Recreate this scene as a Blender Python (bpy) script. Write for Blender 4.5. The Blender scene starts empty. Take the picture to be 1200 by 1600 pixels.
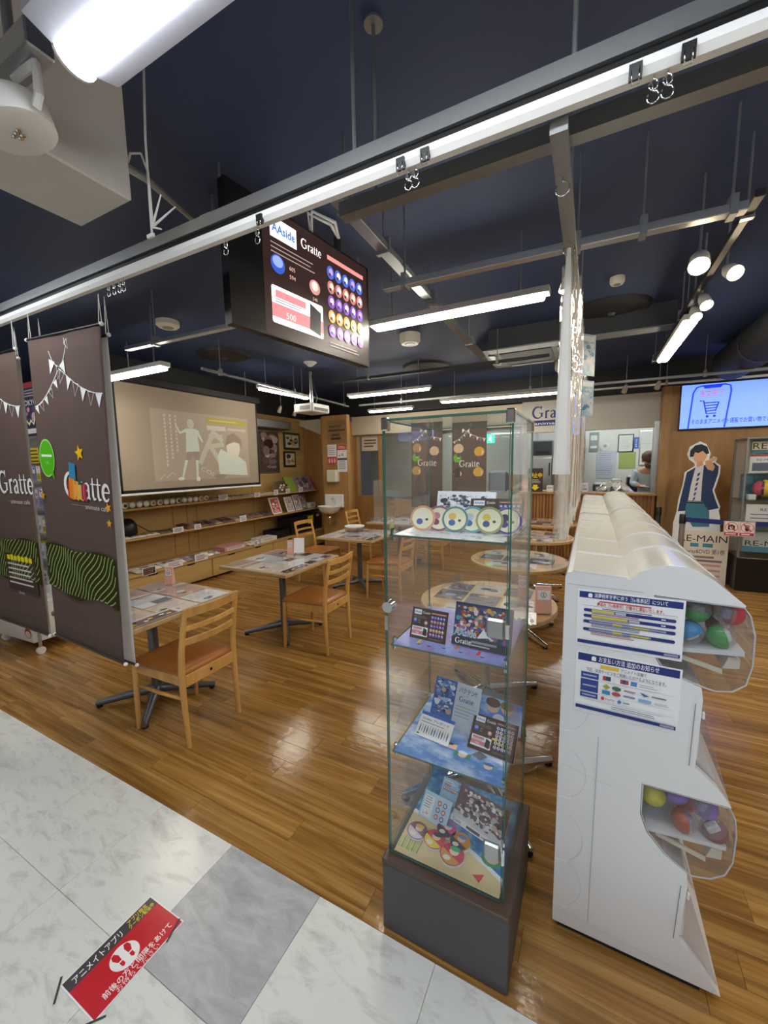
import bpy, bmesh, math, random
from mathutils import Vector, Matrix
import numpy as np

random.seed(7)
SC = bpy.context.scene
COL = SC.collection
PI = math.pi

# ------------------------------------------------------------------ camera
FPX = 625.0
CAM = Vector((0, 0, 1.55))
def cam_axes(yaw, pitch, roll):
    cy, sy, cp, sp = math.cos(yaw), math.sin(yaw), math.cos(pitch), math.sin(pitch)
    f = Vector((-sy*cp, cy*cp, -sp)); r = Vector((cy, sy, 0)); u = r.cross(f)
    c, s = math.cos(roll), math.sin(roll)
    return r*c+u*s, u*c-r*s, -f
AX = cam_axes(math.radians(27.3), math.radians(6.85), math.radians(-0.95))
cd = bpy.data.cameras.new('camera'); cam = bpy.data.objects.new('camera', cd); COL.objects.link(cam)
cam.matrix_world = Matrix(((AX[0].x, AX[1].x, AX[2].x, CAM.x), (AX[0].y, AX[1].y, AX[2].y, CAM.y),
                           (AX[0].z, AX[1].z, AX[2].z, CAM.z), (0, 0, 0, 1)))
cd.sensor_fit = 'VERTICAL'; cd.sensor_height = 24.0; cd.lens = 24.0*FPX/1600.0
cd.clip_start = 0.02; cd.clip_end = 60
SC.camera = cam
def ray(u, v):
    return AX[0]*(u-600)+AX[1]*(800-v)-AX[2]*FPX
def onz(u, v, z=0.0):
    d = ray(u, v); return CAM+d*((z-CAM.z)/d.z)
def ony(u, v, y):
    d = ray(u, v); return CAM+d*(y/d.y)
def onx(u, v, x):
    d = ray(u, v); return CAM+d*(x/d.x)
def proj(p):
    q = Vector(p)-CAM; w = -q.dot(AX[2])
    if w < 0.01: return None
    return 600+FPX*q.dot(AX[0])/w, 800-FPX*q.dot(AX[1])/w, w

# ------------------------------------------------------------------ world, exposure
wd = bpy.data.worlds.new('world'); SC.world = wd; wd.use_nodes = True
wd.node_tree.nodes['Background'].inputs[0].default_value = (0.55, 0.62, 0.75, 1)
wd.node_tree.nodes['Background'].inputs[1].default_value = 0.05
SC.view_settings.view_transform = 'Standard'; SC.view_settings.look = 'None'
SC.view_settings.gamma = 1.0; SC.view_settings.use_curve_mapping = False
SC.view_settings.exposure = 0.35
TUBE_E = 46.0      # tube lamps of the cafe
SHOP_E = 26.0      # fluorescent lamps of the shop side, one in view, the rest added
SPOT_E = 130.0     # small warm spot lamps
SC.cycles.transparent_max_bounces = 24
SC.cycles.max_bounces = 8
SC.cycles.sample_clamp_indirect = 4.0
SC.cycles.caustics_reflective = False; SC.cycles.caustics_refractive = False

# ------------------------------------------------------------------ materials
MATS = {}
def s2l(c):
    return tuple(((x/12.92) if x <= 0.04045 else ((x+0.055)/1.055)**2.4) for x in c)
def hexc(h):
    h = h.lstrip('#'); return s2l(tuple(int(h[i:i+2], 16)/255 for i in (0, 2, 4)))
def newmat(name):
    m = bpy.data.materials.new(name); m.use_nodes = True; MATS[name] = m
    nt = m.node_tree; b = nt.nodes['Principled BSDF']; return m, nt, b
def N(nt, t, **kw):
    n = nt.nodes.new(t)
    for k, v in kw.items(): setattr(n, k, v)
    return n
def mat(name, col, rough=0.5, metal=0.0, noise=0.0, nscale=20.0, bump=0.0, bscale=60.0, coat=0.0, spec=None, stretch=None):
    m, nt, b = newmat(name)
    c = hexc(col) if isinstance(col, str) else col
    b.inputs['Base Color'].default_value = (*c, 1); b.inputs['Roughness'].default_value = rough
    b.inputs['Metallic'].default_value = metal; b.inputs['Coat Weight'].default_value = coat
    if spec is not None: b.inputs['Specular IOR Level'].default_value = spec
    if noise or bump:
        tc = N(nt, 'ShaderNodeTexCoord'); mp = N(nt, 'ShaderNodeMapping'); nt.links.new(tc.outputs['Object'], mp.inputs[0])
        if stretch: mp.inputs['Scale'].default_value = stretch
    if noise:
        nz = N(nt, 'ShaderNodeTexNoise'); nz.inputs['Scale'].default_value = nscale; nz.inputs['Detail'].default_value = 4
        nt.links.new(mp.outputs[0], nz.inputs['Vector'])
        r = N(nt, 'ShaderNodeValToRGB'); nt.links.new(nz.outputs['Fac'], r.inputs[0])
        lo = tuple(max(0, x*(1-noise)) for x in c); hi = tuple(min(1, x*(1+noise)) for x in c)
        r.color_ramp.elements[0].position = 0.3; r.color_ramp.elements[1].position = 0.7
        r.color_ramp.elements[0].color = (*lo, 1); r.color_ramp.elements[1].color = (*hi, 1)
        nt.links.new(r.outputs[0], b.inputs['Base Color'])
    if bump:
        nb = N(nt, 'ShaderNodeTexNoise'); nb.inputs['Scale'].default_value = bscale; nt.links.new(mp.outputs[0], nb.inputs['Vector'])
        bp = N(nt, 'ShaderNodeBump'); bp.inputs['Strength'].default_value = bump; bp.inputs['Distance'].default_value = 0.01
        nt.links.new(nb.outputs['Fac'], bp.inputs['Height']); nt.links.new(bp.outputs[0], b.inputs['Normal'])
    return m
def emat(name, col, e):
    m, nt, b = newmat(name); c = hexc(col) if isinstance(col, str) else col
    b.inputs['Base Color'].default_value = (*c, 1); b.inputs['Emission Color'].default_value = (*c, 1)
    b.inputs['Emission Strength'].default_value = e; return m
def glassmat(name, tint, gloss=0.0, haze=0.0, hazecol=(0.8, 0.8, 0.8), base=0.04, grazing=0.9, wob=0.0):
    m, nt, b = newmat(name); nt.nodes.remove(b)
    out = nt.nodes['Material Output']
    tr = N(nt, 'ShaderNodeBsdfTransparent'); tr.inputs[0].default_value = (*tint, 1)
    gl = N(nt, 'ShaderNodeBsdfGlossy'); gl.inputs['Roughness'].default_value = gloss; gl.inputs[0].default_value = (1, 1, 1, 1)
    lf = N(nt, 'ShaderNodeLayerWeight'); lf.inputs['Blend'].default_value = 0.5
    lw = N(nt, 'ShaderNodeMath', operation='POWER'); nt.links.new(lf.outputs['Facing'], lw.inputs[0]); lw.inputs[1].default_value = 4.0
    mx = N(nt, 'ShaderNodeMixShader')
    mm = N(nt, 'ShaderNodeMath', operation='MULTIPLY_ADD'); mm.inputs[1].default_value = grazing; mm.inputs[2].default_value = base
    nt.links.new(lw.outputs[0], mm.inputs[0]); nt.links.new(mm.outputs[0], mx.inputs[0])
    src = tr
    if haze:
        df = N(nt, 'ShaderNodeBsdfDiffuse'); df.inputs[0].default_value = (*hazecol, 1)
        tl = N(nt, 'ShaderNodeBsdfTranslucent'); tl.inputs[0].default_value = (*hazecol, 1)
        ad = N(nt, 'ShaderNodeMixShader'); ad.inputs[0].default_value = 0.5
        nt.links.new(df.outputs[0], ad.inputs[1]); nt.links.new(tl.outputs[0], ad.inputs[2])
        hm = N(nt, 'ShaderNodeMixShader'); hm.inputs[0].default_value = haze
        nt.links.new(tr.outputs[0], hm.inputs[1]); nt.links.new(ad.outputs[0], hm.inputs[2]); src = hm
    if wob:
        tc = N(nt, 'ShaderNodeTexCoord'); nb = N(nt, 'ShaderNodeTexNoise'); nb.inputs['Scale'].default_value = 9
        nt.links.new(tc.outputs['Object'], nb.inputs['Vector'])
        bp = N(nt, 'ShaderNodeBump'); bp.inputs['Strength'].default_value = wob; bp.inputs['Distance'].default_value = 0.02
        nt.links.new(nb.outputs['Fac'], bp.inputs['Height']); nt.links.new(bp.outputs[0], gl.inputs['Normal'])
    nt.links.new(src.outputs[0], mx.inputs[1]); nt.links.new(gl.outputs[0], mx.inputs[2])
    nt.links.new(mx.outputs[0], out.inputs['Surface'])
    return m
def colattr(name, rough, emit=0.0, spec=0.5):
    m, nt, b = newmat(name)
    a = N(nt, 'ShaderNodeVertexColor'); a.layer_name = 'Col'
    nt.links.new(a.outputs[0], b.inputs['Base Color']); b.inputs['Roughness'].default_value = rough
    b.inputs['Specular IOR Level'].default_value = spec
    if emit:
        nt.links.new(a.outputs[0], b.inputs['Emission Color']); b.inputs['Emission Strength'].default_value = emit
    return m
colattr('print_matte', 0.6); colattr('print_gloss', 0.22); colattr('print_screen', 0.15, 0.62)
colattr('print_tv', 0.4, 0.85); colattr('print_cloth', 0.85, 0, 0.1); colattr('print_lit', 0.4, 1.6)
colattr('paint', 0.45)

def woodmat(name, cols, sx, sy, rough, bump=0.05, rnd=True, contrast=(0.25, 0.5, 0.75), axis=0, coat=0.0):
    m, nt, b = newmat(name)
    tc = N(nt, 'ShaderNodeTexCoord'); mp = N(nt, 'ShaderNodeMapping'); nt.links.new(tc.outputs['Object'], mp.inputs[0])
    sc = [sy, sy, sy]; sc[axis] = sx; mp.inputs['Scale'].default_value = sc
    vec = mp.outputs[0]
    if rnd:
        oi = N(nt, 'ShaderNodeObjectInfo'); va = N(nt, 'ShaderNodeVectorMath', operation='SCALE')
        cb = N(nt, 'ShaderNodeCombineXYZ')
        for k in range(3): nt.links.new(oi.outputs['Random'], cb.inputs[k])
        nt.links.new(cb.outputs[0], va.inputs[0]); va.inputs['Scale'].default_value = 91.7
        ad = N(nt, 'ShaderNodeVectorMath', operation='ADD'); nt.links.new(vec, ad.inputs[0]); nt.links.new(va.outputs[0], ad.inputs[1])
        vec = ad.outputs[0]
    nz = N(nt, 'ShaderNodeTexNoise'); nz.inputs['Scale'].default_value = 1.0; nz.inputs['Detail'].default_value = 6
    nz.inputs['Roughness'].default_value = 0.62; nz.inputs['Distortion'].default_value = 0.7
    nt.links.new(vec, nz.inputs['Vector'])
    r = N(nt, 'ShaderNodeValToRGB'); nt.links.new(nz.outputs['Fac'], r.inputs[0])
    e = r.color_ramp.elements; e[0].position = contrast[0]; e[0].color = (*hexc(cols[0]), 1)
    e[1].position = contrast[2]; e[1].color = (*hexc(cols[2]), 1)
    x = e.new(contrast[1]); x.color = (*hexc(cols[1]), 1)
    if rnd:
        hv = N(nt, 'ShaderNodeHueSaturation'); mr = N(nt, 'ShaderNodeMapRange')
        mr.inputs['To Min'].default_value = 0.9; mr.inputs['To Max'].default_value = 1.1
        nt.links.new(oi.outputs['Random'], mr.inputs['Value']); nt.links.new(mr.outputs[0], hv.inputs['Value'])
        nt.links.new(r.outputs[0], hv.inputs['Color']); nt.links.new(hv.outputs[0], b.inputs['Base Color'])
    else:
        nt.links.new(r.outputs[0], b.inputs['Base Color'])
    b.inputs['Roughness'].default_value = rough; b.inputs['Coat Weight'].default_value = coat
    if bump:
        bp = N(nt, 'ShaderNodeBump'); bp.inputs['Strength'].default_value = bump; bp.inputs['Distance'].default_value = 0.004
        n2 = N(nt, 'ShaderNodeTexNoise'); n2.inputs['Scale'].default_value = 26; nt.links.new(tc.outputs['Object'], n2.inputs['Vector'])
        mxx = N(nt, 'ShaderNodeMath', operation='MULTIPLY_ADD'); mxx.inputs[1].default_value = 2.0
        nt.links.new(n2.outputs['Fac'], mxx.inputs[0]); nt.links.new(nz.outputs['Fac'], mxx.inputs[2])
        nt.links.new(mxx.outputs[0], bp.inputs['Height']); nt.links.new(bp.outputs[0], b.inputs['Normal'])
    return m
woodmat('floor_wood', ('#6c4a20', '#956b34', '#b88f54'), 1.0, 26, 0.15, 0.12, contrast=(0.3, 0.5, 0.72))
woodmat('wall_wood', ('#96703f', '#a87f4c', '#b68e5a'), 0.7, 7, 0.45, 0.02, rnd=False, axis=2)
woodmat('shelf_wood', ('#aa884c', '#ba985c', '#c7a66a'), 0.7, 9, 0.5, 0.02, rnd=False, axis=1)
woodmat('chair_wood', ('#b98443', '#cd9a55', '#dbac68'), 1.2, 14, 0.4, 0.02, rnd=True, axis=2)
woodmat('oak_edge', ('#a98a62', '#bb9c72', '#c9ac82'), 1.0, 12, 0.45, 0.02, rnd=False)
woodmat('round_wood', ('#b08c58', '#c09c66', '#cfae78'), 1.0, 8, 0.35, 0.02, rnd=False)
woodmat('slat_wood', ('#7d5228', '#936335', '#a87743'), 1.0, 9, 0.5, 0.02, rnd=True, axis=2)
def tilemat(name, cols, pos):
    m, nt, b = newmat(name)
    tc = N(nt, 'ShaderNodeTexCoord'); oi = N(nt, 'ShaderNodeObjectInfo'); cb = N(nt, 'ShaderNodeCombineXYZ')
    for k in range(2): nt.links.new(oi.outputs['Random'], cb.inputs[k])
    va = N(nt, 'ShaderNodeVectorMath', operation='SCALE'); nt.links.new(cb.outputs[0], va.inputs[0]); va.inputs['Scale'].default_value = 40
    ad = N(nt, 'ShaderNodeVectorMath', operation='ADD'); nt.links.new(tc.outputs['Object'], ad.inputs[0]); nt.links.new(va.outputs[0], ad.inputs[1])
    nz = N(nt, 'ShaderNodeTexNoise'); nz.inputs['Scale'].default_value = 14; nz.inputs['Detail'].default_value = 8
    nz.inputs['Roughness'].default_value = 0.7; nz.inputs['Distortion'].default_value = 0.5
    mp = N(nt, 'ShaderNodeMapping'); mp.inputs['Rotation'].default_value = (0, 0, 0.9); mp.inputs['Scale'].default_value = (0.5, 1.3, 1)
    nt.links.new(ad.outputs[0], mp.inputs[0]); nt.links.new(mp.outputs[0], nz.inputs['Vector'])
    r = N(nt, 'ShaderNodeValToRGB'); nt.links.new(nz.outputs['Fac'], r.inputs[0]); e = r.color_ramp.elements
    e[0].position = pos[0]; e[0].color = (*hexc(cols[0]), 1); e[1].position = pos[1]; e[1].color = (*hexc(cols[1]), 1)
    nt.links.new(r.outputs[0], b.inputs['Base Color']); b.inputs['Roughness'].default_value = 0.28
    n2 = N(nt, 'ShaderNodeTexNoise'); n2.inputs['Scale'].default_value = 18; nt.links.new(ad.outputs[0], n2.inputs['Vector'])
    bp = N(nt, 'ShaderNodeBump'); bp.inputs['Strength'].default_value = 0.12; bp.inputs['Distance'].default_value = 0.006
    nt.links.new(n2.outputs['Fac'], bp.inputs['Height']); nt.links.new(bp.outputs[0], b.inputs['Normal'])
tilemat('tile_white', ('#b9b8b2', '#dedfd9'), (0.28, 0.5)); tilemat('tile_grey', ('#9a9a9d', '#bebec0'), (0.3, 0.62))
mat('joint_dark', '#3d2a18', 0.9); mat('joint_tile', '#8d8d88', 0.9)
mat('ceiling_paint', '#2a3a5e', 0.7, noise=0.2, nscale=0.8); mat('black_paint', '#1b1c20', 0.6)
mat('dark_grey', '#34363a', 0.5); mat('soffit_cream', '#d8cdb6', 0.7); mat('kitchen_white', '#dfe2dc', 0.6)
mat('white_paint', '#dcdad4', 0.55); mat('wall_white', '#c9c8c2', 0.8); mat('beam_white', '#d3cfc8', 0.75, noise=0.04, nscale=3)
mat('gacha_white', '#e2e3e6', 0.22, coat=0.3); mat('gacha_top', '#ddd9ce', 0.2, coat=0.3); mat('groove', '#9a9aa0', 0.6)
mat('white_plastic', '#e8e8e6', 0.35); mat('cream_plastic', '#dcd6c4', 0.4); mat('black_plastic', '#141416', 0.35)
mat('alu', '#b8babc', 0.3, 0.85); mat('alu_dull', '#8d9092', 0.42, 0.7); mat('alu_white', '#f0f1f0', 0.25, 0.0)
mat('chrome', '#dfe2e4', 0.08, 1.0); mat('steel_grey', '#6c7076', 0.35, 0.6); mat('stainless', '#b9bcbc', 0.28, 0.9)
mat('seat_leather', '#a4662e', 0.32, noise=0.12, nscale=6, bump=0.04, bscale=220); mat('case_base', '#47454a', 0.45, noise=0.06, nscale=30)
mat('case_side', '#4d3a30', 0.4); mat('rubber', '#101010', 0.8)
mat('brown_cloth', '#5c473f', 0.85, noise=0.06, nscale=8); mat('string_white', '#e4e4e2', 0.6)
mat('paper_white', '#eef0f4', 0.45); mat('paper_pink', '#e9b4a2', 0.5); mat('screen_cloth', '#a29484', 0.8)
mat('navy', '#1c2a70', 0.5); mat('skin', '#b98a70', 0.55); mat('cap_brown', '#5a3f38', 0.8); mat('shirt_blue', '#a9bccb', 0.85)
mat('yellow', '#e5c81e', 0.5); mat('green_sign', '#2fb684', 0.5); mat('cardboard', '#a97d55', 0.8); mat('pale_green', '#a6bb68', 0.6)
emat('tube_glow', (1.0, 0.93, 0.78), TUBE_E); emat('shop_glow', (0.93, 0.97, 1.0), SHOP_E); emat('spot_glow', (1.0, 0.8, 0.5), SPOT_E)
emat('kitchen_glow', (0.95, 1.0, 0.97), 40.0); emat('exit_glow', '#35c79a', 1.4); emat('strip_glow', (1.0, 0.9, 0.7), 10.0)
glassmat('glass', (0.982, 0.99, 0.986), 0.0, haze=0.012, hazecol=(0.8, 0.82, 0.8), base=0.03, grazing=0.55); glassmat('glass_edge', (0.18, 0.42, 0.36), 0.05, haze=0.35, hazecol=(0.25, 0.5, 0.44))
glassmat('vinyl', (0.975, 0.975, 0.97), 0.05, haze=0.17, hazecol=(0.95, 0.93, 0.91), grazing=0.9, wob=0.6)
glassmat('acrylic', (0.97, 0.97, 0.965), 0.03, haze=0.03); glassmat('table_mat', (0.995, 0.995, 0.995), 0.02, base=0.03, grazing=0.35); glassmat('dome', (0.86, 0.86, 0.87), 0.05, haze=0.06, hazecol=(0.8, 0.8, 0.82))
def noiseprint(name, cols, pos, scale, stretch=(1, 1, 1), rough=0.25):
    m, nt, b = newmat(name)
    tc = N(nt, 'ShaderNodeTexCoord'); mp = N(nt, 'ShaderNodeMapping'); mp.inputs['Scale'].default_value = stretch
    nt.links.new(tc.outputs['Object'], mp.inputs[0])
    nz = N(nt, 'ShaderNodeTexNoise'); nz.inputs['Scale'].default_value = scale; nz.inputs['Detail'].default_value = 7; nz.inputs['Roughness'].default_value = 0.6
    nt.links.new(mp.outputs[0], nz.inputs['Vector']); r = N(nt, 'ShaderNodeValToRGB'); nt.links.new(nz.outputs['Fac'], r.inputs[0]); e = r.color_ramp.elements
    e[0].position = pos[0]; e[0].color = (*hexc(cols[0]), 1); e[1].position = pos[-1]; e[1].color = (*hexc(cols[-1]), 1)
    for q, c in zip(pos[1:-1], cols[1:-1]): x = e.new(q); x.color = (*hexc(c), 1)
    nt.links.new(r.outputs[0], b.inputs['Base Color']); b.inputs['Roughness'].default_value = rough
noiseprint('sky_print', ('#3f74c8', '#5f90d8', '#b4cdee', '#f0f5fb'), (0.3, 0.45, 0.56, 0.7), 9, (0.8, 1.5, 1))
noiseprint('water_print', ('#1f5a8c', '#3a86c0', '#6ab0dc', '#b8dcf0'), (0.3, 0.48, 0.6, 0.75), 22)
noiseprint('star_print', ('#7a88d8', '#98a8ea', '#a08ad0', '#c8d2f6'), (0.3, 0.45, 0.58, 0.75), 14)
noiseprint('flyer_print', ('#6fa4cc', '#a8cce4', '#e6eff4', '#8ab8d8'), (0.3, 0.45, 0.6, 0.75), 8)
noiseprint('sketch_print', ('#596276', '#c2c8d2', '#eceef2', '#f2f4f8'), (0.3, 0.4, 0.48, 0.7), 30)
glassmat('capsule_clear', (0.94, 0.94, 0.94), 0.02, haze=0.2, hazecol=(0.9, 0.9, 0.92))

mat('lamp_flange', '#b4b6c2', 0.5)
def clothmat(name, col, tr):
    m, nt, b = newmat(name); b.inputs['Base Color'].default_value = (*hexc(col), 1); b.inputs['Roughness'].default_value = 0.9
    tl = N(nt, 'ShaderNodeBsdfTranslucent'); tl.inputs[0].default_value = (*hexc(col), 1); mx = N(nt, 'ShaderNodeMixShader'); mx.inputs[0].default_value = tr
    nt.links.new(b.outputs[0], mx.inputs[1]); nt.links.new(tl.outputs[0], mx.inputs[2]); nt.links.new(mx.outputs[0], nt.nodes['Material Output'].inputs['Surface'])
clothmat('white_cloth', '#f0f1f2', 0.45)
# ------------------------------------------------------------------ mesh collecting
class MB:
    def __init__(s): s.v = []; s.f = []; s.c = []; s.col = None
    def add(s, vs, fs):
        o = len(s.v); s.v.extend([tuple(p) for p in vs])
        for f in fs: s.f.append(tuple(i+o for i in f)); s.c.append(s.col)
        return s
    def color(s, c): s.col = hexc(c) if isinstance(c, str) else c; return s
    def box(s, x0, x1, y0, y1, z0, z1, bev=0.0):
        if x0 > x1: x0, x1 = x1, x0
        if y0 > y1: y0, y1 = y1, y0
        if z0 > z1: z0, z1 = z1, z0
        if bev <= 0:
            vs = [(x, y, z) for z in (z0, z1) for y in (y0, y1) for x in (x0, x1)]
            return s.add(vs, [(0, 2, 3, 1), (4, 5, 7, 6), (0, 1, 5, 4), (2, 6, 7, 3), (0, 4, 6, 2), (1, 3, 7, 5)])
        b = min(bev, (x1-x0)/2.01, (y1-y0)/2.01, (z1-z0)/2.01)
        vs = []; idx = {}
        X = (x0, x1); Y = (y0, y1); Z = (z0, z1)
        for i in (0, 1):
            for j in (0, 1):
                for k in (0, 1):
                    sx, sy, sz = (1-2*i)*b, (1-2*j)*b, (1-2*k)*b
                    idx[i, j, k, 0] = len(vs); vs.append((X[i], Y[j]+sy, Z[k]+sz))
                    idx[i, j, k, 1] = len(vs); vs.append((X[i]+sx, Y[j], Z[k]+sz))
                    idx[i, j, k, 2] = len(vs); vs.append((X[i]+sx, Y[j]+sy, Z[k]))
        fs = []
        I = lambda i, j, k, a: idx[i, j, k, a]
        for i in (0, 1):
            q = [I(i, 0, 0, 0), I(i, 1, 0, 0), I(i, 1, 1, 0), I(i, 0, 1, 0)]; fs.append(q if i else q[::-1])
            q = [I(0, i, 0, 1), I(0, i, 1, 1), I(1, i, 1, 1), I(1, i, 0, 1)]; fs.append(q if i else q[::-1])
            q = [I(0, 0, i, 2), I(1, 0, i, 2), I(1, 1, i, 2), I(0, 1, i, 2)]; fs.append(q if i else q[::-1])
        for i in (0, 1):
            for j in (0, 1):
                q = [I(i, j, 0, 0), I(i, j, 0, 1), I(i, j, 1, 1), I(i, j, 1, 0)]; fs.append(q if (i+j) % 2 else q[::-1])
                q = [I(i, 0, j, 0), I(i, 0, j, 2), I(i, 1, j, 2), I(i, 1, j, 0)]; fs.append(q[::-1] if (i+j) % 2 else q)
                q = [I(0, i, j, 1), I(0, i, j, 2), I(1, i, j, 2), I(1, i, j, 1)]; fs.append(q if (i+j) % 2 else q[::-1])
                for k in (0, 1):
                    q = [I(i, j, k, 0), I(i, j, k, 1), I(i, j, k, 2)]; fs.append(q[::-1] if (i+j+k) % 2 == 0 else q)
        return s.add(vs, fs)
    def obox(s, c, size, M):
        t = MB(); a, b, d = size; t.box(-a/2, a/2, -b/2, b/2, -d/2, d/2, min(size)*0.12)
        M = M.to_3x3(); c = Vector(c)
        return s.add([c+M@Vector(p) for p in t.v], t.f)
    def cyl(s, p0, p1, r0, r1=None, n=12, cap=True):
        return s.tube([p0, p1], [r0, r0 if r1 is None else r1], n, cap)
    def tube(s, path, r, n=8, cap=True):
        P = [Vector(p) for p in path]; m = len(P); rs = r if isinstance(r, (list, tuple)) else [r]*m
        vs = []; fs = []; up = None
        for i in range(m):
            t = (P[min(i+1, m-1)]-P[max(i-1, 0)])
            t = t.normalized() if t.length > 1e-9 else Vector((0, 0, 1))
            if up is None:
                up = Vector((0, 0, 1)) if abs(t.z) < 0.9 else Vector((1, 0, 0))
            a = t.cross(up)
            if a.length < 1e-6: a = t.cross(Vector((0, 1, 0)))
            a.normalize(); b = a.cross(t).normalized(); up = b
            for k in range(n):
                w = 2*PI*k/n+PI/n; vs.append(P[i]+a*(rs[i]*math.cos(w))+b*(rs[i]*math.sin(w)))
        for i in range(m-1):
            for k in range(n):
                k2 = (k+1) % n; fs.append((i*n+k, i*n+k2, (i+1)*n+k2, (i+1)*n+k))
        if cap: fs.append(tuple(range(n))[::-1]); fs.append(tuple(range((m-1)*n, m*n)))
        return s.add(vs, [f[::-1] for f in fs])
    def prism(s, poly, axis, a0, a1):
        # axis 'x': poly=(y,z); 'y': poly=(x,z); 'z': poly=(x,y)
        def q(p, a): return {'x': (a, p[0], p[1]), 'y': (p[0], a, p[1]), 'z': (p[0], p[1], a)}[axis]
        n = len(poly); vs = [q(p, a0) for p in poly]+[q(p, a1) for p in poly]
        area = sum(poly[i][0]*poly[(i+1) % n][1]-poly[(i+1) % n][0]*poly[i][1] for i in range(n))
        fs = [tuple(range(n)), tuple(range(n, 2*n))[::-1]]+[(i+n, (i+1) % n+n, (i+1) % n, i) for i in range(n)]
        flip = (area > 0) ^ (axis == 'y') ^ (a1 < a0)
        if flip: fs = [f[::-1] for f in fs]
        return s.add(vs, fs)
    def lathe(s, prof, c=(0, 0, 0), n=20):
        vs = []; fs = []; m = len(prof)
        for r, z in prof:
            for k in range(n):
                w = 2*PI*k/n; vs.append((c[0]+r*math.cos(w), c[1]+r*math.sin(w), c[2]+z))
        for i in range(m-1):
            for k in range(n):
                k2 = (k+1) % n; fs.append((i*n+k, i*n+k2, (i+1)*n+k2, (i+1)*n+k))
        if prof[0][0] > 1e-6: fs.append(tuple(range(n))[::-1])
        if prof[-1][0] > 1e-6: fs.append(tuple(range((m-1)*n, m*n)))
        return s.add(vs, fs)
    def ball(s, c, r, n=12, m=8, sz=1.0):
        return s.lathe([(max(1e-5, r*math.sin(PI*i/m)), -r*sz*math.cos(PI*i/m)) for i in range(m+1)], c, n)
    def grid(s, fn, nu, nv, two=False):
        vs = [fn(i/nu, j/nv) for j in range(nv+1) for i in range(nu+1)]
        fs = [(j*(nu+1)+i, j*(nu+1)+i+1, (j+1)*(nu+1)+i+1, (j+1)*(nu+1)+i) for j in range(nv) for i in range(nu)]
        return s.add(vs, fs)
    def slab(s, fn, nu, nv, off):
        # thick sheet: fn(u,v) and fn + off
        o = Vector(off); A = [Vector(fn(i/nu, j/nv)) for j in range(nv+1) for i in range(nu+1)]
        n = len(A); vs = A+[a+o for a in A]
        q = [(j*(nu+1)+i, j*(nu+1)+i+1, (j+1)*(nu+1)+i+1, (j+1)*(nu+1)+i) for j in range(nv) for i in range(nu)]
        fs = q+[tuple(i+n for i in f[::-1]) for f in q]
        ring = [i for i in range(nu+1)]+[(j+1)*(nu+1)-1 for j in range(1, nv+1)]+[nv*(nu+1)+i for i in range(nu-1, -1, -1)]+[j*(nu+1) for j in range(nv-1, 0, -1)]
        L = len(ring)
        fs += [(ring[(k+1) % L], ring[k], ring[k]+n, ring[(k+1) % L]+n) for k in range(L)]
        return s.add(vs, fs)
    def xf(s, M): s.v = [tuple(M@Vector(p)) for p in s.v]; return s
    def mesh(s, name, material, smooth=False, fixn=True):
        me = bpy.data.meshes.new(name); me.from_pydata(s.v, [], s.f)
        if any(c is not None for c in s.c):
            ca = me.color_attributes.new('Col', 'FLOAT_COLOR', 'CORNER')
            arr = []
            for f, c in zip(s.f, s.c): arr.extend((*(c or (0.8, 0.8, 0.8)), 1.0)*len(f))
            if len(arr) == len(ca.data)*4: ca.data.foreach_set('color', arr)
        if smooth: me.polygons.foreach_set('use_smooth', [True]*len(me.polygons))
        me.materials.append(MATS[material]); me.update()
        bm = bmesh.new(); bm.from_mesh(me)
        if fixn: bmesh.ops.recalc_face_normals(bm, faces=bm.faces)
        bm.to_mesh(me); bm.free()
        return me
def link(o, parent=None):
    COL.objects.link(o)
    if parent is not None: o.parent = parent
    return o
def obj(name, mb, material, parent=None, smooth=False, label=None, angle=None, fixn=True):
    me = mb.mesh(name, material, smooth, fixn)
    if smooth and angle:
        try: me.set_sharp_from_angle(angle=angle)
        except Exception: pass
    o = link(bpy.data.objects.new(name, me), parent)
    if label: o['label'] = label
    return o
def tag(o, label, cat, group=None):
    o['label'] = label; o['category'] = cat
    if group: o['group'] = group
    return o
def thing(name, label, cat, loc=(0, 0, 0), rz=0.0, group=None):
    o = bpy.data.objects.new(name, None); o.empty_display_size = 0.05; COL.objects.link(o)
    o.location = loc; o.rotation_euler = (0, 0, rz); return tag(o, label, cat, group)
def struct(name, mb, material, label=None, parent=None):
    o = obj(name, mb, material, parent)
    if parent is None: o['kind'] = 'structure'
    if label: o['label'] = label
    return o
def dup(root, loc, rz=None, label=None, group=None):
    def cp(o, par):
        c = o.copy(); COL.objects.link(c)
        if par is not None: c.parent = par
        for ch in list(o.children): cp(ch, c)
        return c
    r = cp(root, None); r.location = loc
    if rz is not None: r.rotation_euler = (0, 0, rz)
    if label: r['label'] = label
    if group: r['group'] = group
    return r

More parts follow.
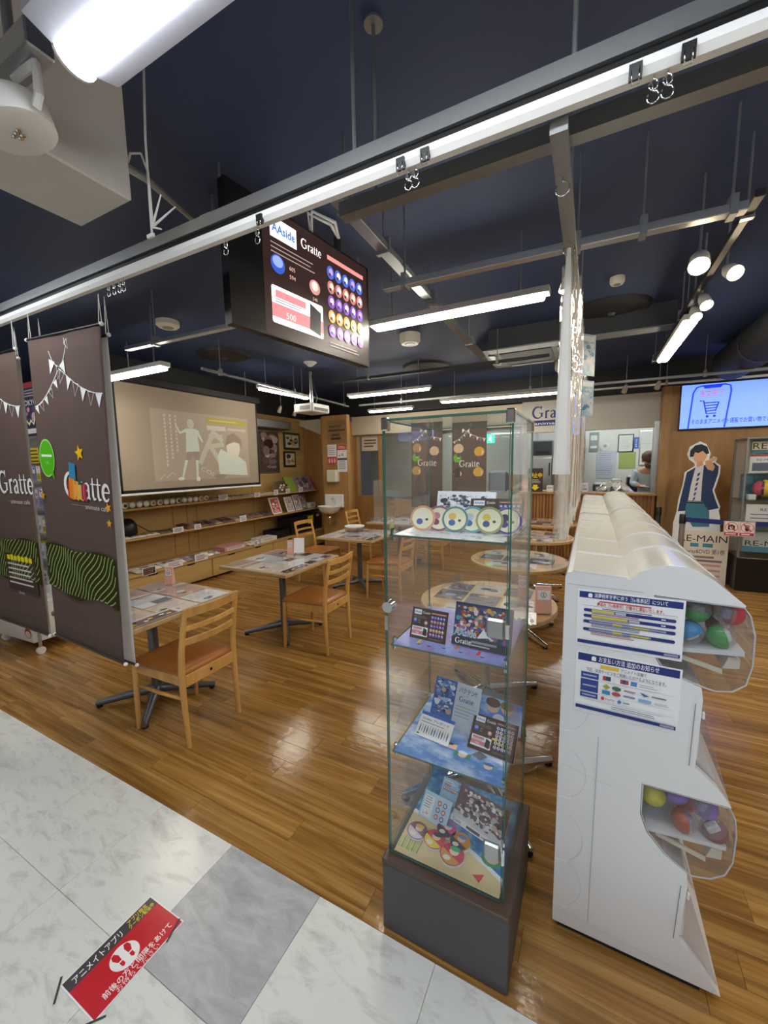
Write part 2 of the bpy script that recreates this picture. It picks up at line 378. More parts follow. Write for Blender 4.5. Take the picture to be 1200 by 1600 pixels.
# ------------------------------------------------------------------ flat print
TXT = {}
def text2d(s, bold=0.0):
    k = (s, bold)
    if k in TXT: return TXT[k]
    c = bpy.data.curves.new('t', 'FONT'); c.body = s; c.size = 1.0; c.resolution_u = 2; c.offset = bold
    c.align_x = 'LEFT'
    o = bpy.data.objects.new('t', c); COL.objects.link(o)
    dg = bpy.context.evaluated_depsgraph_get(); me = bpy.data.meshes.new_from_object(o.evaluated_get(dg))
    vs = [(v.co.x, v.co.y) for v in me.vertices]; fs = [tuple(p.vertices) for p in me.polygons]
    bpy.data.objects.remove(o); bpy.data.curves.remove(c); bpy.data.meshes.remove(me)
    TXT[k] = (vs, fs); return TXT[k]
class Print:
    """flat print in metres: u to the right, v up, colours per face"""
    def __init__(s, step=0.00012, wave=None): s.m = MB(); s.n = 0; s.step = step; s.wave = wave
    def _put(s, pts, fs, col, layer=None):
        s.n += 1
        d = s.step*s.n
        s.m.color(col); s.m.add([(p[0], p[1], d) for p in pts], fs); return s
    def poly(s, pts, col):
        n = len(pts); a = sum(pts[i][0]*pts[(i+1) % n][1]-pts[(i+1) % n][0]*pts[i][1] for i in range(n))
        return s._put(pts if a > 0 else pts[::-1], [tuple(range(n))], col)
    def rect(s, u0, v0, u1, v1, col): return s.poly([(u0, v0), (u1, v0), (u1, v1), (u0, v1)], col)
    def rrect(s, u0, v0, u1, v1, r, col):
        pts = []
        for cx, cy, a in ((u1-r, v1-r, 0), (u0+r, v1-r, 90), (u0+r, v0+r, 180), (u1-r, v0+r, 270)):
            for k in range(5): w = math.radians(a+k*22.5); pts.append((cx+r*math.cos(w), cy+r*math.sin(w)))
        return s.poly(pts, col)
    def ell(s, cx, cy, rx, ry, col, n=18): return s.poly([(cx+rx*math.cos(2*PI*k/n), cy+ry*math.sin(2*PI*k/n)) for k in range(n)], col)
    def ring(s, cx, cy, r0, r1, col, n=20, ky=1.0, a0=0, a1=360):
        pts = []
        full = (a1-a0) >= 360
        for k in range(n+1):
            w = math.radians(a0+(a1-a0)*k/n); pts += [(cx+r0*math.cos(w), cy+r0*ky*math.sin(w)), (cx+r1*math.cos(w), cy+r1*ky*math.sin(w))]
        return s._put(pts, [(2*k, 2*k+1, 2*k+3, 2*k+2) for k in range(n)], col)
    def stroke(s, pts, w, col):
        m = len(pts); ws = w if isinstance(w, (list, tuple)) else [w]*m
        vs = []
        for i in range(m):
            a = pts[max(i-1, 0)]; b = pts[min(i+1, m-1)]; dx, dy = b[0]-a[0], b[1]-a[1]; l = math.hypot(dx, dy) or 1
            nx, ny = -dy/l*ws[i]/2, dx/l*ws[i]/2; vs += [(pts[i][0]-nx, pts[i][1]-ny), (pts[i][0]+nx, pts[i][1]+ny)]
        return s._put(vs, [(2*i, 2*i+2, 2*i+3, 2*i+1) for i in range(m-1)], col)
    def text(s, t, u, v, h, col, w=None, align='l', bold=0.0, rot=0.0, vert=False):
        if vert:
            for i, ch in enumerate(t): s.text(ch, u, v-(i+1)*h*1.05, h, col, align='c', bold=bold)
            return s
        vs, fs = text2d(t, bold)
        if not vs: return s
        x0 = min(p[0] for p in vs); x1 = max(p[0] for p in vs); k = h/0.73
        kx = k if w is None else w/(x1-x0)
        off = {'l': 0, 'c': (x1-x0)*kx/2, 'r': (x1-x0)*kx}[align]
        c, sn = math.cos(rot), math.sin(rot)
        pts = [((p[0]-x0)*kx-off, p[1]*k) for p in vs]
        return s._put([(u+a*c-b*sn, v+a*sn+b*c) for a, b in pts], fs, col)
    def lines(s, u0, v1, u1, n, dv, hh, col, seed=0):
        r = random.Random(seed)
        for i in range(n): s.rect(u0, v1-i*dv-hh, u0+(u1-u0)*r.uniform(0.75, 1), v1-i*dv, col)
        return s
    def blobs(s, u0, v0, u1, v1, cols, n, seed, big=0.3):
        r = random.Random(seed); W, H = u1-u0, v1-v0
        for i in range(n):
            a = min(W, H)*big*r.uniform(0.3, 1); b = a*r.uniform(0.4, 1.0)
            a2, b2 = min(a, W/2), min(b, H/2)
            s.ell(r.uniform(u0+a2, u1-a2), r.uniform(v0+b2, v1-b2), a2, b2, cols[i % len(cols)], 10)
        return s
    def place(s, name, parent, o, U, V, material='print_matte', label=None, fn=None):
        U = Vector(U).normalized(); V = Vector(V).normalized(); n = U.cross(V); o = Vector(o)
        if fn is None: s.m.v = [tuple(o+U*p[0]+V*p[1]+n*(p[2]+0.0004)) for p in s.m.v]
        else: s.m.v = [tuple(o+U*p[0]+V*p[1]+n*(p[2]+0.0008+fn(p[0], p[1]))) for p in s.m.v]
        return obj(name, s.m, material, parent, label=label, fixn=False)
def logo(p, u, v, h, col, sub=None, subcol=None):
    """serif word mark, lower-left corner u,v; capital height h; returns width"""
    x = h*0.60   # x-height
    def arc(cx, cy, rx, ry, a0, a1, n=14): return [(u+cx+rx*math.cos(math.radians(a0+(a1-a0)*k/n)), v+cy+ry*math.sin(math.radians(a0+(a1-a0)*k/n))) for k in range(n+1)]
    st = h*0.15; th = h*0.06
    g = arc(h*0.42, h*0.48, h*0.37, h*0.45, 48, 318); m = len(g)
    p.stroke(g, [th+(st*1.15-th)*math.sin(PI*k/(m-1))**1.3 for k in range(m)], col)
    p.stroke([(u+h*0.68, v+h*0.98), (u+h*0.68, v+h*0.68)], [h*0.1, th*0.6], col)
    p.stroke([(u+h*0.72, v+h*0.12), (u+h*0.72, v+h*0.44)], st, col); p.rect(u+h*0.5, v+h*0.41, u+h*0.84, v+h*0.46, col)
    c = h*0.95
    def P(*q): return [(u+c+a*h, v+b*h) for a, b in q]
    p.stroke(P((0.1, 0), (0.1, 0.6)), st*0.9, col); p.rect(u+c, v, u+c+h*0.22, v+h*0.045, col)
    p.stroke(P((0.12, 0.42), (0.2, 0.56), (0.33, 0.58)), [th, th*1.6, st], col)
    c += h*0.4
    p.stroke(P((0.05, 0.47), (0.12, 0.57), (0.24, 0.59), (0.33, 0.5), (0.34, 0.3), (0.34, 0.04), (0.43, 0.02)), [st*0.7, th, th*1.3, st*0.9, st*0.9, st*0.9, th], col)
    p.stroke(P((0.33, 0.36), (0.16, 0.3), (0.08, 0.2), (0.1, 0.07), (0.2, 0.02), (0.33, 0.12)), [th, th*1.4, st*0.9, st*0.9, th*1.4, th], col)
    c += h*0.5
    for k in range(2):
        p.stroke(P((0.12, 0.8), (0.12, 0.15), (0.17, 0.03), (0.3, 0.05)), [th, st*0.9, st*0.8, th], col); p.rect(u+c, v+h*0.55, u+c+h*0.3, v+h*0.6, col)
        c += h*0.34
    e = [(u+c+h*0.06+(q[0]-u), q[1]) for q in arc(h*0.2, h*0.3, h*0.19, h*0.285, 0, 320)]; m = len(e)
    p.stroke(e, [th+(st-th)*math.sin(PI*k/(m-1))**1.2 for k in range(m)], col)
    p.rect(u+c+h*0.1, v+h*0.29, u+c+h*0.46, v+h*0.34, col)
    W = c+h*0.5
    if sub: p.text(sub, u+W, v-h*0.28, h*0.17, subcol or col, align='r')
    return W
# ================================================================== THE SETTING
CZ = 2.9
YB = 1.015            # edge between tiles and planks
# ---- floor of planks
fl = struct('floor', MB().box(-8.0, 4.2, YB, 10.0, -0.06, -0.0045), 'joint_dark', 'brown wood-look plank floor of the cafe')
PW, PL = 0.116, 0.92
pm = MB().box(0, PL-0.0008, 0, PW-0.0008, -0.004, 0, 0.0006).mesh('plank', 'floor_wood')
cand = []
row = 0; y = YB
while y < 9.9:
    off = (row*0.37+0.13*(row % 3)) % PL
    x = -8.0+off-PL
    while x < 4.1:
        c = Vector((x+PL/2, y+PW/2, 0)); q = proj(c)
        vis = 0
        for ex in (0, PL/2, PL):
            qq = proj((x+ex, y+PW/2, 0))
            if qq and -40 < qq[0] < 1240 and qq[1] < 1640: vis = 1
        cand.append(((q[2] if q else 99) if vis else 99+c.length, x, y)); x += PL
    y += PW; row += 1
cand.sort()
for d, x, y in cand[:300]:
    o = link(bpy.data.objects.new('plank', pm), fl); o.location = (x, y, 0)
rest = MB()
for d, x, y in cand[300:]: rest.box(x, x+PL-0.0008, y, y+PW-0.0008, -0.004, 0)
o = obj('far_planks', rest, 'floor_wood', fl); o['kind'] = 'stuff'
# ---- floor of tiles
TS = 0.441
ft = struct('floor', MB().box(-8.0, 4.2, -5.0, YB, -0.06, -0.0045), 'joint_tile', 'white marbled tile floor of the shop')
tm = MB().box(0, TS-0.0012, 0, TS-0.0012, -0.004, 0, 0.0008); tmw = tm.mesh('floor_tile', 'tile_white'); tmg = tm.mesh('floor_tile', 'tile_grey')
t0m = MB().box(0, TS-0.0012, 0, YB-0.6-0.0008, -0.004, 0, 0.0008); t0w = t0m.mesh('floor_tile', 'tile_white'); t0g = t0m.mesh('floor_tile', 'tile_grey')
for i in range(-8, 9):
    x = -1.251+i*TS
    o = link(bpy.data.objects.new('floor_tile', t0g if i == 0 else t0w), ft); o.location = (x, 0.6, 0)
    for j in range(1, 7):
        g = (i, j) in ((4, 2), (-4, 3), (2, 5))
        o = link(bpy.data.objects.new('floor_tile', tmg if g else tmw), ft); o.location = (x, 0.6-j*TS, 0)
# ---- ceiling and walls
struct('ceiling', MB().box(-8.0, 4.2, -5.0, 10.0, CZ, CZ+0.1), 'ceiling_paint', 'dark navy painted open ceiling')
struct('wall_front', MB().box(-8.0, 4.2, -5.1, -5.0, 0, CZ), 'wall_white', 'white shop wall')
struct('wall_west', MB().box(-8.1, -8.0, -5.0, 10.0, 0, CZ), 'wall_white', 'white shop wall')
struct('wall_east', MB().box(4.2, 4.3, -5.0, 10.0, 0, CZ), 'wall_wood', 'wooden side wall')
XL = -5.15
struct('wall_left', MB().box(XL-0.1, XL, 2.5, 6.6, 0, 2.45), 'shelf_wood', 'wooden wall behind the goods shelves')
struct('trim_1', MB().box(XL-0.1, XL+0.02, 2.5, 6.6, 2.45, CZ), 'black_paint', 'black band above the shelf wall')
struct('wall_niche', MB().box(XL, -4.36, 6.5, 6.6, 0, 2.42), 'wall_wood', 'wooden end wall of the shelf niche')
struct('trim_2', MB().prism([(XL, 2.32), (-4.36, 2.02), (-4.36, 2.42), (XL, 2.42)], 'y', 6.40, 6.5), 'soffit_cream', 'cream sloping soffit over the niche')
struct('wall_sink', MB().box(-4.36, -3.83, 6.05, 6.15, 0, 2.42), 'wall_wood', 'wooden wall panel behind the hand basin')
struct('wall_return', MB().box(-4.46, -4.36, 6.15, 7.3, 0, 2.42), 'wall_wood', 'wooden return wall beside the basin')
YW = 7.2
# back window wall
struct('wall_back', MB().box(-3.74, -1.05, YW, YW+0.1, 0, 0.85), 'wall_wood', 'wooden panel below the back window')
struct('trim_3', MB().box(-4.36, -1.05, YW-0.12, YW+0.1, 2.14, 2.5), 'soffit_cream', 'cream soffit above the back window')
w1 = struct('window_1', MB().box(-3.74, -1.05, YW+0.02, YW+0.06, 0.85, 0.9), 'alu_dull', 'wide interior window of the back room')
for b in ((-3.74, -1.05, 2.09, 2.14), (-3.74, -3.70, 0.9, 2.09), (-1.09, -1.05, 0.9, 2.09)): obj('frame', MB().box(b[0], b[1], YW+0.02, YW+0.06, b[2], b[3]), 'alu_dull', w1)
for k in range(3): obj('pane', MB().box(-3.70+k*0.87, -3.70+(k+1)*0.87-0.01, YW+0.036, YW+0.042, 0.9, 2.09), 'glass', w1)
d1 = struct('door_1', MB().box(-4.30, -3.80, YW-0.02, YW+0.08, 0, 0.9), 'wall_wood', 'narrow wooden door with a tall light')
for b in (-4.36, -3.80): obj('door_frame', MB().box(b, b+0.06, YW-0.04, YW+0.1, 0, 2.14), 'wall_wood', d1)
obj('pane', MB().box(-4.30, -3.80, YW+0.03, YW+0.04, 0.9, 2.14), 'glass', d1)
# back room and kitchen shell
struct('wall_kitchen', MB().box(-5.2, 4.2, 9.4, 9.5, 0, CZ), 'kitchen_white', 'white kitchen wall')
struct('wall_kitchen', MB().box(-1.1, -1.04, YW+0.1, 9.4, 0, 2.2), 'kitchen_white', 'white partition of the kitchen')
struct('wall_sign', MB().box(-1.05, 0.86, 7.1, 7.2, 2.02, 2.52), 'wall_white', 'pale fascia over the kitchen counter')
struct('trim_4', MB().box(-8.0, 4.2, 7.05, 7.25, 2.52, CZ), 'black_paint', 'black band above the back wall')
struct('wall_right', MB().box(0.93, 4.2, 6.9, 7.0, 0, 2.55), 'wall_wood', 'wooden wall carrying the television')
struct('trim_5', MB().box(0.86, 0.96, 6.86, 7.3, 0, 2.55), 'wall_wood', 'wooden jamb beside the kitchen opening')
struct('trim_6', MB().box(0.86, 4.2, 6.84, 7.05, 2.55, CZ), 'black_paint', 'black band above the television wall')
struct('trim_7', MB().box(0.80, 0.86, 7.05, 7.2, 1.05, 2.1), 'stainless', 'steel edge strip of the kitchen opening')
# white beam of the shop
struct('trim_8', MB().box(-1.83, -1.50, -4.8, 0.98, 2.5, CZ, 0.006), 'beam_white', 'white boxed beam of the shop ceiling')

# ================================================================== LAMPS
def shop_lamp(name, x0, x1, y, z, label, group):
    t = thing(name, label, 'lamp', (x0, y, z), 0, group)
    L = x1-x0
    obj('reflector', MB().prism([(-0.10, 0.022), (-0.043, 0.004), (0.043, 0.004), (0.10, 0.022), (0.10, 0.07), (-0.10, 0.07)], 'x', 0, L), 'lamp_flange', t)
    prof = [(0.042*math.cos(PI*k/10), 0.011-0.036*math.sin(PI*k/10)) for k in range(11)]
    obj('tube', MB().prism(prof, 'x', 0.004, L-0.004), 'shop_glow', t)
    obj('end_cap', MB().prism([(0.046*math.cos(PI*k/10), 0.011-0.040*math.sin(PI*k/10)) for k in range(11)], 'x', -0.004, 0.004), 'white_plastic', t)
    for f in (0.2, 0.8): obj('mount', MB().box(L*f, L*f+0.05, -0.02, 0.02, 0.07, CZ-z), 'white_paint', t)
    return t
shop_lamp('fluorescent_lamp', -1.12, 0.12, 0.62, 2.5, 'white reflector batten lamp beside the white boxed beam', 'fluorescent battens of the shop')
for k, (x, y) in enumerate(((0.5, 0.62), (-3.35, 0.62), (-1.12, -0.9), (0.5, -0.9), (-3.6, -1.1), (2.1, -0.4), (-1.12, -2.6), (0.7, -2.6), (-6.4, 1.25))):  # battens out of view, added to light the tiles, machines, rail and rack
    shop_lamp('fluorescent_lamp', x, x+1.24, y, 2.5, 'unseen white reflector batten lamp added over the shop floor for its light', 'fluorescent battens of the shop')
def tube_lamp(p0, p1, z, w, label, group='slim tube lamps of the cafe', e='tube_glow'):
    p0 = Vector((*p0, z)); p1 = Vector((*p1, z)); d = p1-p0; L = d.length
    t = thing('tube_lamp', label, 'lamp', p0, math.atan2(d.y, d.x), group)
    obj('housing', MB().box(-0.03, L+0.03, -w/2-0.004, w/2+0.004, 0.012, 0.05, 0.003), 'white_paint', t)
    obj('diffuser', MB().box(0, L, -w/2, w/2, -0.012, 0.012, 0.008), e, t)
    for f in (0.12, 0.88): obj('hanger', MB().cyl((L*f, 0, 0.05), (L*f, 0, CZ-z), 0.005, n=6), 'alu_dull', t)
    return t
tube_lamp((-1.40, 2.62), (-0.28, 2.62), 2.5, 0.075, 'slim glowing tube lamp beside the hanging menu display')
tube_lamp((-4.24, 2.27), (-3.23, 2.26), 2.38, 0.085, 'slim glowing tube lamp in front of the projection screen')
tube_lamp((0.58, 3.60), (0.58, 4.85), 2.5, 0.085, 'slim glowing tube lamp in line with the warm spot lamps')
tube_lamp((-3.7, 3.85), (-3.66, 4.75), 2.5, 0.05, 'slim glowing tube lamp behind the projector')
tube_lamp((-3.5, 6.3), (-2.7, 6.3), 2.46, 0.05, 'slim glowing tube lamp over the basin wall')
tube_lamp((-2.05, 5.95), (-0.45, 6.0), 2.46, 0.05, 'slim glowing tube lamp in front of the fascia sign')
tube_lamp((-3.1, 5.0), (-1.9, 5.0), 2.5, 0.05, 'slim glowing tube lamp over the far tables')
tube_lamp((1.9, 2.2), (1.9, 3.6), 2.5, 0.085, 'slim glowing tube lamp over the aisle beside the capsule machines')
tube_lamp((2.3, 4.6), (2.3, 5.9), 2.5, 0.085, 'slim glowing tube lamp in front of the television wall')
def spot(loc, aim, r, label, e='spot_glow', rod=True):
    t = thing('spot_lamp', label, 'lamp', loc, 0, 'spot lamps on the ceiling tracks')
    d = (Vector(aim)-Vector(loc)).normalized(); q = d.to_track_quat('-Z', 'Y').to_matrix().to_4x4()
    obj('head', MB().lathe([(r*0.55, 0.11), (r*0.95, 0.07), (r*1.08, 0.0), (r*1.0, 0.0), (r*0.96, 0.012)], n=16).xf(q), 'white_paint', t, True)
    obj('bulb', MB().lathe([(1e-4, -0.001), (r*0.95, 0.004), (r*0.95, 0.02), (1e-4, 0.02)], n=16).xf(q), e, t)
    p = q@Vector((0, 0, 0.1))
    obj('stem', MB().tube([p, p+Vector((0, 0, 0.06)), (p.x, p.y, CZ-loc[2])], 0.006, 6), 'alu_dull', t)
    return t
spot((0.42, 2.5, 2.46), (0.2, 1.2, 1.0), 0.042, 'warm spot lamp on the aisle track, aimed at the capsule machines')
spot((0.60, 2.68, 2.46), (1.1, 0.6, 1.0), 0.034, 'warm spot lamp on the aisle track, turned toward the shop')
spot((0.58, 3.14, 2.46), (0.9, 1.6, 0.6), 0.032, 'warm spot lamp nearer to the slim tube, front of a pair')
spot((0.57, 3.36, 2.46), (0.7, 1.8, 0.6), 0.032, 'warm spot lamp nearer to the slim tube, rear of a pair')
spot((-0.17, 2.5, 2.46), (-0.6, 2.3, 0.7), 0.026, 'warm spot lamp behind the hanging clear curtain')
for k, (x, y) in enumerate(((-0.1, 6.2), (0.35, 6.3), (0.7, 6.2))):
    spot((x, y, 2.44), (x-0.2, 7.1, 1.6), 0.03, 'small white spot lamp in front of the kitchen fascia', 'strip_glow')
for k, (x, y) in enumerate(((-4.6, 5.2), (-4.7, 5.7))):
    spot((x, y, 2.42), (-5.1, y, 1.5), 0.03, 'small white spot lamp above the framed posters', 'strip_glow')
# ================================================================== CHAIRS AND TABLES
def make_chair(label, group):
    t = thing('dining_chair', label, 'chair', (0, 0, 0), 0, group)
    for s in (-1, 1):
        rl = [(0.205, 0.178*s, 0.0), (0.192, 0.178*s, 0.22), (0.186, 0.178*s, 0.42), (0.196, 0.176*s, 0.55), (0.226, 0.174*s, 0.70), (0.248, 0.172*s, 0.80)]
        obj('leg', MB().tube(rl, [0.012, 0.016, 0.019, 0.018, 0.015, 0.012], 10), 'chair_wood', t, True, angle=0.9)
        fl_ = [(-0.222, 0.198*s, 0.0), (-0.216, 0.197*s, 0.2), (-0.208, 0.194*s, 0.405)]
        obj('leg', MB().tube(fl_, [0.012, 0.016, 0.018], 10), 'chair_wood', t, True, angle=0.9)
        obj('side_rail', MB().slab(lambda u, v: (-0.2+0.38*u, (0.185-0.012*u)*s-0.009, 0.355+0.055*v), 1, 1, (0, 0.018, 0)), 'chair_wood', t)
        obj('stretcher', MB().tube([(-0.212, 0.193*s, 0.275), (0.0, 0.19*s, 0.278), (0.186, 0.18*s, 0.282)], [0.009, 0.011, 0.009], 8), 'chair_wood', t, True)
    obj('front_rail', MB().box(-0.218, -0.198, -0.18, 0.18, 0.355, 0.41, 0.002), 'chair_wood', t)
    obj('rear_rail', MB().box(0.180, 0.200, -0.165, 0.165, 0.345, 0.41, 0.002), 'chair_wood', t)
    def pad(u, v):
        x = -0.232+0.418*u; w = 0.208-0.028*u
        return (x, (v*2-1)*w, 0.412)
    seat = MB(); n = 12
    prof = [(0.0, 0.0), (0.0, 0.014), (0.010, 0.026), (0.03, 0.031)]
    rings = []
    for ins, dz in prof:
        a = 0.232-ins; b = 0.19-ins; w0 = 0.21-ins; w1 = 0.182-ins; r = 0.03
        ring = [(-a, -w0+r), (-a, w0-r), (-a+r*0.3, w0-r*0.3), (-a+r, w0), (b-r, w1), (b-r*0.3, w1-r*0.3), (b, w1-r), (b, -w1+r), (b-r*0.3, -w1+r*0.3), (b-r, -w1), (-a+r, -w0), (-a+r*0.3, -w0+r*0.3)]
        rings.append([(x, y, 0.412+dz) for x, y in ring])
    vs = sum(rings, []); m = len(rings[0]); fs = [(i*m+k, i*m+(k+1) % m, (i+1)*m+(k+1) % m, (i+1)*m+k) for i in range(len(rings)-1) for k in range(m)]
    fs += [tuple(range(m))[::-1], tuple(range((len(rings)-1)*m, len(rings)*m))]
    seat.add(vs, fs); obj('seat', seat, 'seat_leather', t, True, angle=0.7)
    for z0, z1, x0 in ((0.755, 0.802, 0.238), (0.675, 0.70, 0.219), (0.59, 0.625, 0.205)):
        hh = (z1-z0)
        def sl(u, v): 
            q = 2*u-1; return (x0+0.028*(1-q*q)+0.10*(v-0.5)*hh, 0.168*q, z0+hh*v)
        obj('back_slat', MB().slab(sl, 10, 2, (0.014, 0, 0)), 'chair_wood', t, True, angle=0.6)
    obj('badge', MB().box(0.2, 0.202, -0.008, 0.008, 0.37, 0.385), 'black_plastic', t)
    return t
chair = make_chair('light wooden ladder-back chair with orange leather seat, pushed to the table beside the banners', 'wooden dining chairs')
chair.location = (-2.13, 1.50, 0)
GC = 'wooden dining chairs'
dup(chair, (-2.06, 2.72, 0), 0.02, 'light wooden ladder-back chair with orange leather seat, at the table holding a white menu stand', GC)
dup(chair, (-2.04, 4.12, 0), 0.0, 'light wooden ladder-back chair seen through the glass case, right of the third square table', GC)
dup(chair, (-3.22, 4.30, 0), PI, 'light wooden ladder-back chair between the third square table and the drawer units', GC)
dup(chair, (-3.25, 5.60, 0), PI, 'light wooden ladder-back chair in front of the basin', GC)
dup(chair, (-2.05, 5.60, 0), 0.0, 'light wooden ladder-back chair beside the farthest square table, in front of the hanging tapestries', GC)

def table_print(w, seed, kind):
    p = Print(0.00006); r = random.Random(seed); h = w/2
    cols = ['#eef0f4', '#d8c8c2', '#c8a898', '#ece4dc', '#b8a4a0', '#dfe6ee']
    nx, ny = 3, 3
    for i in range(nx):
        for j in range(ny):
            u0 = -h+0.03+i*(w-0.06)/nx; v0 = -h+0.03+j*(w-0.06)/ny; du = (w-0.06)/nx-0.012; dv = (w-0.06)/ny-0.012
            c = r.choice(cols); p.rect(u0, v0, u0+du, v0+dv, c)
            p.lines(u0+0.015, v0+dv-0.02, u0+du-0.02, 6, 0.02, 0.006, r.choice(['#7a7f95', '#927a78', '#a89c98']), seed+i*3+j)
            if r.random() < 0.6: p.rect(u0+du*0.45, v0+0.01, u0+du-0.008, v0+dv*0.42, r.choice(['#5f4a5e', '#4b5b88', '#8a5a50', '#2f2a3a', '#d8c6be']))
            if r.random() < 0.6: p.blobs(u0+0.01, v0+0.01, u0+du*0.6, v0+dv*0.6, ['#b8a0a0', '#7e8db4', '#3a3550', '#e8e4e0'], 4, seed+i*7+j)
    p.rect(-h+0.05, -h+0.012, -h+0.36, -h+0.12, '#efe9ee'); p.rect(-h+0.05, -h+0.02, -h+0.33, -h+0.1, '#4a3048')
    for k in range(7): p.ell(-h+0.08+0.035*k, -h+0.05+0.02*(k % 2), 0.016, 0.012, ['#e8c422', '#3a2740', '#f0f0f0'][k % 3], 8)
    return p
TH = 0.675
def make_square_table(label, loc, seed, w=0.77):
    t = thing('square_table', label, 'table', loc, 0, 'square cafe tables')
    h = w/2
    obj('table_top', MB().box(-h, h, -h, h, TH-0.03, TH, 0.004), 'oak_edge', t)
    table_print(w, seed, 0).place('menu_sheets', t, (0, 0, TH), (0, 1, 0), (-1, 0, 0), 'print_gloss')
    obj('clear_mat', MB().box(-h+0.01, h-0.01, -h+0.01, h-0.01, TH+0.006, TH+0.0075), 'table_mat', t)
    obj('column', MB().tube([(0, 0, 0.05), (0, 0, TH-0.05)], [0.032, 0.03], 16), 'steel_grey', t, True, angle=0.8)
    obj('top_plate', MB().box(-0.13, 0.13, -0.13, 0.13, TH-0.05, TH-0.03, 0.002), 'steel_grey', t)
    for k in range(4):
        a = PI/4+k*PI/2; c, s = math.cos(a), math.sin(a)
        mb = MB().tube([(0.01*c, 0.01*s, 0.07), (0.15*c, 0.15*s, 0.052), (0.36*c, 0.36*s, 0.026)], [0.034, 0.026, 0.017], 8)
        lg = obj('base_leg', mb, 'steel_grey', t, True, angle=0.8)
        obj('foot_pad', MB().cyl((0.34*c, 0.34*s, 0), (0.34*c, 0.34*s, 0.014), 0.018, n=10), 'rubber', lg)
    return t
make_square_table('square cafe table beside the brown banners, menu sheets under its clear top', (-2.56, 1.56, 0), 3)
make_square_table('square cafe table holding a white menu stand and pink number stand', (-2.53, 2.80, 0), 11)
make_square_table('square cafe table with a white tray, between two facing chairs', (-2.58, 4.30, 0), 23)
make_square_table('farthest square cafe table in front of the basin and tapestries', (-2.62, 5.60, 0), 31)
def make_round_table(label, loc, seed, r=0.42):
    t = thing('round_table', label, 'table', loc, 0, 'round cafe tables')
    obj('table_top', MB().lathe([(r-0.006, TH-0.03), (r, TH-0.026), (r, TH-0.004), (r-0.005, TH)], n=48), 'round_wood', t)
    p = Print(0.00006); q = random.Random(seed)
    for (u, v, w, h2) in ((-0.30, 0.12, 0.16, 0.16), (-0.12, 0.12, 0.18, 0.2), (0.08, 0.12, 0.17, 0.19), (-0.33, -0.09, 0.19, 0.19), (-0.12, -0.12, 0.2, 0.2), (0.1, -0.12, 0.2, 0.2), (-0.2, -0.31, 0.18, 0.16), (0.0, -0.33, 0.18, 0.18)):
        p.rect(u, v, u+w, v+h2, q.choice(['#d8dbe2', '#3d4358', '#cfc6c6', '#545b74', '#e2ddd8']))
        p.blobs(u+0.01, v+0.01, u+w-0.01, v+h2-0.01, ['#2f3448', '#c9b7b0', '#8f9ab4', '#6a5a66'], 5, seed+int(u*100)); p.lines(u+0.01, v+h2-0.012, u+w-0.02, 4, 0.014, 0.004, '#7d8496', seed)
    p.place('menu_sheets', t, (0, 0, TH), (1, 0, 0), (0, 1, 0), 'print_gloss')
    obj('clear_mat', MB().lathe([(r-0.012, TH+0.005), (r-0.012, TH+0.0065)], n=48), 'table_mat', t)
    obj('column', MB().tube([(0, 0, 0.05), (0, 0, TH-0.04)], 0.032, 20), 'chrome', t, True, angle=0.8)
    obj('top_plate', MB().lathe([(0.14, TH-0.045), (0.14, TH-0.03)], n=20), 'steel_grey', t)
    for k in range(4):
        a = PI/4+k*PI/2; c, s = math.cos(a), math.sin(a)
        lg = obj('base_leg', MB().tube([(0.01*c, 0.01*s, 0.075), (0.16*c, 0.16*s, 0.055), (0.40*c, 0.40*s, 0.024)], [0.036, 0.027, 0.018], 8), 'chrome', t, True, angle=0.8)
        obj('foot_pad', MB().cyl((0.385*c, 0.385*s, 0), (0.385*c, 0.385*s, 0.014), 0.02, n=10), 'rubber', lg)
    return t
RT = [(-0.56, 2.50), (-0.55, 3.70), (-0.55, 4.95), (-0.55, 6.15)]
for k, (lab, (x, y)) in enumerate(zip(('round wooden cafe table right behind the glass display case, number stand 5 on it', 'second round wooden cafe table behind the glass case, beside the capsule machines', 'third round wooden cafe table along the clear curtain', 'round wooden cafe table next to the slatted counter'), RT)):
    make_round_table(lab, (x, y, 0), 41+k)
# a folded chrome pedestal base standing behind the case
t = thing('pedestal_base', 'chrome four-legged pedestal on the floor between glass case and capsule machines', 'table base', (-0.42, 1.80, 0))
obj('column', MB().tube([(0, 0, 0.05), (0, 0, 0.40)], 0.03, 16), 'chrome', t, True, angle=0.8)
obj('top_plate', MB().lathe([(0.12, 0.40), (0.12, 0.415)], n=20), 'steel_grey', t)
for k in range(4):
    a = PI/4+k*PI/2-0.05; c, s = math.cos(a), math.sin(a)
    lg = obj('base_leg', MB().tube([(0.01*c, 0.01*s, 0.075), (0.16*c, 0.16*s, 0.055), (0.40*c, 0.40*s, 0.024)], [0.036, 0.027, 0.018], 8), 'chrome', t, True, angle=0.8)
    obj('foot_pad', MB().cyl((0.385*c, 0.385*s, 0), (0.385*c, 0.385*s, 0.014), 0.02, n=10), 'rubber', lg)

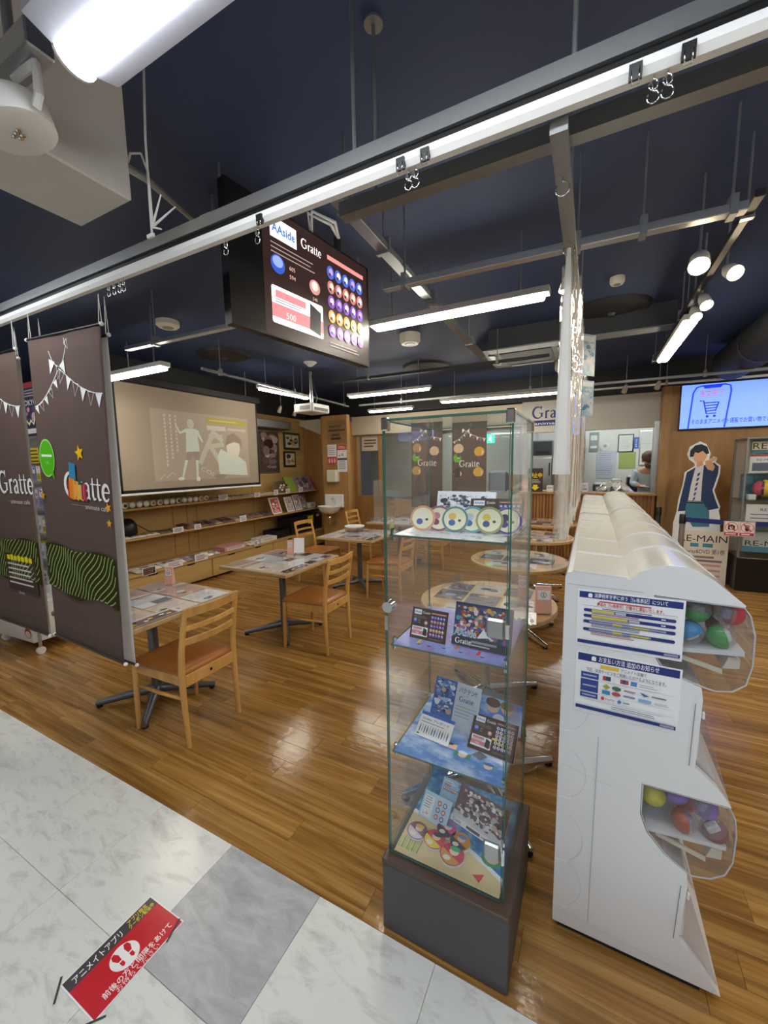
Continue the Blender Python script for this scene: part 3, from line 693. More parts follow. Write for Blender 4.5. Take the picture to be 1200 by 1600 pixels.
# ---- things on the tables
def number_stand(loc, rz, digit, label, z=TH+0.0077, w=0.055, h=0.13):
    t = thing('number_stand', label, 'number stand', (loc[0], loc[1], z), rz, 'table number stands')
    obj('stand', MB().prism([(-0.028, 0), (0.028, 0), (0.008, h), (-0.008, h)], 'x', -w/2, w/2), 'paper_pink', t)
    a = math.atan2(0.02, h); V = Vector((0, math.sin(a), math.cos(a)))
    p = Print(); p.rect(-w/2+0.008, h*0.52, w/2-0.008, h*0.86, '#f4f4f2'); p.ring(0, h*0.69, 0.0135, 0.016, '#222226'); p.text(digit, 0, h*0.69-0.009, 0.018, '#222226', align='c', bold=0.01)
    p.place('number_card', t, (0, -0.028, 0), (1, 0, 0), V, 'print_matte')
    return t
number_stand((-2.78, 1.86), 0.5, '16', 'pink number stand on the table beside the banners')
number_stand((-2.62, 3.04), 0.4, '7', 'pink number stand beside the white menu stand')
number_stand((-0.215, 2.40), 0.3, '5', 'pink stand numbered 5 on the nearest round table', w=0.085, h=0.155)
number_stand((-0.36, 2.62), 0.2, '21', 'white and pink stand numbered 21 on the nearest round table', w=0.05, h=0.14)
t = thing('menu_stand', 'white card in a clear stand on the square table', 'menu stand', (-2.50, 3.02, TH+0.0077), 0.45)
obj('card', MB().slab(lambda u, v: (-0.05+0.1*u, 0.0+0.03*v, 0.015+0.145*v), 2, 2, (0, 0.004, 0)), 'paper_white', t)
obj('holder', MB().prism([(-0.035, 0), (0.05, 0), (0.05, 0.006), (-0.004, 0.012), (-0.035, 0.03)], 'x', -0.055, 0.055), 'acrylic', t)
t = thing('serving_tray', 'clear plastic tray turned over on the third square table', 'tray', (-2.72, 4.42, TH+0.0077), 0.2)
obj('tray', MB().lathe([(0.12, 0.0), (0.125, 0.05), (0.11, 0.06), (0.0001, 0.06)], n=24), 'dome', t, True, angle=0.6)
obj('rim', MB().lathe([(0.11, 0.06), (0.13, 0.062), (0.13, 0.072), (0.11, 0.07)], n=24), 'white_plastic', t)
t = thing('bottle', 'small green spray bottle on the third square table', 'bottle', (-2.24, 4.55, TH+0.0077), 0)
obj('body', MB().lathe([(0.026, 0), (0.028, 0.09), (0.014, 0.115), (0.012, 0.13)], n=14), 'pale_green', t, True, angle=0.6)
obj('cap', MB().lathe([(0.014, 0.13), (0.014, 0.155), (0.006, 0.165)], n=12), 'white_plastic', t)
t = thing('folder', 'translucent plastic folder standing on edge of the round table', 'folder', (-0.82, 2.66, TH+0.0077), 0.6)
obj('sheet', MB().prism([(-0.1, 0), (0.08, 0), (0.03, 0.09), (0.005, 0.1)], 'y', -0.004, 0.004), 'dome', t)
t = thing('price_card', 'clear price card lying beside the number 5 stand', 'card', (-0.30, 2.22, TH+0.0077), 0.12)
obj('wedge', MB().prism([(-0.05, 0), (0.05, 0), (0.035, 0.045)], 'x', -0.075, 0.075), 'acrylic', t)
p = Print(); p.rect(-0.07, 0.002, 0.07, 0.085, '#e6e4e2')
for k in range(4): p.ell(-0.048+0.032*k, 0.024, 0.011, 0.014, ['#4a4a50', '#6a5f5c'][k % 2], 10)
p.lines(-0.06, 0.08, 0.06, 4, 0.011, 0.003, '#9a9088', 3)
p.place('card_print', t, (0, -0.048, 0.002), (1, 0, 0), (0, 0.085, 0.045), 'print_gloss')
# ================================================================== GLASS DISPLAY CASE
CX0, CX1, CY0, CY1, CB, CT = -0.56, -0.155, 1.03, 1.455, 0.262, 1.68
dc = thing('display_case', 'tall clear glass display case on a dark grey base', 'display case', (CX0, CY0, 0))
def L(x, y, z=0): return (x-CX0, y-CY0, z)
def cbox(x0, x1, y0, y1, z0, z1, bev=0): return MB().box(x0-CX0, x1-CX0, y0-CY0, y1-CY0, z0, z1, bev)
obj('base', cbox(CX0, CX1, CY0, CY1, 0.004, CB-0.016, 0.003), 'case_base', dc)
obj('base_rim', cbox(CX0-0.002, CX1+0.002, CY0-0.002, CY1+0.002, CB-0.016, CB, 0.003), 'case_side', dc)
obj('glide', cbox(CX0+0.02, CX1-0.02, CY0+0.02, CY1-0.02, 0, 0.004), 'rubber', dc)
GX0, GX1, GY0, GY1 = CX0+0.012, CX1-0.022, CY0+0.03, CY1-0.012
th = 0.005
def pane(name, x0, x1, y0, y1, z0, z1):
    g = obj(name, cbox(x0, x1, y0, y1, z0, z1), 'glass', dc)
    dims = (x1-x0, y1-y0, z1-z0); k = dims.index(min(dims)); e = 0.0012
    for (a, b) in [(i, j) for i in range(3) for j in (0, 1) if i != k]:
        lo = [x0, y0, z0]; hi = [x1, y1, z1]
        c = (hi if b else lo)[a]; lo[a], hi[a] = (c-e*0.3, c+e) if b else (c-e, c+e*0.3)
        obj('edge', cbox(lo[0], hi[0], lo[1], hi[1], lo[2], hi[2]), 'glass_edge', g)
    return g
pane('glass_door', GX0, GX1-0.008, GY0, GY0+th, CB+0.004, CT-0.006)
pane('glass_side', GX0, GX0+th, GY0+0.008, GY1-0.008, CB, CT-0.006)
pane('glass_side', GX1-th, GX1, GY0+0.008, GY1-0.008, CB, CT-0.006)
pane('glass_back', GX0, GX1, GY1-th, GY1, CB, CT-0.006)
pane('glass_top', GX0-0.002, GX1+0.002, GY0-0.002, GY1+0.002, CT-0.005, CT)
SH = [1.335, 0.985, 0.62]
for z in SH: pane('glass_shelf', GX0+0.008, GX1-0.008, GY0+0.02, GY1-0.01, z-0.005, z)
for z in SH:
    for x in (GX0+0.012, GX1-0.012):
        for y in (GY0+0.035, GY1-0.03):
            s = 1 if x < -0.4 else -1
            obj('shelf_clip', cbox(x-0.006, x+0.006, y-0.007, y+0.007, z-0.022, z+0.018, 0.003), 'chrome', dc)
for x, y in ((GX0, GY0), (GX1-0.014, GY0), (GX0, GY1-0.014), (GX1-0.014, GY1-0.014)):
    obj('corner_clamp', cbox(x-0.004, x+0.018, y-0.004, y+0.018, CT-0.034, CT+0.004, 0.003), 'chrome', dc)
for z in (1.50, 1.10, 0.42):
    h = obj('hinge', cbox(GX1-0.060, GX1-0.012, GY0-0.004, GY0+0.012, z-0.028, z+0.028, 0.005), 'stainless', dc)
    obj('hinge_knuckle', MB().cyl(L(GX1-0.004, GY0-0.004, z-0.02), L(GX1-0.004, GY0-0.004, z+0.02), 0.006, n=10), 'chrome', h)
lk = obj('lock', MB().cyl(L(GX0+0.012, GY0-0.012, 1.115), L(GX0+0.012, GY0+0.02, 1.115), 0.017, n=18), 'chrome', dc, True, angle=0.6)
obj('key', MB().box(0.018, 0.028, 0.012, 0.014, 1.045, 1.09), 'stainless', lk)

GI = 'sheets and boards in the glass case'
def sheet(name, label, cat, pr, o, U, V, w, h, material='print_gloss', th_=0.0025, base='paper_white', group=GI):
    """a thin board with a print on it; o = lower-left corner, world"""
    t = thing(name, label, cat, o, 0, group)
    U = Vector(U).normalized(); V = Vector(V).normalized(); n = U.cross(V)
    vs = [U*a+V*b-n*c for c in (0, th_) for a, b in ((0, 0), (w, 0), (w, h), (0, h))]
    obj('board', MB().add(vs, [(0, 1, 2, 3), (7, 6, 5, 4), (0, 4, 5, 1), (1, 5, 6, 2), (2, 6, 7, 3), (3, 7, 4, 0)]), base, t)
    pr.place('print', t, (0, 0, 0), U, V, material)
    return t
def skyprint(w, h, seed, cols=None): return Print(0.00004)
def menu_board(w, h, seed, base='#3d2823'):
    """dark menu sheet with rows of round pictures, a price box and lettering"""
    p = Print(0.00005); p.rect(0, 0, w, h, base); r = random.Random(seed)
    p.rect(w*0.06, h*0.78, w*0.27, h*0.94, '#e9eef6'); p.text('AAside', w*0.075, h*0.83, h*0.07, '#3b6fb5', w=w*0.18, bold=0.02)
    logo(p, w*0.31, h*0.83, h*0.085, '#f2efe8')
    p.lines(w*0.06, h*0.74, w*0.46, 3, h*0.035, h*0.009, '#9b8a84', seed)
    p.ell(w*0.11, h*0.58, w*0.055, h*0.075, '#3456b8'); p.ell(w*0.11, h*0.60, w*0.04, h*0.045, '#8fa6e0')
    p.ell(w*0.42, h*0.54, w*0.05, h*0.065, '#c58a86'); p.ell(w*0.42, h*0.55, w*0.03, h*0.04, '#e8d6d0')
    p.text('605', w*0.20, h*0.58, h*0.035, '#d9b6a4'); p.text('594', w*0.20, h*0.51, h*0.035, '#d9b6a4'); p.text('540', w*0.42, h*0.42, h*0.03, '#d9b6a4', align='c')
    p.rrect(w*0.05, h*0.10, w*0.49, h*0.40, h*0.02, '#eef1f6'); p.rect(w*0.05, h*0.15, w*0.49, h*0.26, '#d9838a')
    p.rect(w*0.08, h*0.31, w*0.33, h*0.37, '#d9838a'); p.text('500', w*0.20, h*0.165, h*0.055, '#f8e8e4', align='c')
    p.poly([(w*0.36, h*0.15), (w*0.46, h*0.12), (w*0.47, h*0.33), (w*0.37, h*0.38)], '#2b2b30'); p.lines(w*0.08, h*0.30, w*0.32, 2, h*0.02, h*0.006, '#4a4f6a', seed)
    p.rect(w*0.55, h*0.86, w*0.95, h*0.90, '#d98f8a')
    rows = ['#4a63c8', '#b4736e', '#7a4cb0', '#d0a050', '#8a58c0']
    for j in range(5):
        for i in range(5):
            cx, cy = w*(0.58+0.08*i), h*(0.75-0.135*j)
            p.ell(cx, cy, w*0.037, h*0.060, rows[j], 14); p.ell(cx+w*0.004, cy+h*0.006, w*0.02, h*0.034, r.choice(['#e6d8e8', '#d0d8f4', '#f0dcc8', '#b8a0d8']), 10); p.ell(cx-w*0.006, cy-h*0.02, w*0.014, h*0.016, r.choice(['#2c2440', '#5a3040', '#30407a']), 8)
    p.lines(w*0.55, h*0.10, w*0.92, 2, h*0.03, h*0.008, '#9b8a84', seed+1)
    return p
# top shelf
z = SH[0]+0.0012
p = Print(0.00004); w, d = 0.33, 0.36; p.rect(0.06, 0.02, 0.2, 0.05, '#f4f5f8')
sheet('shelf_sheet', 'white sheet with grey sketch pattern lying on the top glass shelf', 'sheet', p, (GX0+0.02, GY0+0.022, z), (1, 0, 0), (0, 1, 0), w, d, th_=0.001, base='sketch_print')
p = Print(0.00005); w, h = 0.20, 0.10; p.rect(0, 0, w, h, '#e6e9f0'); p.blobs(0.008, 0.01, w-0.01, h-0.01, ['#3b4152', '#c9d0dc', '#f6f8fb', '#6b7488', '#dfe4ec', '#2b2f3c', '#f0f2f6'], 150, 9, 0.13)
sheet('manga_board', 'white board with grey line drawings propped at the back of the top shelf', 'board', p, (-0.47, GY0+0.24, z+0.02), (1, 0, 0), (0, 0.25, 1), w, h)
p = menu_board(0.16, 0.1, 77); sheet('menu_card', 'dark brown menu card with round pictures behind the coasters', 'card', p, (-0.335, GY0+0.17, z+0.003), (1, 0.25, 0), (0, 0.25, 1), 0.16, 0.1)
BC = ['#e2a074', '#96506a', '#5c8596', '#58a0b4', '#9aa06a', '#4a4a92']
for k in range(6):
    x = -0.50+k*0.052+0.028; y = GY0+0.115+0.004*(k % 2)+k*0.0045
    t = thing('coaster', ['orange', 'plum', 'teal', 'turquoise', 'olive', 'violet'][k]+' rimmed round coaster leaning in the row on the top shelf', 'coaster', (x, y, z+0.0005), 0.1, 'round coasters on the top shelf')
    a = 0.28; V = Vector((0, math.sin(a), math.cos(a))); n = Vector((1, 0, 0)).cross(V); r = 0.041
    ringv = [Vector((r*math.cos(q*2*PI/28), 0, 0))+V*(r+r*math.sin(q*2*PI/28)) for q in range(28)]
    obj('disc', MB().add(ringv+[v-n*0.004 for v in ringv], [tuple(range(28)), tuple(range(28, 56))[::-1]]+[(i, (i+1) % 28, (i+1) % 28+28, i+28) for i in range(28)]), 'cream_plastic', t)
    p = Print(0.00006); p.ring(0, r, r*0.84, r*0.99, BC[k]); p.ell(0, r, r*0.84, r*0.84, '#ece7c8', 24)
    p.ell(-r*0.2, r*1.2, r*0.3, r*0.28, ['#efe2d8', '#c8788a', '#ddb86a', '#b8c8d8', '#e2c860', '#3a3a5a'][k]); p.ell(-r*0.22, r*0.72, r*0.26, r*0.24, ['#5a6ab0', '#7a4660', '#3f6ab0', '#3a70a8', '#4a5a90', '#4a4a80'][k]); p.ell(r*0.35, r*0.9, r*0.12, r*0.1, '#4a4048')
    p.place('print', t, (0, 0, 0), (1, 0, 0), V, 'print_matte')
# second shelf
z = SH[1]+0.0012
p = Print(0.00004); w, d = 0.345, 0.36; r = random.Random(4)
for u, v, c in ((0.07, 0.05, '#e8dc5a'), (0.19, 0.06, '#e07a3a'), (0.26, 0.05, '#d83a3a'), (0.13, 0.10, '#d8d840')): p.poly([(u-0.006, v-0.016), (u+0.006, v-0.016), (u+0.004, v+0.014), (u-0.003, v+0.016)], c)
for u, v in ((0.075, 0.03), (0.11, 0.028), (0.155, 0.035), (0.21, 0.03), (0.275, 0.026)): p.ell(u, v, 0.007, 0.003, '#22242c', 8)
sheet('shelf_sheet', 'blue and violet starry sheet lying on the second glass shelf', 'sheet', p, (GX0+0.014, GY0+0.022, z), (1, 0, 0), (0, 1, 0), w, d, th_=0.001, base='star_print')
p = menu_board(0.125, 0.098, 21); sheet('menu_board', 'small dark brown menu board standing on the violet sheet', 'menu board', p, (-0.505, GY0+0.085, z+0.002), (1, -0.06, 0), (0, 0.38, 1), 0.125, 0.098)
p = Print(0.00005); w, h = 0.18, 0.13; p.rect(0, 0, w, h, '#31406e'); r = random.Random(8)
cols = ['#a83a3c', '#d8cbd0', '#4aa0b8', '#e2b23a', '#6a3c98', '#c0506a', '#d6a882', '#2f4a8a', '#8a5ab0', '#e8e0e4', '#b0522e', '#54789c']
for k in range(190):
    u = r.uniform(0.012, w-0.012); v = r.uniform(0.03, h-0.012); a = r.uniform(0.003, 0.009); p.ell(min(max(u, a), w-a), min(max(v, a), h-a), a, a*r.uniform(0.5, 1), cols[k % 12], 9)
for k in range(14): u = 0.016+k*0.0115; v = 0.052+0.02*((k*5) % 4); p.ell(u, v, 0.005, 0.0058, '#e8cdb4', 10); p.ell(u, v+0.004, 0.006, 0.004, cols[(k*5) % 12], 9)
p.rect(0, 0, w, 0.024, '#1b2432'); logo(p, 0.012, 0.006, 0.017, '#f0f0ee')
p.text('AAside', 0.006, 0.03, 0.022, '#f4f6fa', w=0.07, bold=0.03); p.text('AAside', 0.007, 0.031, 0.02, '#4a9ad0', w=0.067)
p.poly([(0.08, 0.03), (0.098, 0.062), (0.104, 0.05), (0.13, 0.03), (0.112, 0.036)], '#e6e8ee'); p.rect(0.062, 0.014, 0.14, 0.021, '#8a8f9a'); p.rect(0.062, 0.006, 0.12, 0.010, '#aab0ba')
sheet('key_visual_board', 'large colourful crowd picture board on the second glass shelf', 'board', p, (-0.365, GY0+0.10, z+0.002), (1, -0.05, 0), (0, 0.34, 1), w, h)
# third shelf
z = SH[2]+0.0012
p = skyprint(0.345, 0.37, 12)
for u, v, s in ((0.15, 0.10, 1.0), (0.205, 0.075, 0.9), (0.29, 0.06, 0.9)):
    p.rect(u-0.03*s, v-0.012, u+0.03*s, v+0.012, ['#e8c8a8', '#3f8a6a', '#5a9ac8'][int(u*20) % 3]); p.ell(u, v, 0.014, 0.012, '#eed4b8', 10); p.ell(u, v+0.010, 0.017, 0.007, ['#4a3428', '#e8ecee', '#3a70b8'][int(u*20) % 3], 10)
p.poly([(0.2, 0.15), (0.24, 0.19), (0.285, 0.16), (0.25, 0.12)], '#4a4a4e'); p.poly([(0.23, 0.09), (0.25, 0.115), (0.28, 0.1), (0.262, 0.075)], '#54606a')
sheet('shelf_sheet', 'blue sky and clouds sheet lying on the third glass shelf', 'sheet', p, (GX0+0.014, GY0+0.02, z), (1, 0, 0), (0, 1, 0), 0.345, 0.37, th_=0.001, base='sky_print')
p = Print(0.00005); w, h = 0.175, 0.15; p.rect(0, 0, w, h, '#c9d3dc'); p.rect(0, 0, w*0.48, h, '#2f62b4'); p.blobs(0.004, 0.03, w*0.47, h-0.004, ['#6f9ad8', '#dfe8f2', '#c8a890', '#2a3040', '#24509c', '#aac4e8', '#3f70c0', '#2f62b4'], 110, 15, 0.15)
p.text('バクテン!!', w*0.55, h*0.80, h*0.10, '#24385e', w=w*0.38, bold=0.01); logo(p, w*0.58, h*0.60, h*0.12, '#3a5f96'); p.text('×', w*0.74, h*0.73, h*0.05, '#24385e', align='c'); p.lines(w*0.53, h*0.5, w*0.95, 4, h*0.07, h*0.012, '#7d8a98', 2)
sheet('announcement_board', 'blue and grey announcement board leaning on the third glass shelf', 'board', p, (-0.49, GY0+0.22, z+0.002), (1, -0.12, 0), (0.05, 0.55, 1), w, h)
p = Print(0.00005); w, h = 0.125, 0.085; p.rect(0, 0, w, h, '#f0f0f2'); p.rect(0, h*0.86, w, h, '#2f5bb8'); p.text('Gratte プレゼント', w*0.08, h*0.68, h*0.09, '#2f4a9a', w=w*0.8, bold=0.01); p.lines(w*0.06, h*0.6, w*0.94, 1, 0.01, h*0.03, '#8a90a4', 1)
for k in range(12): p.ell(w*(0.09+0.075*k), h*0.3, w*0.016, h*0.17, ['#3a4258', '#a8b4cc', '#5a4a4a'][k % 3], 8); p.ell(w*(0.09+0.075*k), h*0.46, w*0.014, h*0.035, '#d8b89c', 8)
p.rect(w*0.05, h*0.05, w*0.12, h*0.1, '#333333'); sheet('campaign_card', 'white campaign card with a row of tiny figures on the sky sheet', 'card', p, (-0.505, GY0+0.12, z+0.004), (1, -0.12, 0), (0.05, 0.9, 0.55), w, h)
p = menu_board(0.15, 0.12, 33)
for j in range(6):
    for i in range(5): p.ell(0.15*(0.585+0.08*i), 0.12*(0.74-0.105*j), 0.0048, 0.0048, '#f2efec', 12); p.ell(0.15*(0.585+0.08*i), 0.12*(0.74-0.105*j), 0.002, 0.003, '#4a4a52', 8)
p.rect(0.075, 0.045, 0.09, 0.052, '#e8d840')
sheet('menu_board', 'brown menu board with white round pictures leaning on the sky sheet', 'menu board', p, (-0.325, GY0+0.135, z+0.004), (1, -0.1, 0), (0, 0.9, 0.5), 0.15, 0.12)
p = Print(0.00005); p.ell(0.05, 0.07, 0.022, 0.02, '#d8b89c'); p.ell(0.05, 0.084, 0.026, 0.016, '#5a4030'); p.ell(0.1, 0.072, 0.02, 0.018, '#d8b48c'); p.ell(0.1, 0.084, 0.024, 0.014, '#8a6a40'); p.ell(0.075, 0.03, 0.024, 0.022, '#dfe4e8')
sheet('picture_board', 'blue picture board behind the brown menu on the third shelf', 'board', p, (-0.325, GY0+0.27, z+0.002), (1, -0.1, 0), (0, 0.4, 1), 0.15, 0.1, base='sky_print')
# bottom
z = CB+0.0012
p = Print(0.00004); w, d = 0.345, 0.375; p.poly([(0, 0), (w, 0), (w, 0.05), (0.24, 0.10), (0.10, 0.15), (0, 0.17)], '#dcc79a')
p.stroke([(0, 0.175), (0.10, 0.155), (0.24, 0.105), (w, 0.055)], 0.014, '#e8f0f4'); p.ell(0.02, 0.02, 0.001, 0.001, '#dcc79a')
for k in range(12): p.stroke([(0.005+k*0.006, 0.02), (0.004+k*0.0065, 0.06+0.012*(k % 3))], [0.004, 0.001], ['#7ab04a', '#a8cc5a', '#4f8a3a'][k % 3])
p.poly([(0.255, 0.035), (0.29, 0.05), (0.28, 0.018)], '#d84a50'); p.ell(0.30, 0.11, 0.034, 0.028, '#4a9a6a'); p.ell(0.30, 0.112, 0.022, 0.018, '#e8ccb0')
sheet('shelf_sheet', 'beach picture sheet with blue sea and sand lying in the case bottom', 'sheet', p, (GX0+0.012, GY0+0.012, z), (1, 0, 0), (0, 1, 0), w, d, th_=0.001, base='water_print')
for k, (x, y, r, cs, nm) in enumerate(((-0.49, 0.105, 0.036, ('#7a4a6a', '#d8cfd8', '#e2b83a'), 'purple'), (-0.425, 0.10, 0.038, ('#d84848', '#e8d04a', '#3a3a48'), 'red and yellow'), (-0.40, 0.155, 0.036, ('#d04888', '#2a3448', '#3f86c8'), 'magenta'), (-0.345, 0.13, 0.036, ('#d8902a', '#3a3a44', '#6a8ac0'), 'orange'), (-0.355, 0.075, 0.041, ('#c83a5a', '#d89a4a', '#3fae7a'), 'crimson'))):
    t = thing('round_badge', 'glossy round '+nm+' badge lying on the beach picture', 'badge', (x, GY0+y, z+0.0015), 0, 'round badges in the case bottom')
    obj('disc', MB().lathe([(r, 0), (r, 0.003), (r*0.8, 0.006), (1e-4, 0.008)], n=28), 'white_plastic', t, True, angle=0.8)
    p = Print(0.0001); p.poly([(r*0.97*math.cos(a), r*0.97*math.sin(a)) for a in [PI*q/12 for q in range(24)]], cs[0]); p.poly([(r*0.9*math.cos(a), r*0.9*math.sin(a)) for a in [PI*(0.9+q*0.07) for q in range(14)]], cs[1]); p.ell(r*0.1, r*0.25, r*0.38, r*0.34, '#ecd2bc'); p.ell(r*0.12, r*0.5, r*0.44, r*0.22, cs[2]); p.ell(-r*0.3, -r*0.45, r*0.3, r*0.22, '#f0e8d8')
    p.place('print', t, (0, 0, 0.008), (1, 0, 0), (0, 1, 0), 'print_gloss')
p = Print(0.00005); w, h = 0.11, 0.085; p.rect(0, 0, w, h, '#b8d4ec'); p.rect(0.006, h*0.08, w*0.42, h*0.85, '#e8eef6'); p.lines(0.01, h*0.8, w*0.38, 5, h*0.09, h*0.03, '#8a9ab4', 4); p.blobs(0.012, h*0.12, w*0.4, h*0.4, ['#7a5a5a', '#c8a890'], 8, 2, 0.1)
for j in range(3):
    for i in range(2): p.ell(w*(0.6+0.2*i), h*(0.74-0.25*j), w*0.075, h*0.1, ['#c8584a', '#3f6ab0'][(i+j) % 2], 14); p.ell(w*(0.6+0.2*i), h*(0.74-0.25*j), w*0.045, h*0.06, '#e8d0bc', 10)
sheet('info_card', 'pale blue goods card propped on the beach picture', 'card', p, (-0.515, GY0+0.17, z+0.004), (1, -0.15, 0), (0.1, 0.75, 0.66), w, h)
p = Print(0.00005); w, h = 0.125, 0.08; p.rect(0, 0, w, h, '#9cc4e6'); p.rect(w*0.5, h*0.8, w*0.95, h*0.93, '#5f96d0'); p.lines(w*0.04, h*0.9, w*0.45, 2, h*0.08, h*0.03, '#e8f0f8', 1)
for k in range(9): p.ell(w*(0.1+0.07*(k % 6)), h*(0.55 if k < 6 else 0.76), w*0.03, h*0.09, '#a8483e', 9); p.ell(w*(0.1+0.07*(k % 6)), h*(0.57 if k < 6 else 0.78), w*0.018, h*0.05, '#eed8c8', 8)
p.blobs(w*0.5, h*0.4, w*0.95, h*0.7, ['#c8b48a', '#7a6a5a', '#e0d0b0'], 10, 3, 0.2); p.blobs(w*0.1, h*0.06, w*0.9, h*0.3, ['#9a4a4a', '#d8c0b0', '#c87a6a'], 12, 5, 0.15)
sheet('info_card', 'blue goods card with small faces behind the pale card', 'card', p, (-0.47, GY0+0.265, z+0.006), (1, -0.15, 0), (0.1, 0.65, 0.76), w, h)
p = Print(0.00005); w, h = 0.195, 0.12; p.rect(0, 0, w, h, '#cfd0d4'); p.rect(0, h*0.3, w, h, '#6a4a52'); p.blobs(0.006, h*0.2, w-0.006, h-0.004, ['#3a3238', '#dcd8da', '#7a4a54', '#b4b0b4', '#e8e6e8', '#54464e', '#6a4a52', '#c8a8a0'], 190, 19, 0.12)
p.rect(0, 0, w, h*0.14, '#e4e4e6'); logo(p, 0.01, h*0.03, h*0.09, '#3a3a40'); p.rect(w*0.33, h*0.03, w*0.6, h*0.1, '#44464e'); p.rect(w*0.63, h*0.05, w*0.95, h*0.08, '#9a9ca4')
sheet('key_visual_board', 'grey and wine coloured group picture board in the case bottom', 'board', p, (-0.40, GY0+0.205, z+0.004), (1, -0.28, 0), (0.12, 0.7, 0.7), w, h)
p = Print(); p.ell(0.03, 0.1, 0.008, 0.006, '#b8dcf0'); sheet('backdrop_strip', 'bright blue water backdrop strip at the back of the case bottom', 'sheet', p, (-0.55+0.015, GY1-0.02, z+0.001), (1, 0, 0), (0, 0.05, 1), 0.07, 0.2, base='water_print')
# ================================================================== CAPSULE MACHINES
GXL, GY, GP = -0.055, 1.29, 0.295
BODY = [(0.0, 0.022), (0.0, 1.205), (0.006, 1.217), (0.02, 1.222), (0.165, 1.215), (0.19, 1.235), (0.22, 1.25), (0.255, 1.259), (0.29, 1.259), (0.32, 1.25), (0.355, 1.228), (0.39, 1.198), (0.42, 1.172),
        (0.225, 1.178), (0.225, 1.02), (0.25, 0.975), (0.30, 0.95), (0.345, 0.935), (0.35, 0.90), (0.345, 0.70), (0.365, 0.685), (0.40, 0.655), (0.43, 0.612),
        (0.225, 0.608), (0.225, 0.51), (0.245, 0.455), (0.29, 0.405), (0.345, 0.37), (0.35, 0.335), (0.34, 0.145), (0.365, 0.122), (0.405, 0.075), (0.445, 0.022)]
DOME_U = [(0.228, 1.174), (0.418, 1.17), (0.432, 1.15), (0.444, 1.10), (0.445, 1.02), (0.436, 0.965), (0.41, 0.94), (0.375, 0.932), (0.348, 0.937), (0.30, 0.952), (0.252, 0.977), (0.228, 1.02)]
DOME_L = [(0.228, 0.604), (0.428, 0.608), (0.44, 0.58), (0.446, 0.53), (0.444, 0.45), (0.43, 0.405), (0.40, 0.378), (0.36, 0.366), (0.347, 0.371), (0.292, 0.407), (0.248, 0.457), (0.228, 0.51)]
def shell(prof, t):
    n = len(prof); cx = sum(q[0] for q in prof)/n; cz = sum(q[1] for q in prof)/n
    return prof
mat('divider_grey', '#77757a', 0.4); mat('edge_highlight', '#b9babd', 0.2)
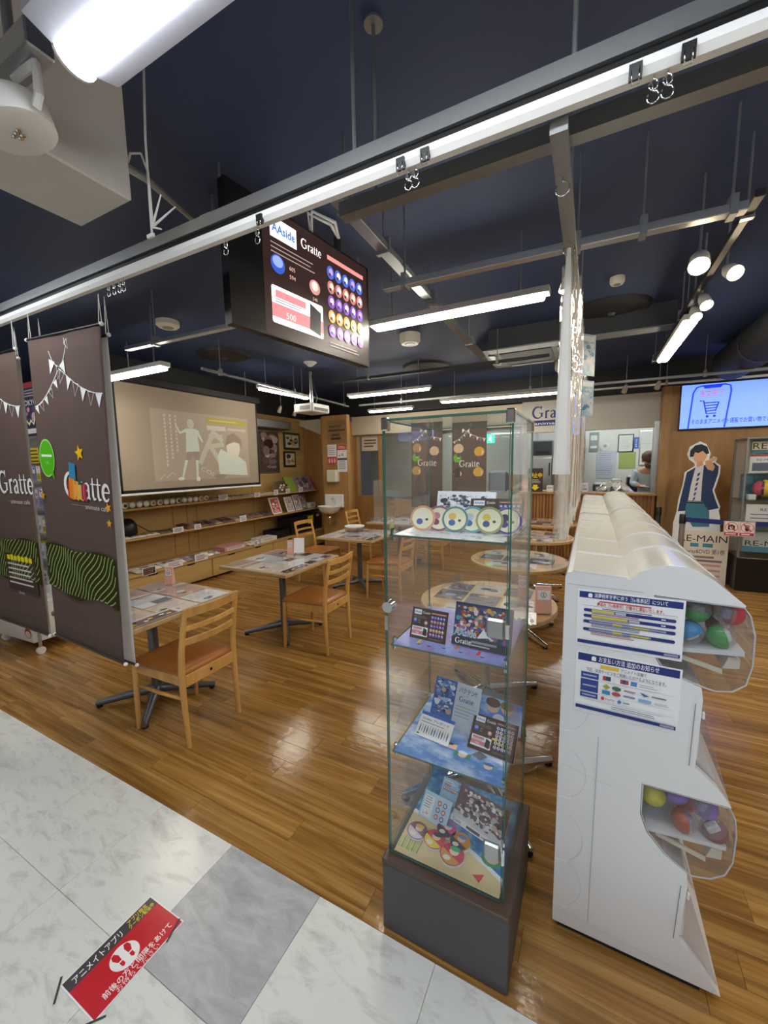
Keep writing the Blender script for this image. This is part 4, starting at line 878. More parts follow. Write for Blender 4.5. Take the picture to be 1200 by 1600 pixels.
def make_gacha(label, group):
    t = thing('capsule_machine', label, 'capsule machine', (GXL, GY, 0), 0, group)
    obj('body', MB().prism(BODY, 'y', 0, GP-0.002), 'gacha_white', t)
    tp = [(0.02, 1.222), (0.165, 1.215), (0.19, 1.235), (0.22, 1.25), (0.255, 1.259), (0.29, 1.259), (0.32, 1.25), (0.355, 1.228), (0.39, 1.198), (0.42, 1.172)]
    obj('top_cover', MB().prism([(x, z-0.003) for x, z in tp]+[(x, z+0.0015) for x, z in tp[::-1]], 'y', 0.006, GP-0.008), 'gacha_top', t, True, angle=0.45)
    obj('plinth', MB().box(0.015, 0.40, 0.01, GP-0.01, 0, 0.022), 'black_plastic', t)
    for y0 in (0.0, GP-0.010):
        obj('top_ridge', MB().slab(lambda u, v: (0.02+0.14*u, y0+0.008*v, 1.2225-0.007*u), 1, 1, (0, 0, 0.004)), 'gacha_white', t)
        arc = [(0.19, 1.235), (0.22, 1.25), (0.255, 1.259), (0.29, 1.259), (0.32, 1.25), (0.355, 1.228), (0.39, 1.198), (0.42, 1.172)]
        mb = MB(); mb.prism(arc+[(x, z+0.005) for x, z in arc[::-1]], 'y', y0, y0+0.008); obj('hood_ridge', mb, 'gacha_white', t)
    for pr, zc in ((DOME_U, 1.098), (DOME_L, 0.532)):
        d = obj('capsule_window', MB().prism(pr, 'y', 0.004, GP-0.008), 'dome', t)
        obj('divider', MB().prism(pr, 'y', GP-0.007, GP-0.003), 'divider_grey', d)
        rim = [(x*1.0, 0.003, z) for x, z in pr]; obj('rim_highlight', MB().tube(rim+[rim[0]], 0.0022, 6), 'edge_highlight', d, True)  # pale tube stands for the highlight along the clear plastic edge
        obj('chute', MB().slab(lambda u, v: (0.245+0.185*u, 0.012+(GP-0.026)*v, zc-0.055-0.012+0.018*u), 1, 1, (0, 0, -0.012)), 'gacha_white', d)
        obj('chute_rib', MB().slab(lambda u, v: (0.27+0.12*u, 0.02+0.006*v, zc-0.08-0.03*u), 1, 1, (0, 0, -0.012)), 'cream_plastic', d)
        obj('chute_lip', MB().prism([(0.40, zc-0.072), (0.425, zc-0.075), (0.424, zc-0.10), (0.39, zc-0.105)], 'y', 0.02, GP-0.03), 'cream_plastic', d)
    for z0, z1, xb in ((0.70, 0.905, 0.43), (0.135, 0.345, 0.445)):
        zb = z0-0.09 if z0 > 0.5 else 0.022
        obj('fin', MB().prism([(0.347, z1-0.01), (xb-0.002, zb+0.006), (0.402, zb+0.045), (0.366, z0-0.014), (0.346, z0+0.002)], 'y', 0.02, 0.026), 'dome', t)
        fp = obj('front_panel', MB().box(0.335, 0.352, 0.012, GP-0.014, z0+0.012, z1-0.012, 0.004), 'gacha_white', t)
        obj('knob', MB().cyl((0.352, GP*0.5, z0+0.09), (0.375, GP*0.5, z0+0.09), 0.038, 0.034, 20), 'white_plastic', fp, True, angle=0.6)
        obj('coin_slot', MB().box(0.352, 0.354, GP*0.75, GP*0.75+0.006, z0+0.13, z0+0.16), 'black_plastic', fp)
        obj('side_latch', MB().box(0.352, 0.358, 0.001, 0.012, z1-0.06, z1-0.04, 0.002), 'white_plastic', fp)
    return t
g0 = make_gacha('white double-decker capsule machine at the end of the row, notices taped to its side', 'white capsule machines in a row')
# embossed lines on the outer side of the first machine
p = Print(0.0003)
for zc in (1.03, 0.80, 0.57, 0.345, 0.18):
    p.ring(0.0, zc, 0.078, 0.0805, '#d2d4d9', 16, 1.15, -58, 62); p.stroke([(0.002, zc-0.088), (0.04, zc-0.085)], 0.0022, '#f4f5f8')
p.stroke([(0.108, 0.72), (0.104, 0.075)], 0.0018, '#a8abb2'); p.stroke([(0.006, 0.60), (0.11, 0.575), (0.15, 0.572)], 0.0012, '#c6c8ce'); p.stroke([(0.005, 1.185), (0.06, 1.184), (0.2, 1.183)], 0.002, '#b4b6bc')
p.stroke([(0.334, 0.89), (0.330, 0.705)], 0.0018, '#6a6c72'); p.stroke([(0.334, 0.33), (0.326, 0.15)], 0.0018, '#6a6c72'); p.stroke([(0.02, 0.075), (0.36, 0.05)], 0.0016, '#c9cbd2')
p.place('embossing', g0, (0, 0, 0), (1, 0, 0), (0, 0, 1), 'print_gloss')
for k in range(1, 5): dup(g0, (GXL, GY+k*GP, 0), None, 'white double-decker capsule machine standing in the nearer run, without notices', 'white capsule machines in a row')
for k in range(5): dup(g0, (GXL+0.0, GY+5*GP+0.06+k*GP, 0), None, 'white double-decker capsule machine standing in the farther run by the kitchen', 'white capsule machines in a row')
for o in [c for r in bpy.data.objects if r.name.startswith('capsule_machine.') for c in r.children if c.name.startswith('embossing')]: bpy.data.objects.remove(o)
# bolts on the farther run, and clear covers thrown over it
t = thing('plastic_cover', 'crumpled clear plastic cover thrown over the farthest capsule machines', 'cover', (0.05, 3.95, 1.27))
rr = random.Random(3)
hm = [[rr.uniform(0, 0.09) for i in range(9)] for j in range(9)]
obj('film', MB().grid(lambda u, v: (0.30*u, 0.55*v, hm[int(u*8)][int(v*8)]*math.sin(PI*u)*1.2), 8, 8), 'vinyl', t)
# notices
def notice(loc, w, h, label, fn, tilt=0.0):
    t = thing('notice', label, 'notice', loc, 0, 'notices on the capsule machine')
    U = Vector((math.cos(tilt), 0, math.sin(tilt))); V = Vector((-math.sin(tilt), 0, math.cos(tilt)))
    q = [U*a+V*b+Vector((0, c, 0)) for c in (0, 0.0012) for a, b in ((0, 0), (w, 0), (w, h), (0, h))]
    obj('sheet', MB().add(q, [(0, 1, 2, 3), (7, 6, 5, 4), (0, 4, 5, 1), (1, 5, 6, 2), (2, 6, 7, 3), (3, 7, 4, 0)]), 'paper_white', t)
    p = Print(0.00006); fn(p, w, h); p.place('print', t, (0, 0, 0), U, V, 'print_matte'); return t
NB = '#1f2f78'
def n1(p, w, h):
    p.rect(w*0.02, h*0.86, w*0.98, h*0.97, NB); p.ell(w*0.13, h*0.915, w*0.022, h*0.032, '#f4f6fa'); p.rect(w*0.11, h*0.875, w*0.15, h*0.9, '#f4f6fa')
    p.text('消費税率変更に伴う［価格表記］について', w*0.17, h*0.885, h*0.06, '#eef1f8', w=w*0.68, bold=0.01)
    p.lines(w*0.22, h*0.83, w*0.84, 1, 0.01, h*0.022, '#c0505a', 1); p.text('商品の［価格表示］が順々に混在いたします。', w*0.2, h*0.745, h*0.05, '#b8303a', w=w*0.62, bold=0.015)
    p.rect(w*0.06, h*0.725, w*0.94, h*0.729, '#5a6288'); p.lines(w*0.25, h*0.705, w*0.72, 1, 0.01, h*0.015, '#6a7090', 2)
    for k, (y, a, b) in enumerate(((0.62, 0.22, 0.33), (0.52, 0.35, 0.46), (0.42, 0, 0.85), (0.28, 0, 0.72))):
        p.rrect(w*0.07, h*y, w*0.93, h*(y+0.055), h*0.026, NB)
        if a: p.rect(w*0.15, h*(y+0.006), w*(0.15+a), h*(y+0.049), '#c9c25a'); p.rect(w*0.15+w*a+w*0.01, h*(y+0.008), w*(0.15+b), h*(y+0.047), '#b8bed6'); p.rect(w*0.80, h*(y+0.018), w*0.84, h*(y+0.036), '#e8ebf4')
        else: p.rect(w*0.13, h*(y+0.012), w*b, h*(y+0.043), '#8f97bc'); p.rect(w*0.36, h*(y+0.01), w*0.45, h*(y+0.045), '#c9c25a'); p.rect(w*0.53, h*(y+0.01), w*0.7, h*(y+0.045), '#b9b45e')
        p.lines(w*0.15, h*(y-0.012), w*0.62, 1 if a else 2, h*0.028, h*0.014, ['#a0505a', '#9a7a84', '#7a7f98', '#a06a72'][k], k)
    p.rect(w*0.02, h*0.05, w*0.98, h*0.11, NB); p.rect(w*0.84, h*0.062, w*0.965, h*0.098, '#9aa0b8')
def n2(p, w, h):
    p.rect(w*0.02, h*0.86, w*0.98, h*0.98, NB); p.ell(w*0.18, h*0.92, w*0.024, h*0.034, '#f4f6fa'); p.rect(w*0.158, h*0.88, w*0.202, h*0.905, '#f4f6fa')
    p.text('お支払い方法 追加のお知らせ', w*0.23, h*0.885, h*0.07, '#eef1f8', w=w*0.57, bold=0.01)
    p.rect(w*0.25, h*0.775, w*0.43, h*0.835, '#e8c23a'); p.text('アニメイト店舗で', w*0.45, h*0.78, h*0.045, '#3a3f52', w=w*0.24)
    p.text('下記、決済サービスをご利用いただけるようになります。', w*0.11, h*0.70, h*0.05, '#3a3f52', w=w*0.76)
    for y0, y1 in ((0.58, 0.68), (0.36, 0.56), (0.26, 0.34)): p.rect(w*0.06, h*y0, w*0.24, h*y1, '#2f4690'); p.rect(w*0.08, h*((y0+y1)/2-0.012), w*0.22, h*((y0+y1)/2+0.012), '#aab4d4'); p.rect(w*0.06, h*(y0-0.012), w*0.95, h*(y0-0.008), '#c2c6d2')
    p.rrect(w*0.39, h*0.575, w*0.82, h*0.685, h*0.01, '#d0d3dc'); p.rrect(w*0.393, h*0.58, w*0.817, h*0.68, h*0.01, '#eef0f4')
    p.rect(w*0.28, h*0.60, w*0.36, h*0.67, '#3a4a5a'); p.rect(w*0.28, h*0.60, w*0.31, h*0.67, '#c04050'); p.rect(w*0.45, h*0.60, w*0.53, h*0.67, '#b04848'); p.rect(w*0.475, h*0.60, w*0.5, h*0.67, '#3a4a8a'); p.rect(w*0.55, h*0.60, w*0.61, h*0.67, '#4a86d0'); p.lines(w*0.63, h*0.65, w*0.8, 2, h*0.03, h*0.008, '#8a90a0', 1)
    p.poly([(w*0.28, h*0.50), (w*0.32, h*0.545), (w*0.36, h*0.50), (w*0.32, h*0.455)], '#a0a83a'); p.ell(w*0.42, h*0.50, w*0.045, h*0.035, '#4a6a54'); p.rect(w*0.49, h*0.488, w*0.6, h*0.508, '#b07a7a'); p.poly([(w*0.64, h*0.53), (w*0.68, h*0.47), (w*0.73, h*0.49)], '#4a6a9a'); p.rect(w*0.75, h*0.485, w*0.88, h*0.505, '#6a7488')
    p.rrect(w*0.28, h*0.375, w*0.36, h*0.44, h*0.012, '#3a8ac8'); p.ell(w*0.42, h*0.41, w*0.045, h*0.032, '#b04a54'); p.rect(w*0.49, h*0.40, w*0.6, h*0.425, '#7a86b0'); p.rect(w*0.63, h*0.375, w*0.75, h*0.425, '#8ab0dc'); p.lines(w*0.78, h*0.41, w*0.92, 2, h*0.02, h*0.007, '#9aa0ae', 3)
    p.ell(w*0.29, h*0.30, w*0.018, h*0.03, '#d04a54'); p.text('PayPay', w*0.32, h*0.285, h*0.035, '#b05a60', w=w*0.09); p.ell(w*0.455, h*0.30, w*0.018, h*0.028, '#4a78c0'); p.rect(w*0.49, h*0.29, w*0.55, h*0.31, '#7a8ab4')
    p.rect(w*0.1, h*0.225, w*0.86, h*0.229, '#6a7088'); p.lines(w*0.38, h*0.2, w*0.82, 2, h*0.03, h*0.012, '#8a90a4', 5)
    p.rect(w*0.02, h*0.06, w*0.98, h*0.115, NB); p.rect(w*0.84, h*0.07, w*0.965, h*0.105, '#9aa0b8')
notice((-0.02, GY-0.0016, 1.0), 0.262, 0.172, 'white notice with four blue bars, taped above another on the capsule machine', n1)
notice((-0.018, GY-0.0016, 0.79), 0.262, 0.19, 'white payment notice with small card logos, lower one on the capsule machine', n2, -0.01)
# capsules
def capsule(c, r, colr, ang, label, clear=True, rz=0.0):
    t = thing('toy_capsule', label, 'toy capsule', (c[0], c[1], c[2]-r), 0, 'toy capsules in the end machine')
    M = Matrix.Translation((0, 0, r))@Matrix.Rotation(rz, 4, 'Z')@Matrix.Rotation(ang, 4, 'Y')
    lo = [(max(1e-5, r*math.sin(PI*i/12)), -r*math.cos(PI*i/12)) for i in range(7)]
    obj('shell', MB().lathe(lo+[(r*0.96, 0.001)], n=18).xf(M), colr, t, True, angle=1.0)
    up = [(max(1e-5, r*math.sin(PI*i/12)), -r*math.cos(PI*i/12)) for i in range(6, 13)]
    obj('lid', MB().lathe(up, n=18).xf(M), 'capsule_clear' if clear else colr, t, True, angle=1.0)
    if clear: obj('toy', MB().box(-r*0.5, r*0.5, -r*0.35, r*0.35, -r*0.3, r*0.55, r*0.12).xf(M), rr.choice(['paper_white', 'toy_grey', 'toy_lilac']), t)
    return t
for n_, c_ in (('cap_green', '#3f9a4a'), ('cap_red', '#d8304a'), ('cap_blue', '#2a8ac8'), ('cap_violet', '#8a6ad0'), ('cap_yellow', '#c8c42a'), ('cap_navy', '#3456a8'), ('cap_orange', '#b0563a'), ('cap_wine', '#8a3a4a'), ('toy_grey', '#8a8a92'), ('toy_lilac', '#9a92c0')): mat(n_, c_, 0.2)
R_ = 0.033
U0 = GY+0.045
for c, col_, an, nm, cl in (((0.275, U0, 1.137), 'cap_green', 0.2, 'green and clear capsule, uppermost in the top window', 1), ((0.345, U0, 1.139), 'cap_red', -1.4, 'red and clear capsule at the front of the top window', 1), ((0.262, U0-0.004, 1.073), 'cap_blue', 2.6, 'blue and clear capsule under the green one', 1), ((0.332, U0-0.004, 1.074), 'cap_green', 1.3, 'green capsule with a toy inside, under the red one', 1), ((0.31, U0+0.066, 1.138), 'cap_wine', 0.4, 'wine red capsule between the green and red ones', 1), ((0.205, U0+0.02, 1.075), 'cap_navy', -0.9, 'navy and clear capsule left of the blue one', 1), ((0.345, U0+0.075, 1.078), 'cap_wine', 0.9, 'wine red capsule at the front, behind the others', 1), ((0.215, U0+0.07, 1.137), 'cap_wine', 2.0, 'wine red capsule at the top, behind the green one', 1),
        ((0.205, U0-0.004, 0.555), 'cap_yellow', 0.3, 'plain yellow capsule in the bottom window', 0), ((0.265, U0+0.02, 0.568), 'cap_violet', 0.3, 'plain violet capsule beside the yellow one', 0), ((0.328, U0, 0.562), 'cap_violet', -1.2, 'violet and clear capsule in the middle of the bottom window', 1), ((0.212, U0+0.06, 0.507), 'cap_navy', 1.0, 'blue capsule under the yellow one', 0), ((0.285, U0-0.004, 0.502), 'cap_orange', 1.5, 'orange and clear capsule lying on the bottom chute', 1), ((0.353, U0-0.004, 0.502), 'cap_wine', -0.6, 'wine red and clear capsule at the front of the bottom window', 1), ((0.30, U0+0.075, 0.51), 'cap_red', 0.5, 'red capsule behind the orange one', 0)):
    capsule(c, R_, col_, an, nm, bool(cl), 0.2)

# ================================================================== RAIL, BANNERS, CURTAIN
YR = 1.1; ZR = 2.36
rl = thing('banner_rail', 'long white metal rail hung across the shop front, hooks and clips on it', 'rail', (-4.3, YR, ZR))
LR = 6.6
obj('rail_tube', MB().prism([(-0.018, 0.0), (-0.006, -0.012), (0.014, -0.012), (0.02, 0.0), (0.014, 0.02), (-0.014, 0.02)], 'x', 0, LR), 'alu_white', rl)
obj('upper_channel', MB().prism([(-0.012, 0.045), (0.03, 0.045), (0.03, 0.085), (-0.012, 0.085)], 'x', 0, LR), 'alu', rl)
obj('slot', MB().box(0, LR, 0.0, 0.02, 0.018, 0.047), 'black_plastic', rl)
for x in (0.8, 3.65, 4.23, 6.2): obj('hanger', MB().cyl((x, 0.01, 0.085), (x, 0.01, CZ-ZR), 0.006, n=8), 'alu_dull', rl)
t = thing('channel_rail', 'grey steel channel running behind the white banner rail', 'rail', (-1.2, 1.22, 2.37))
obj('channel', MB().prism([(0, 0), (0.045, 0), (0.045, 0.045), (0, 0.045)], 'x', 0.42, 3.5), 'alu_dull', t)
for x in (0.55, 2.6): obj('hanger', MB().cyl((x, 0.022, 0.045), (x, 0.022, CZ-2.37), 0.006, n=8), 'alu_dull', t)
for x in (0.55,): obj('ceiling_plate', MB().lathe([(0.03, 0), (0.03, 0.008)], (x, 0.022, CZ-2.37-0.008), 14), 'alu_dull', t)
def hook(x, label, n=1, z=ZR-0.012, y=YR, rz=0.0):
    t = thing('wire_hook', label, 'hook', (x, y, z), rz, 'wire hooks on the banner rail')
    pts = [(0, 0, 0.0), (0.0, 0, -0.008)]+[(0.008*math.sin(a), 0, -0.018+0.010*math.cos(a)) for a in [PI*2*k/10 for k in range(1, 10)]]+[(0.0, 0, -0.03)]+[(0.011*math.sin(a), 0, -0.041+0.012*math.cos(a)) for a in [PI*1.7*k/8 for k in range(1, 9)]]
    obj('wire', MB().tube(pts, 0.0018, 6), 'chrome', t, True)
    return t
def clip(x, label, y=YR):
    t = thing('binder_clip', label, 'clip', (x, y-0.02, ZR-0.022), 0, 'black binder clips on the banner rail')
    obj('jaw', MB().prism([(-0.002, 0.0), (0.004, 0.0), (0.018, 0.03), (-0.004, 0.03)], 'x', -0.012, 0.012), 'black_plastic', t)
    obj('handle', MB().tube([(-0.008, -0.002, 0.028), (-0.006, -0.004, -0.012), (0.006, -0.004, -0.012), (0.008, -0.002, 0.028)], 0.0013, 6), 'chrome', t, True)
for x in (-1.90, -1.86, -1.82, -1.79): hook(x, 'wire hook on the rail, right of the brown banner', 1)
for x in (-1.18, -1.03): hook(x, 'wire hook on the rail above the hanging menu display', 1)
for x in (-0.475, -0.455): hook(x, 'wire hook on the rail beside the binder clips over the display case', 1)
for x in (0.085, 0.11): hook(x, 'wire hook on the rail over the capsule machines', 1)
for x in (-1.0, -0.49, -0.42): clip(x, 'black binder clip on the rail above the glass display case')
for x in (0.05, 0.14): clip(x, 'black binder clip on the rail over the capsule machines')

def flagline(p, pts, col='#efefec'):
    p.stroke(pts, 0.0045, col)
def banner(name, label, x0, x1, z0, z1, y, fn, mat_, phase=0.0, amp=0.0022, back=False, sway=0.0):
    t = thing(name, label, 'banner', (x0, y, z0), 0, 'brown banners on the rail' if not back else 'white backs of banners on the rail')
    W, H = x1-x0, z1-z0; t.rotation_euler = (0, sway, 0)
    wav = lambda u, v: amp*(math.sin(u*14+phase)*(0.3+0.7*v/H)+0.5*math.sin(u*31+2*phase)*(v/H)**3)
    obj('cloth', MB().slab(lambda u, v: (W*u, -wav(W*u, H*v), H*v), 28, 16, (0, 0.0008, 0)), mat_, t, True)
    for zz in (0.0, H): 
        r = obj('rod', MB().cyl((-0.01, 0, zz), (W+0.01, 0, zz), 0.007, n=10), 'black_plastic' if zz else 'case_side', t, True, angle=0.8)
        for xx in (-0.012, W+0.012): obj('rod_cap', MB().ball((xx, 0, zz), 0.010), 'white_plastic', r, True)
    for xx in (0.01, W-0.01):
        obj('cord', MB().tube([(xx, 0, H), (xx+0.012, 0.0, ZR-z0-0.01), (xx+0.024, 0, H)], 0.0018, 5), 'string_white', t)
    if fn:
        p = Print(0.00008); fn(p, W, H)
        m = p.m
        m.v = [(a, -c-0.0022-wav(a, b), b) for a, b, c in m.v]
        obj('print', m, 'print_cloth', t, fixn=False)
    return t
def star(p, u, v, r, col, rot=0.0, k=0.45):
    p.poly([((r if i % 2 == 0 else r*k)*math.cos(PI/2+rot+i*PI/5)+u, (r if i % 2 == 0 else r*k)*math.sin(PI/2+rot+i*PI/5)+v) for i in range(10)], col)
def bunting(p, W, H):
    c = '#efefec'
    a = [(W*0.30, H*0.955), (W*0.34, H*0.925), (W*0.40, H*0.905)]; flagline(p, a)
    flagline(p, [(W*0.52, H*0.985), (W*0.545, H*0.96), (W*0.50, H*0.93), (W*0.45, H*0.90)])
    left = [(W*0.03+W*0.38*k/6, H*(0.79+0.105*(k/6)**1.6)) for k in range(7)]; flagline(p, left)
    right = [(W*0.42+W*0.56*k/8, H*(0.900-0.085*math.sin(PI/2*(k/8)))) for k in range(9)]; flagline(p, right)
    def fl(u, v, s, fill, rot=0.0):
        q = [(-s*0.5, 0), (s*0.5, 0), (0, -s*1.25)]; q = [(u+x*math.cos(rot)-y*math.sin(rot), v+x*math.sin(rot)+y*math.cos(rot)) for x, y in q]
        if fill: p.poly(q, c)
        else: p.stroke(q+[q[0], q[1]], 0.0035, c)
    for k in range(5): fl(W*0.055+W*0.075*k, H*(0.79+0.105*((0.2+k)/5.2)**1.6), 0.036, k % 2 == 0, 0.5)
    for k in range(6): fl(W*0.46+W*0.095*k, H*(0.897-0.085*math.sin(PI/2*(0.05+k/6.2))), 0.05, k % 2 == 1, -0.4+0.07*k)
    fl(W*0.34, H*0.925, 0.055, True, -0.35); fl(W*0.47, H*0.915, 0.05, True, 0.5); fl(W*0.43, H*0.905, 0.05, False, -0.3); fl(W*0.545, H*0.975, 0.035, False, 0.5)
def waves(p, W, H, v0, v1):
    top = [(W*k/24, v1+0.012*math.sin(k*0.42)) for k in range(25)]; bot = [(W*k/24, v0+0.022*math.sin(k*0.36+1.2)) for k in range(25)]
    p._put(sum([[bot[k], top[k]] for k in range(25)], []), [(2*k, 2*k+2, 2*k+3, 2*k+1) for k in range(24)], '#36380f')
    n = 26
    for i in range(n):
        u = -0.30*W+1.3*W*i/n; pts = []
        for k in range(15):
            f = k/14; v = v0+(v1-v0)*f; uu = u+0.26*f*W+0.035*W*math.sin(3.6*f+u*11)+0.012*math.sin(9*f+u*20)
            kk = min(max(uu/W, 0), 1)*24; b = v0+0.022*math.sin(kk*0.36+1.2); t_ = v1+0.012*math.sin(kk*0.42)
            if 0.002 < uu < W-0.002: pts.append((uu, min(max(v, b), t_)))
        if len(pts) > 2: p.stroke(pts, 0.0058, '#a3b878')
def ban1(p, W, H):
    bunting(p, W, H)
    p.ell(W*0.14, H*0.625, W*0.115, H*0.062, '#a8e07a', 30); p.ell(W*0.14, H*0.625, W*0.105, H*0.057, '#58b81e', 30); p.poly([(W*0.19, H*0.575), (W*0.235, H*0.556), (W*0.22, H*0.59)], '#58b81e')
    p.rect(W*0.06, H*0.629, W*0.22, H*0.637, '#e6f6d8'); p.text('cafe', W*0.14, H*0.606, H*0.011, '#a8dc84', align='c')
    star(p, W*0.62, H*0.645, 0.042, '#f0bc1e', 0.2)
    # word mark behind presents
    h = H*0.083; u0, v0 = W*0.37, H*0.505
    wd = logo(p, u0, v0, h, '#f2f0f0')
    for k, (a, b, c1) in enumerate(((0.22, 0.52, '#c8362c'), (0.33, 0.72, '#e88a28'), (0.62, 0.62, '#f0a850'), (0.40, 1.28, '#3f8ab0'), (0.95, 0.5, '#e0c83a'), (1.2, 0.55, '#b03448'))):
        uu = u0+a*h; ww = h*(0.36 if k != 3 else 0.46); v1 = v0+b*h; vb = v0-0.02*h if k != 3 else v0+0.75*h
        p.poly([(uu, vb), (uu+ww, vb-0.01), (uu+ww*1.02, v1), (uu+ww*0.06, v1+0.008)], c1); p.rect(uu+ww*0.42, vb, uu+ww*0.56, v1, ['#f0c87a', '#f6e8c0', '#c0402c', '#e6d88a', '#e88aa0', '#d87088'][k])
    p.poly([(u0+1.0*h, v0+0.52*h), (u0+1.15*h, v0+0.75*h), (u0+1.25*h, v0+0.55*h), (u0+1.4*h, v0+0.7*h), (u0+1.35*h, v0+0.5*h)], '#2f5a48')
    p.rect(W*0.45, H*0.482, W*0.66, H*0.4832, '#a89a94'); p.text('animate cafe', W*0.66, H*0.475, H*0.016, '#d8d2ce', w=W*0.30)
    star(p, W*0.955, H*0.487, 0.026, '#f0a82a', 0.3); star(p, W*0.955, H*0.44, 0.022, '#f0a82a', 0.0); star(p, W*0.03, H*0.50, 0.028, '#d89a2a', 0.0)
    waves(p, W, H, H*0.175, H*0.335)
def ban2(p, W, H):
    bunting(p, W, H); logo(p, W*0.42, H*0.515, H*0.085, '#f2f0f0'); p.rect(W*0.55, H*0.487, W*0.72, H*0.4882, '#a89a94'); p.text('animate cafe', W*0.62, H*0.478, H*0.016, '#d8d2ce', w=W*0.34)
    waves(p, W, H, H*0.19, H*0.345)
    p.rect(W*0.36, H*0.145, W*0.93, H*0.285, '#4f3c38')
    p.poly([(W*0.36, H*0.262), (W*0.93, H*0.257), (W*0.93, H*0.283), (W*0.36, H*0.288)], '#4a3a10'); [p.rect(W*(0.40+0.07*k), H*0.262, W*(0.455+0.07*k), H*(0.280+0.003*(k % 2)), '#f0dc28') for k in range(7)]
    p.lines(W*0.40, H*0.25, W*0.9, 5, H*0.018, H*0.006, '#d8d0cc', 3); p.text('Gratte', W*0.62, H*0.135, H*0.012, '#d8d0cc', align='c')
banner('cloth_banner', 'dark brown banner with bunting, green badge and word mark among presents', -2.715, -2.055, 0.60, 2.225, YR-0.004, ban1, 'brown_cloth', 0.6, sway=0.045)
banner('cloth_banner', 'dark brown banner with bunting and a yellow headed text panel near its foot', -3.46, -2.80, 0.58, 2.20, YR-0.004, ban2, 'brown_cloth', 2.0)
banner('white_banner', 'white reverse of a banner hanging behind the brown one with presents', -2.70, -2.065, 0.545, 2.18, YR+0.055, None, 'white_cloth', 1.0, 0.003, True, sway=0.015)
banner('white_banner', 'white reverse of a banner hanging behind the brown one with the text panel', -3.56, -2.93, 0.53, 2.18, YR+0.055, None, 'white_cloth', 2.0, 0.008, True)

# cross rail, white roll and clear curtain above the capsule machines
t = thing('cross_rail', 'aluminium rail running back from the banner rail above the capsule machines', 'rail', (-0.10, YR+0.03, 2.325))
obj('rail', MB().prism([(-0.02, 0), (0.02, 0), (0.02, 0.03), (-0.02, 0.03)], 'y', 0, 4.6), 'alu_dull', t)
for y in (0.55, 1.9, 3.6): obj('hanger', MB().cyl((0, y, 0.03), (0, y, CZ-2.325), 0.006, n=8), 'alu_dull', t)
for y, l in ((1.30, 'large open ring hook at the front end of the cross rail'), (1.66, 'open ring hook holding the white curtain edge')):
    t = thing('ring_hook', l, 'hook', (-0.10, y, 2.325), 0, 'ring hooks on the cross rail')
    obj('ring', MB().tube([(0.0, 0, 0)]+[(0.018*math.sin(a), 0, -0.03+0.018*math.cos(a)) for a in [0.1+PI*1.7*k/12 for k in range(13)]], 0.002, 6), 'chrome', t, True)
t = thing('white_curtain', 'gathered white curtain hanging at the front end of the clear curtain', 'curtain', (-0.10, 1.66, 1.50))
def wc(u, v):
    w = 0.006+0.022*(1-v)**0.8
    a = u*2*PI; return (w*math.cos(a)*(1+0.15*math.sin(5*a)), 0.6*w*math.sin(a), 0.80*v)
obj('cloth', MB().grid(wc, 40, 12), 'white_cloth', t, True)
for k in range(4):
    y0 = 1.72+k*0.80
    t = thing('vinyl_curtain', ['clear vinyl curtain panel beside the white gathered curtain', 'clear vinyl curtain panel behind the front one, over the capsule machines', 'clear vinyl curtain panel over the farther capsule machines', 'clear vinyl curtain panel nearest to the slatted counter'][k], 'curtain', (-0.10, y0, 1.235), 0, 'clear vinyl curtain panels')
    obj('sheet', MB().grid(lambda u, v: (0.026*math.sin(u*26+k*2)+0.012*math.sin(u*57+v*2), 0.79*u, (2.32-1.235)*v), 48, 6), 'vinyl', t, True)
    obj('hem', MB().box(-0.022, 0.022, 0, 0.79, -0.004, 0.004), 'acrylic', t)
for k, (y, z, l) in enumerate(((2.75, 2.06, 'blue flyer taped to the clear curtain, upper of two'), (3.15, 1.86, 'pale blue flyer taped to the clear curtain, lower of two'))):
    p = Print(); p.rect(0.01, 0.20, 0.11, 0.23, '#e8eef2'); p.blobs(0.01, 0.02, 0.11, 0.19, ['#c8dcea', '#5a90c0', '#dfe9f0'], 24, 30+k, 0.2)
    sheet('flyer', l, 'flyer', p, (-0.082, y, z), (0.65, 0.75, 0), (0, 0, 1), 0.12, 0.24, base='flyer_print', group='flyers on the clear curtain')
# ================================================================== HANGING MENU DISPLAY
A = Vector((-1.48, 1.39, 2.2)); Bq = Vector((-1.35, 2.44, 2.2)); U = (Bq-A).normalized(); V = Vector((0, 0, 1)); W, H = (Bq-A).length, 0.62
t = thing('menu_display', 'large black screen hung from the ceiling, showing the cafe menu', 'display', A)
n = U.cross(V)
def plate(w0, w1, h0, h1, d0, d1): return MB().add([U*a+V*b+n*c for c in (d0, d1) for a, b in ((w0, h0), (w1, h0), (w1, h1), (w0, h1))], [(3, 2, 1, 0), (4, 5, 6, 7), (0, 1, 5, 4), (1, 2, 6, 5), (2, 3, 7, 6), (3, 0, 4, 7)])
obj('cabinet', plate(0, W, 0, H, -0.05, 0), 'black_plastic', t)
p = menu_board(0.80*W, H*0.97, 50, '#2c1c1a')
p.rect(0, 0, 0, 0, '#2c1c1a') if False else None
p.place('picture', t, U*(0.185*W)+V*(H*0.015), U, V, 'print_tv')
for k in (0.25, 0.75): obj('hanger', MB().cyl(U*(W*k)+V*H-n*0.03, U*(W*k)+V*(CZ-2.2)-n*0.03, 0.02, n=10), 'black_paint', t)
for k in (0.02, 0.98): obj('side_rod', MB().cyl(U*(W*k)-V*0.0-n*0.06, U*(W*k)+V*(CZ-2.2)-n*0.06, 0.006, n=8), 'alu_dull', t)
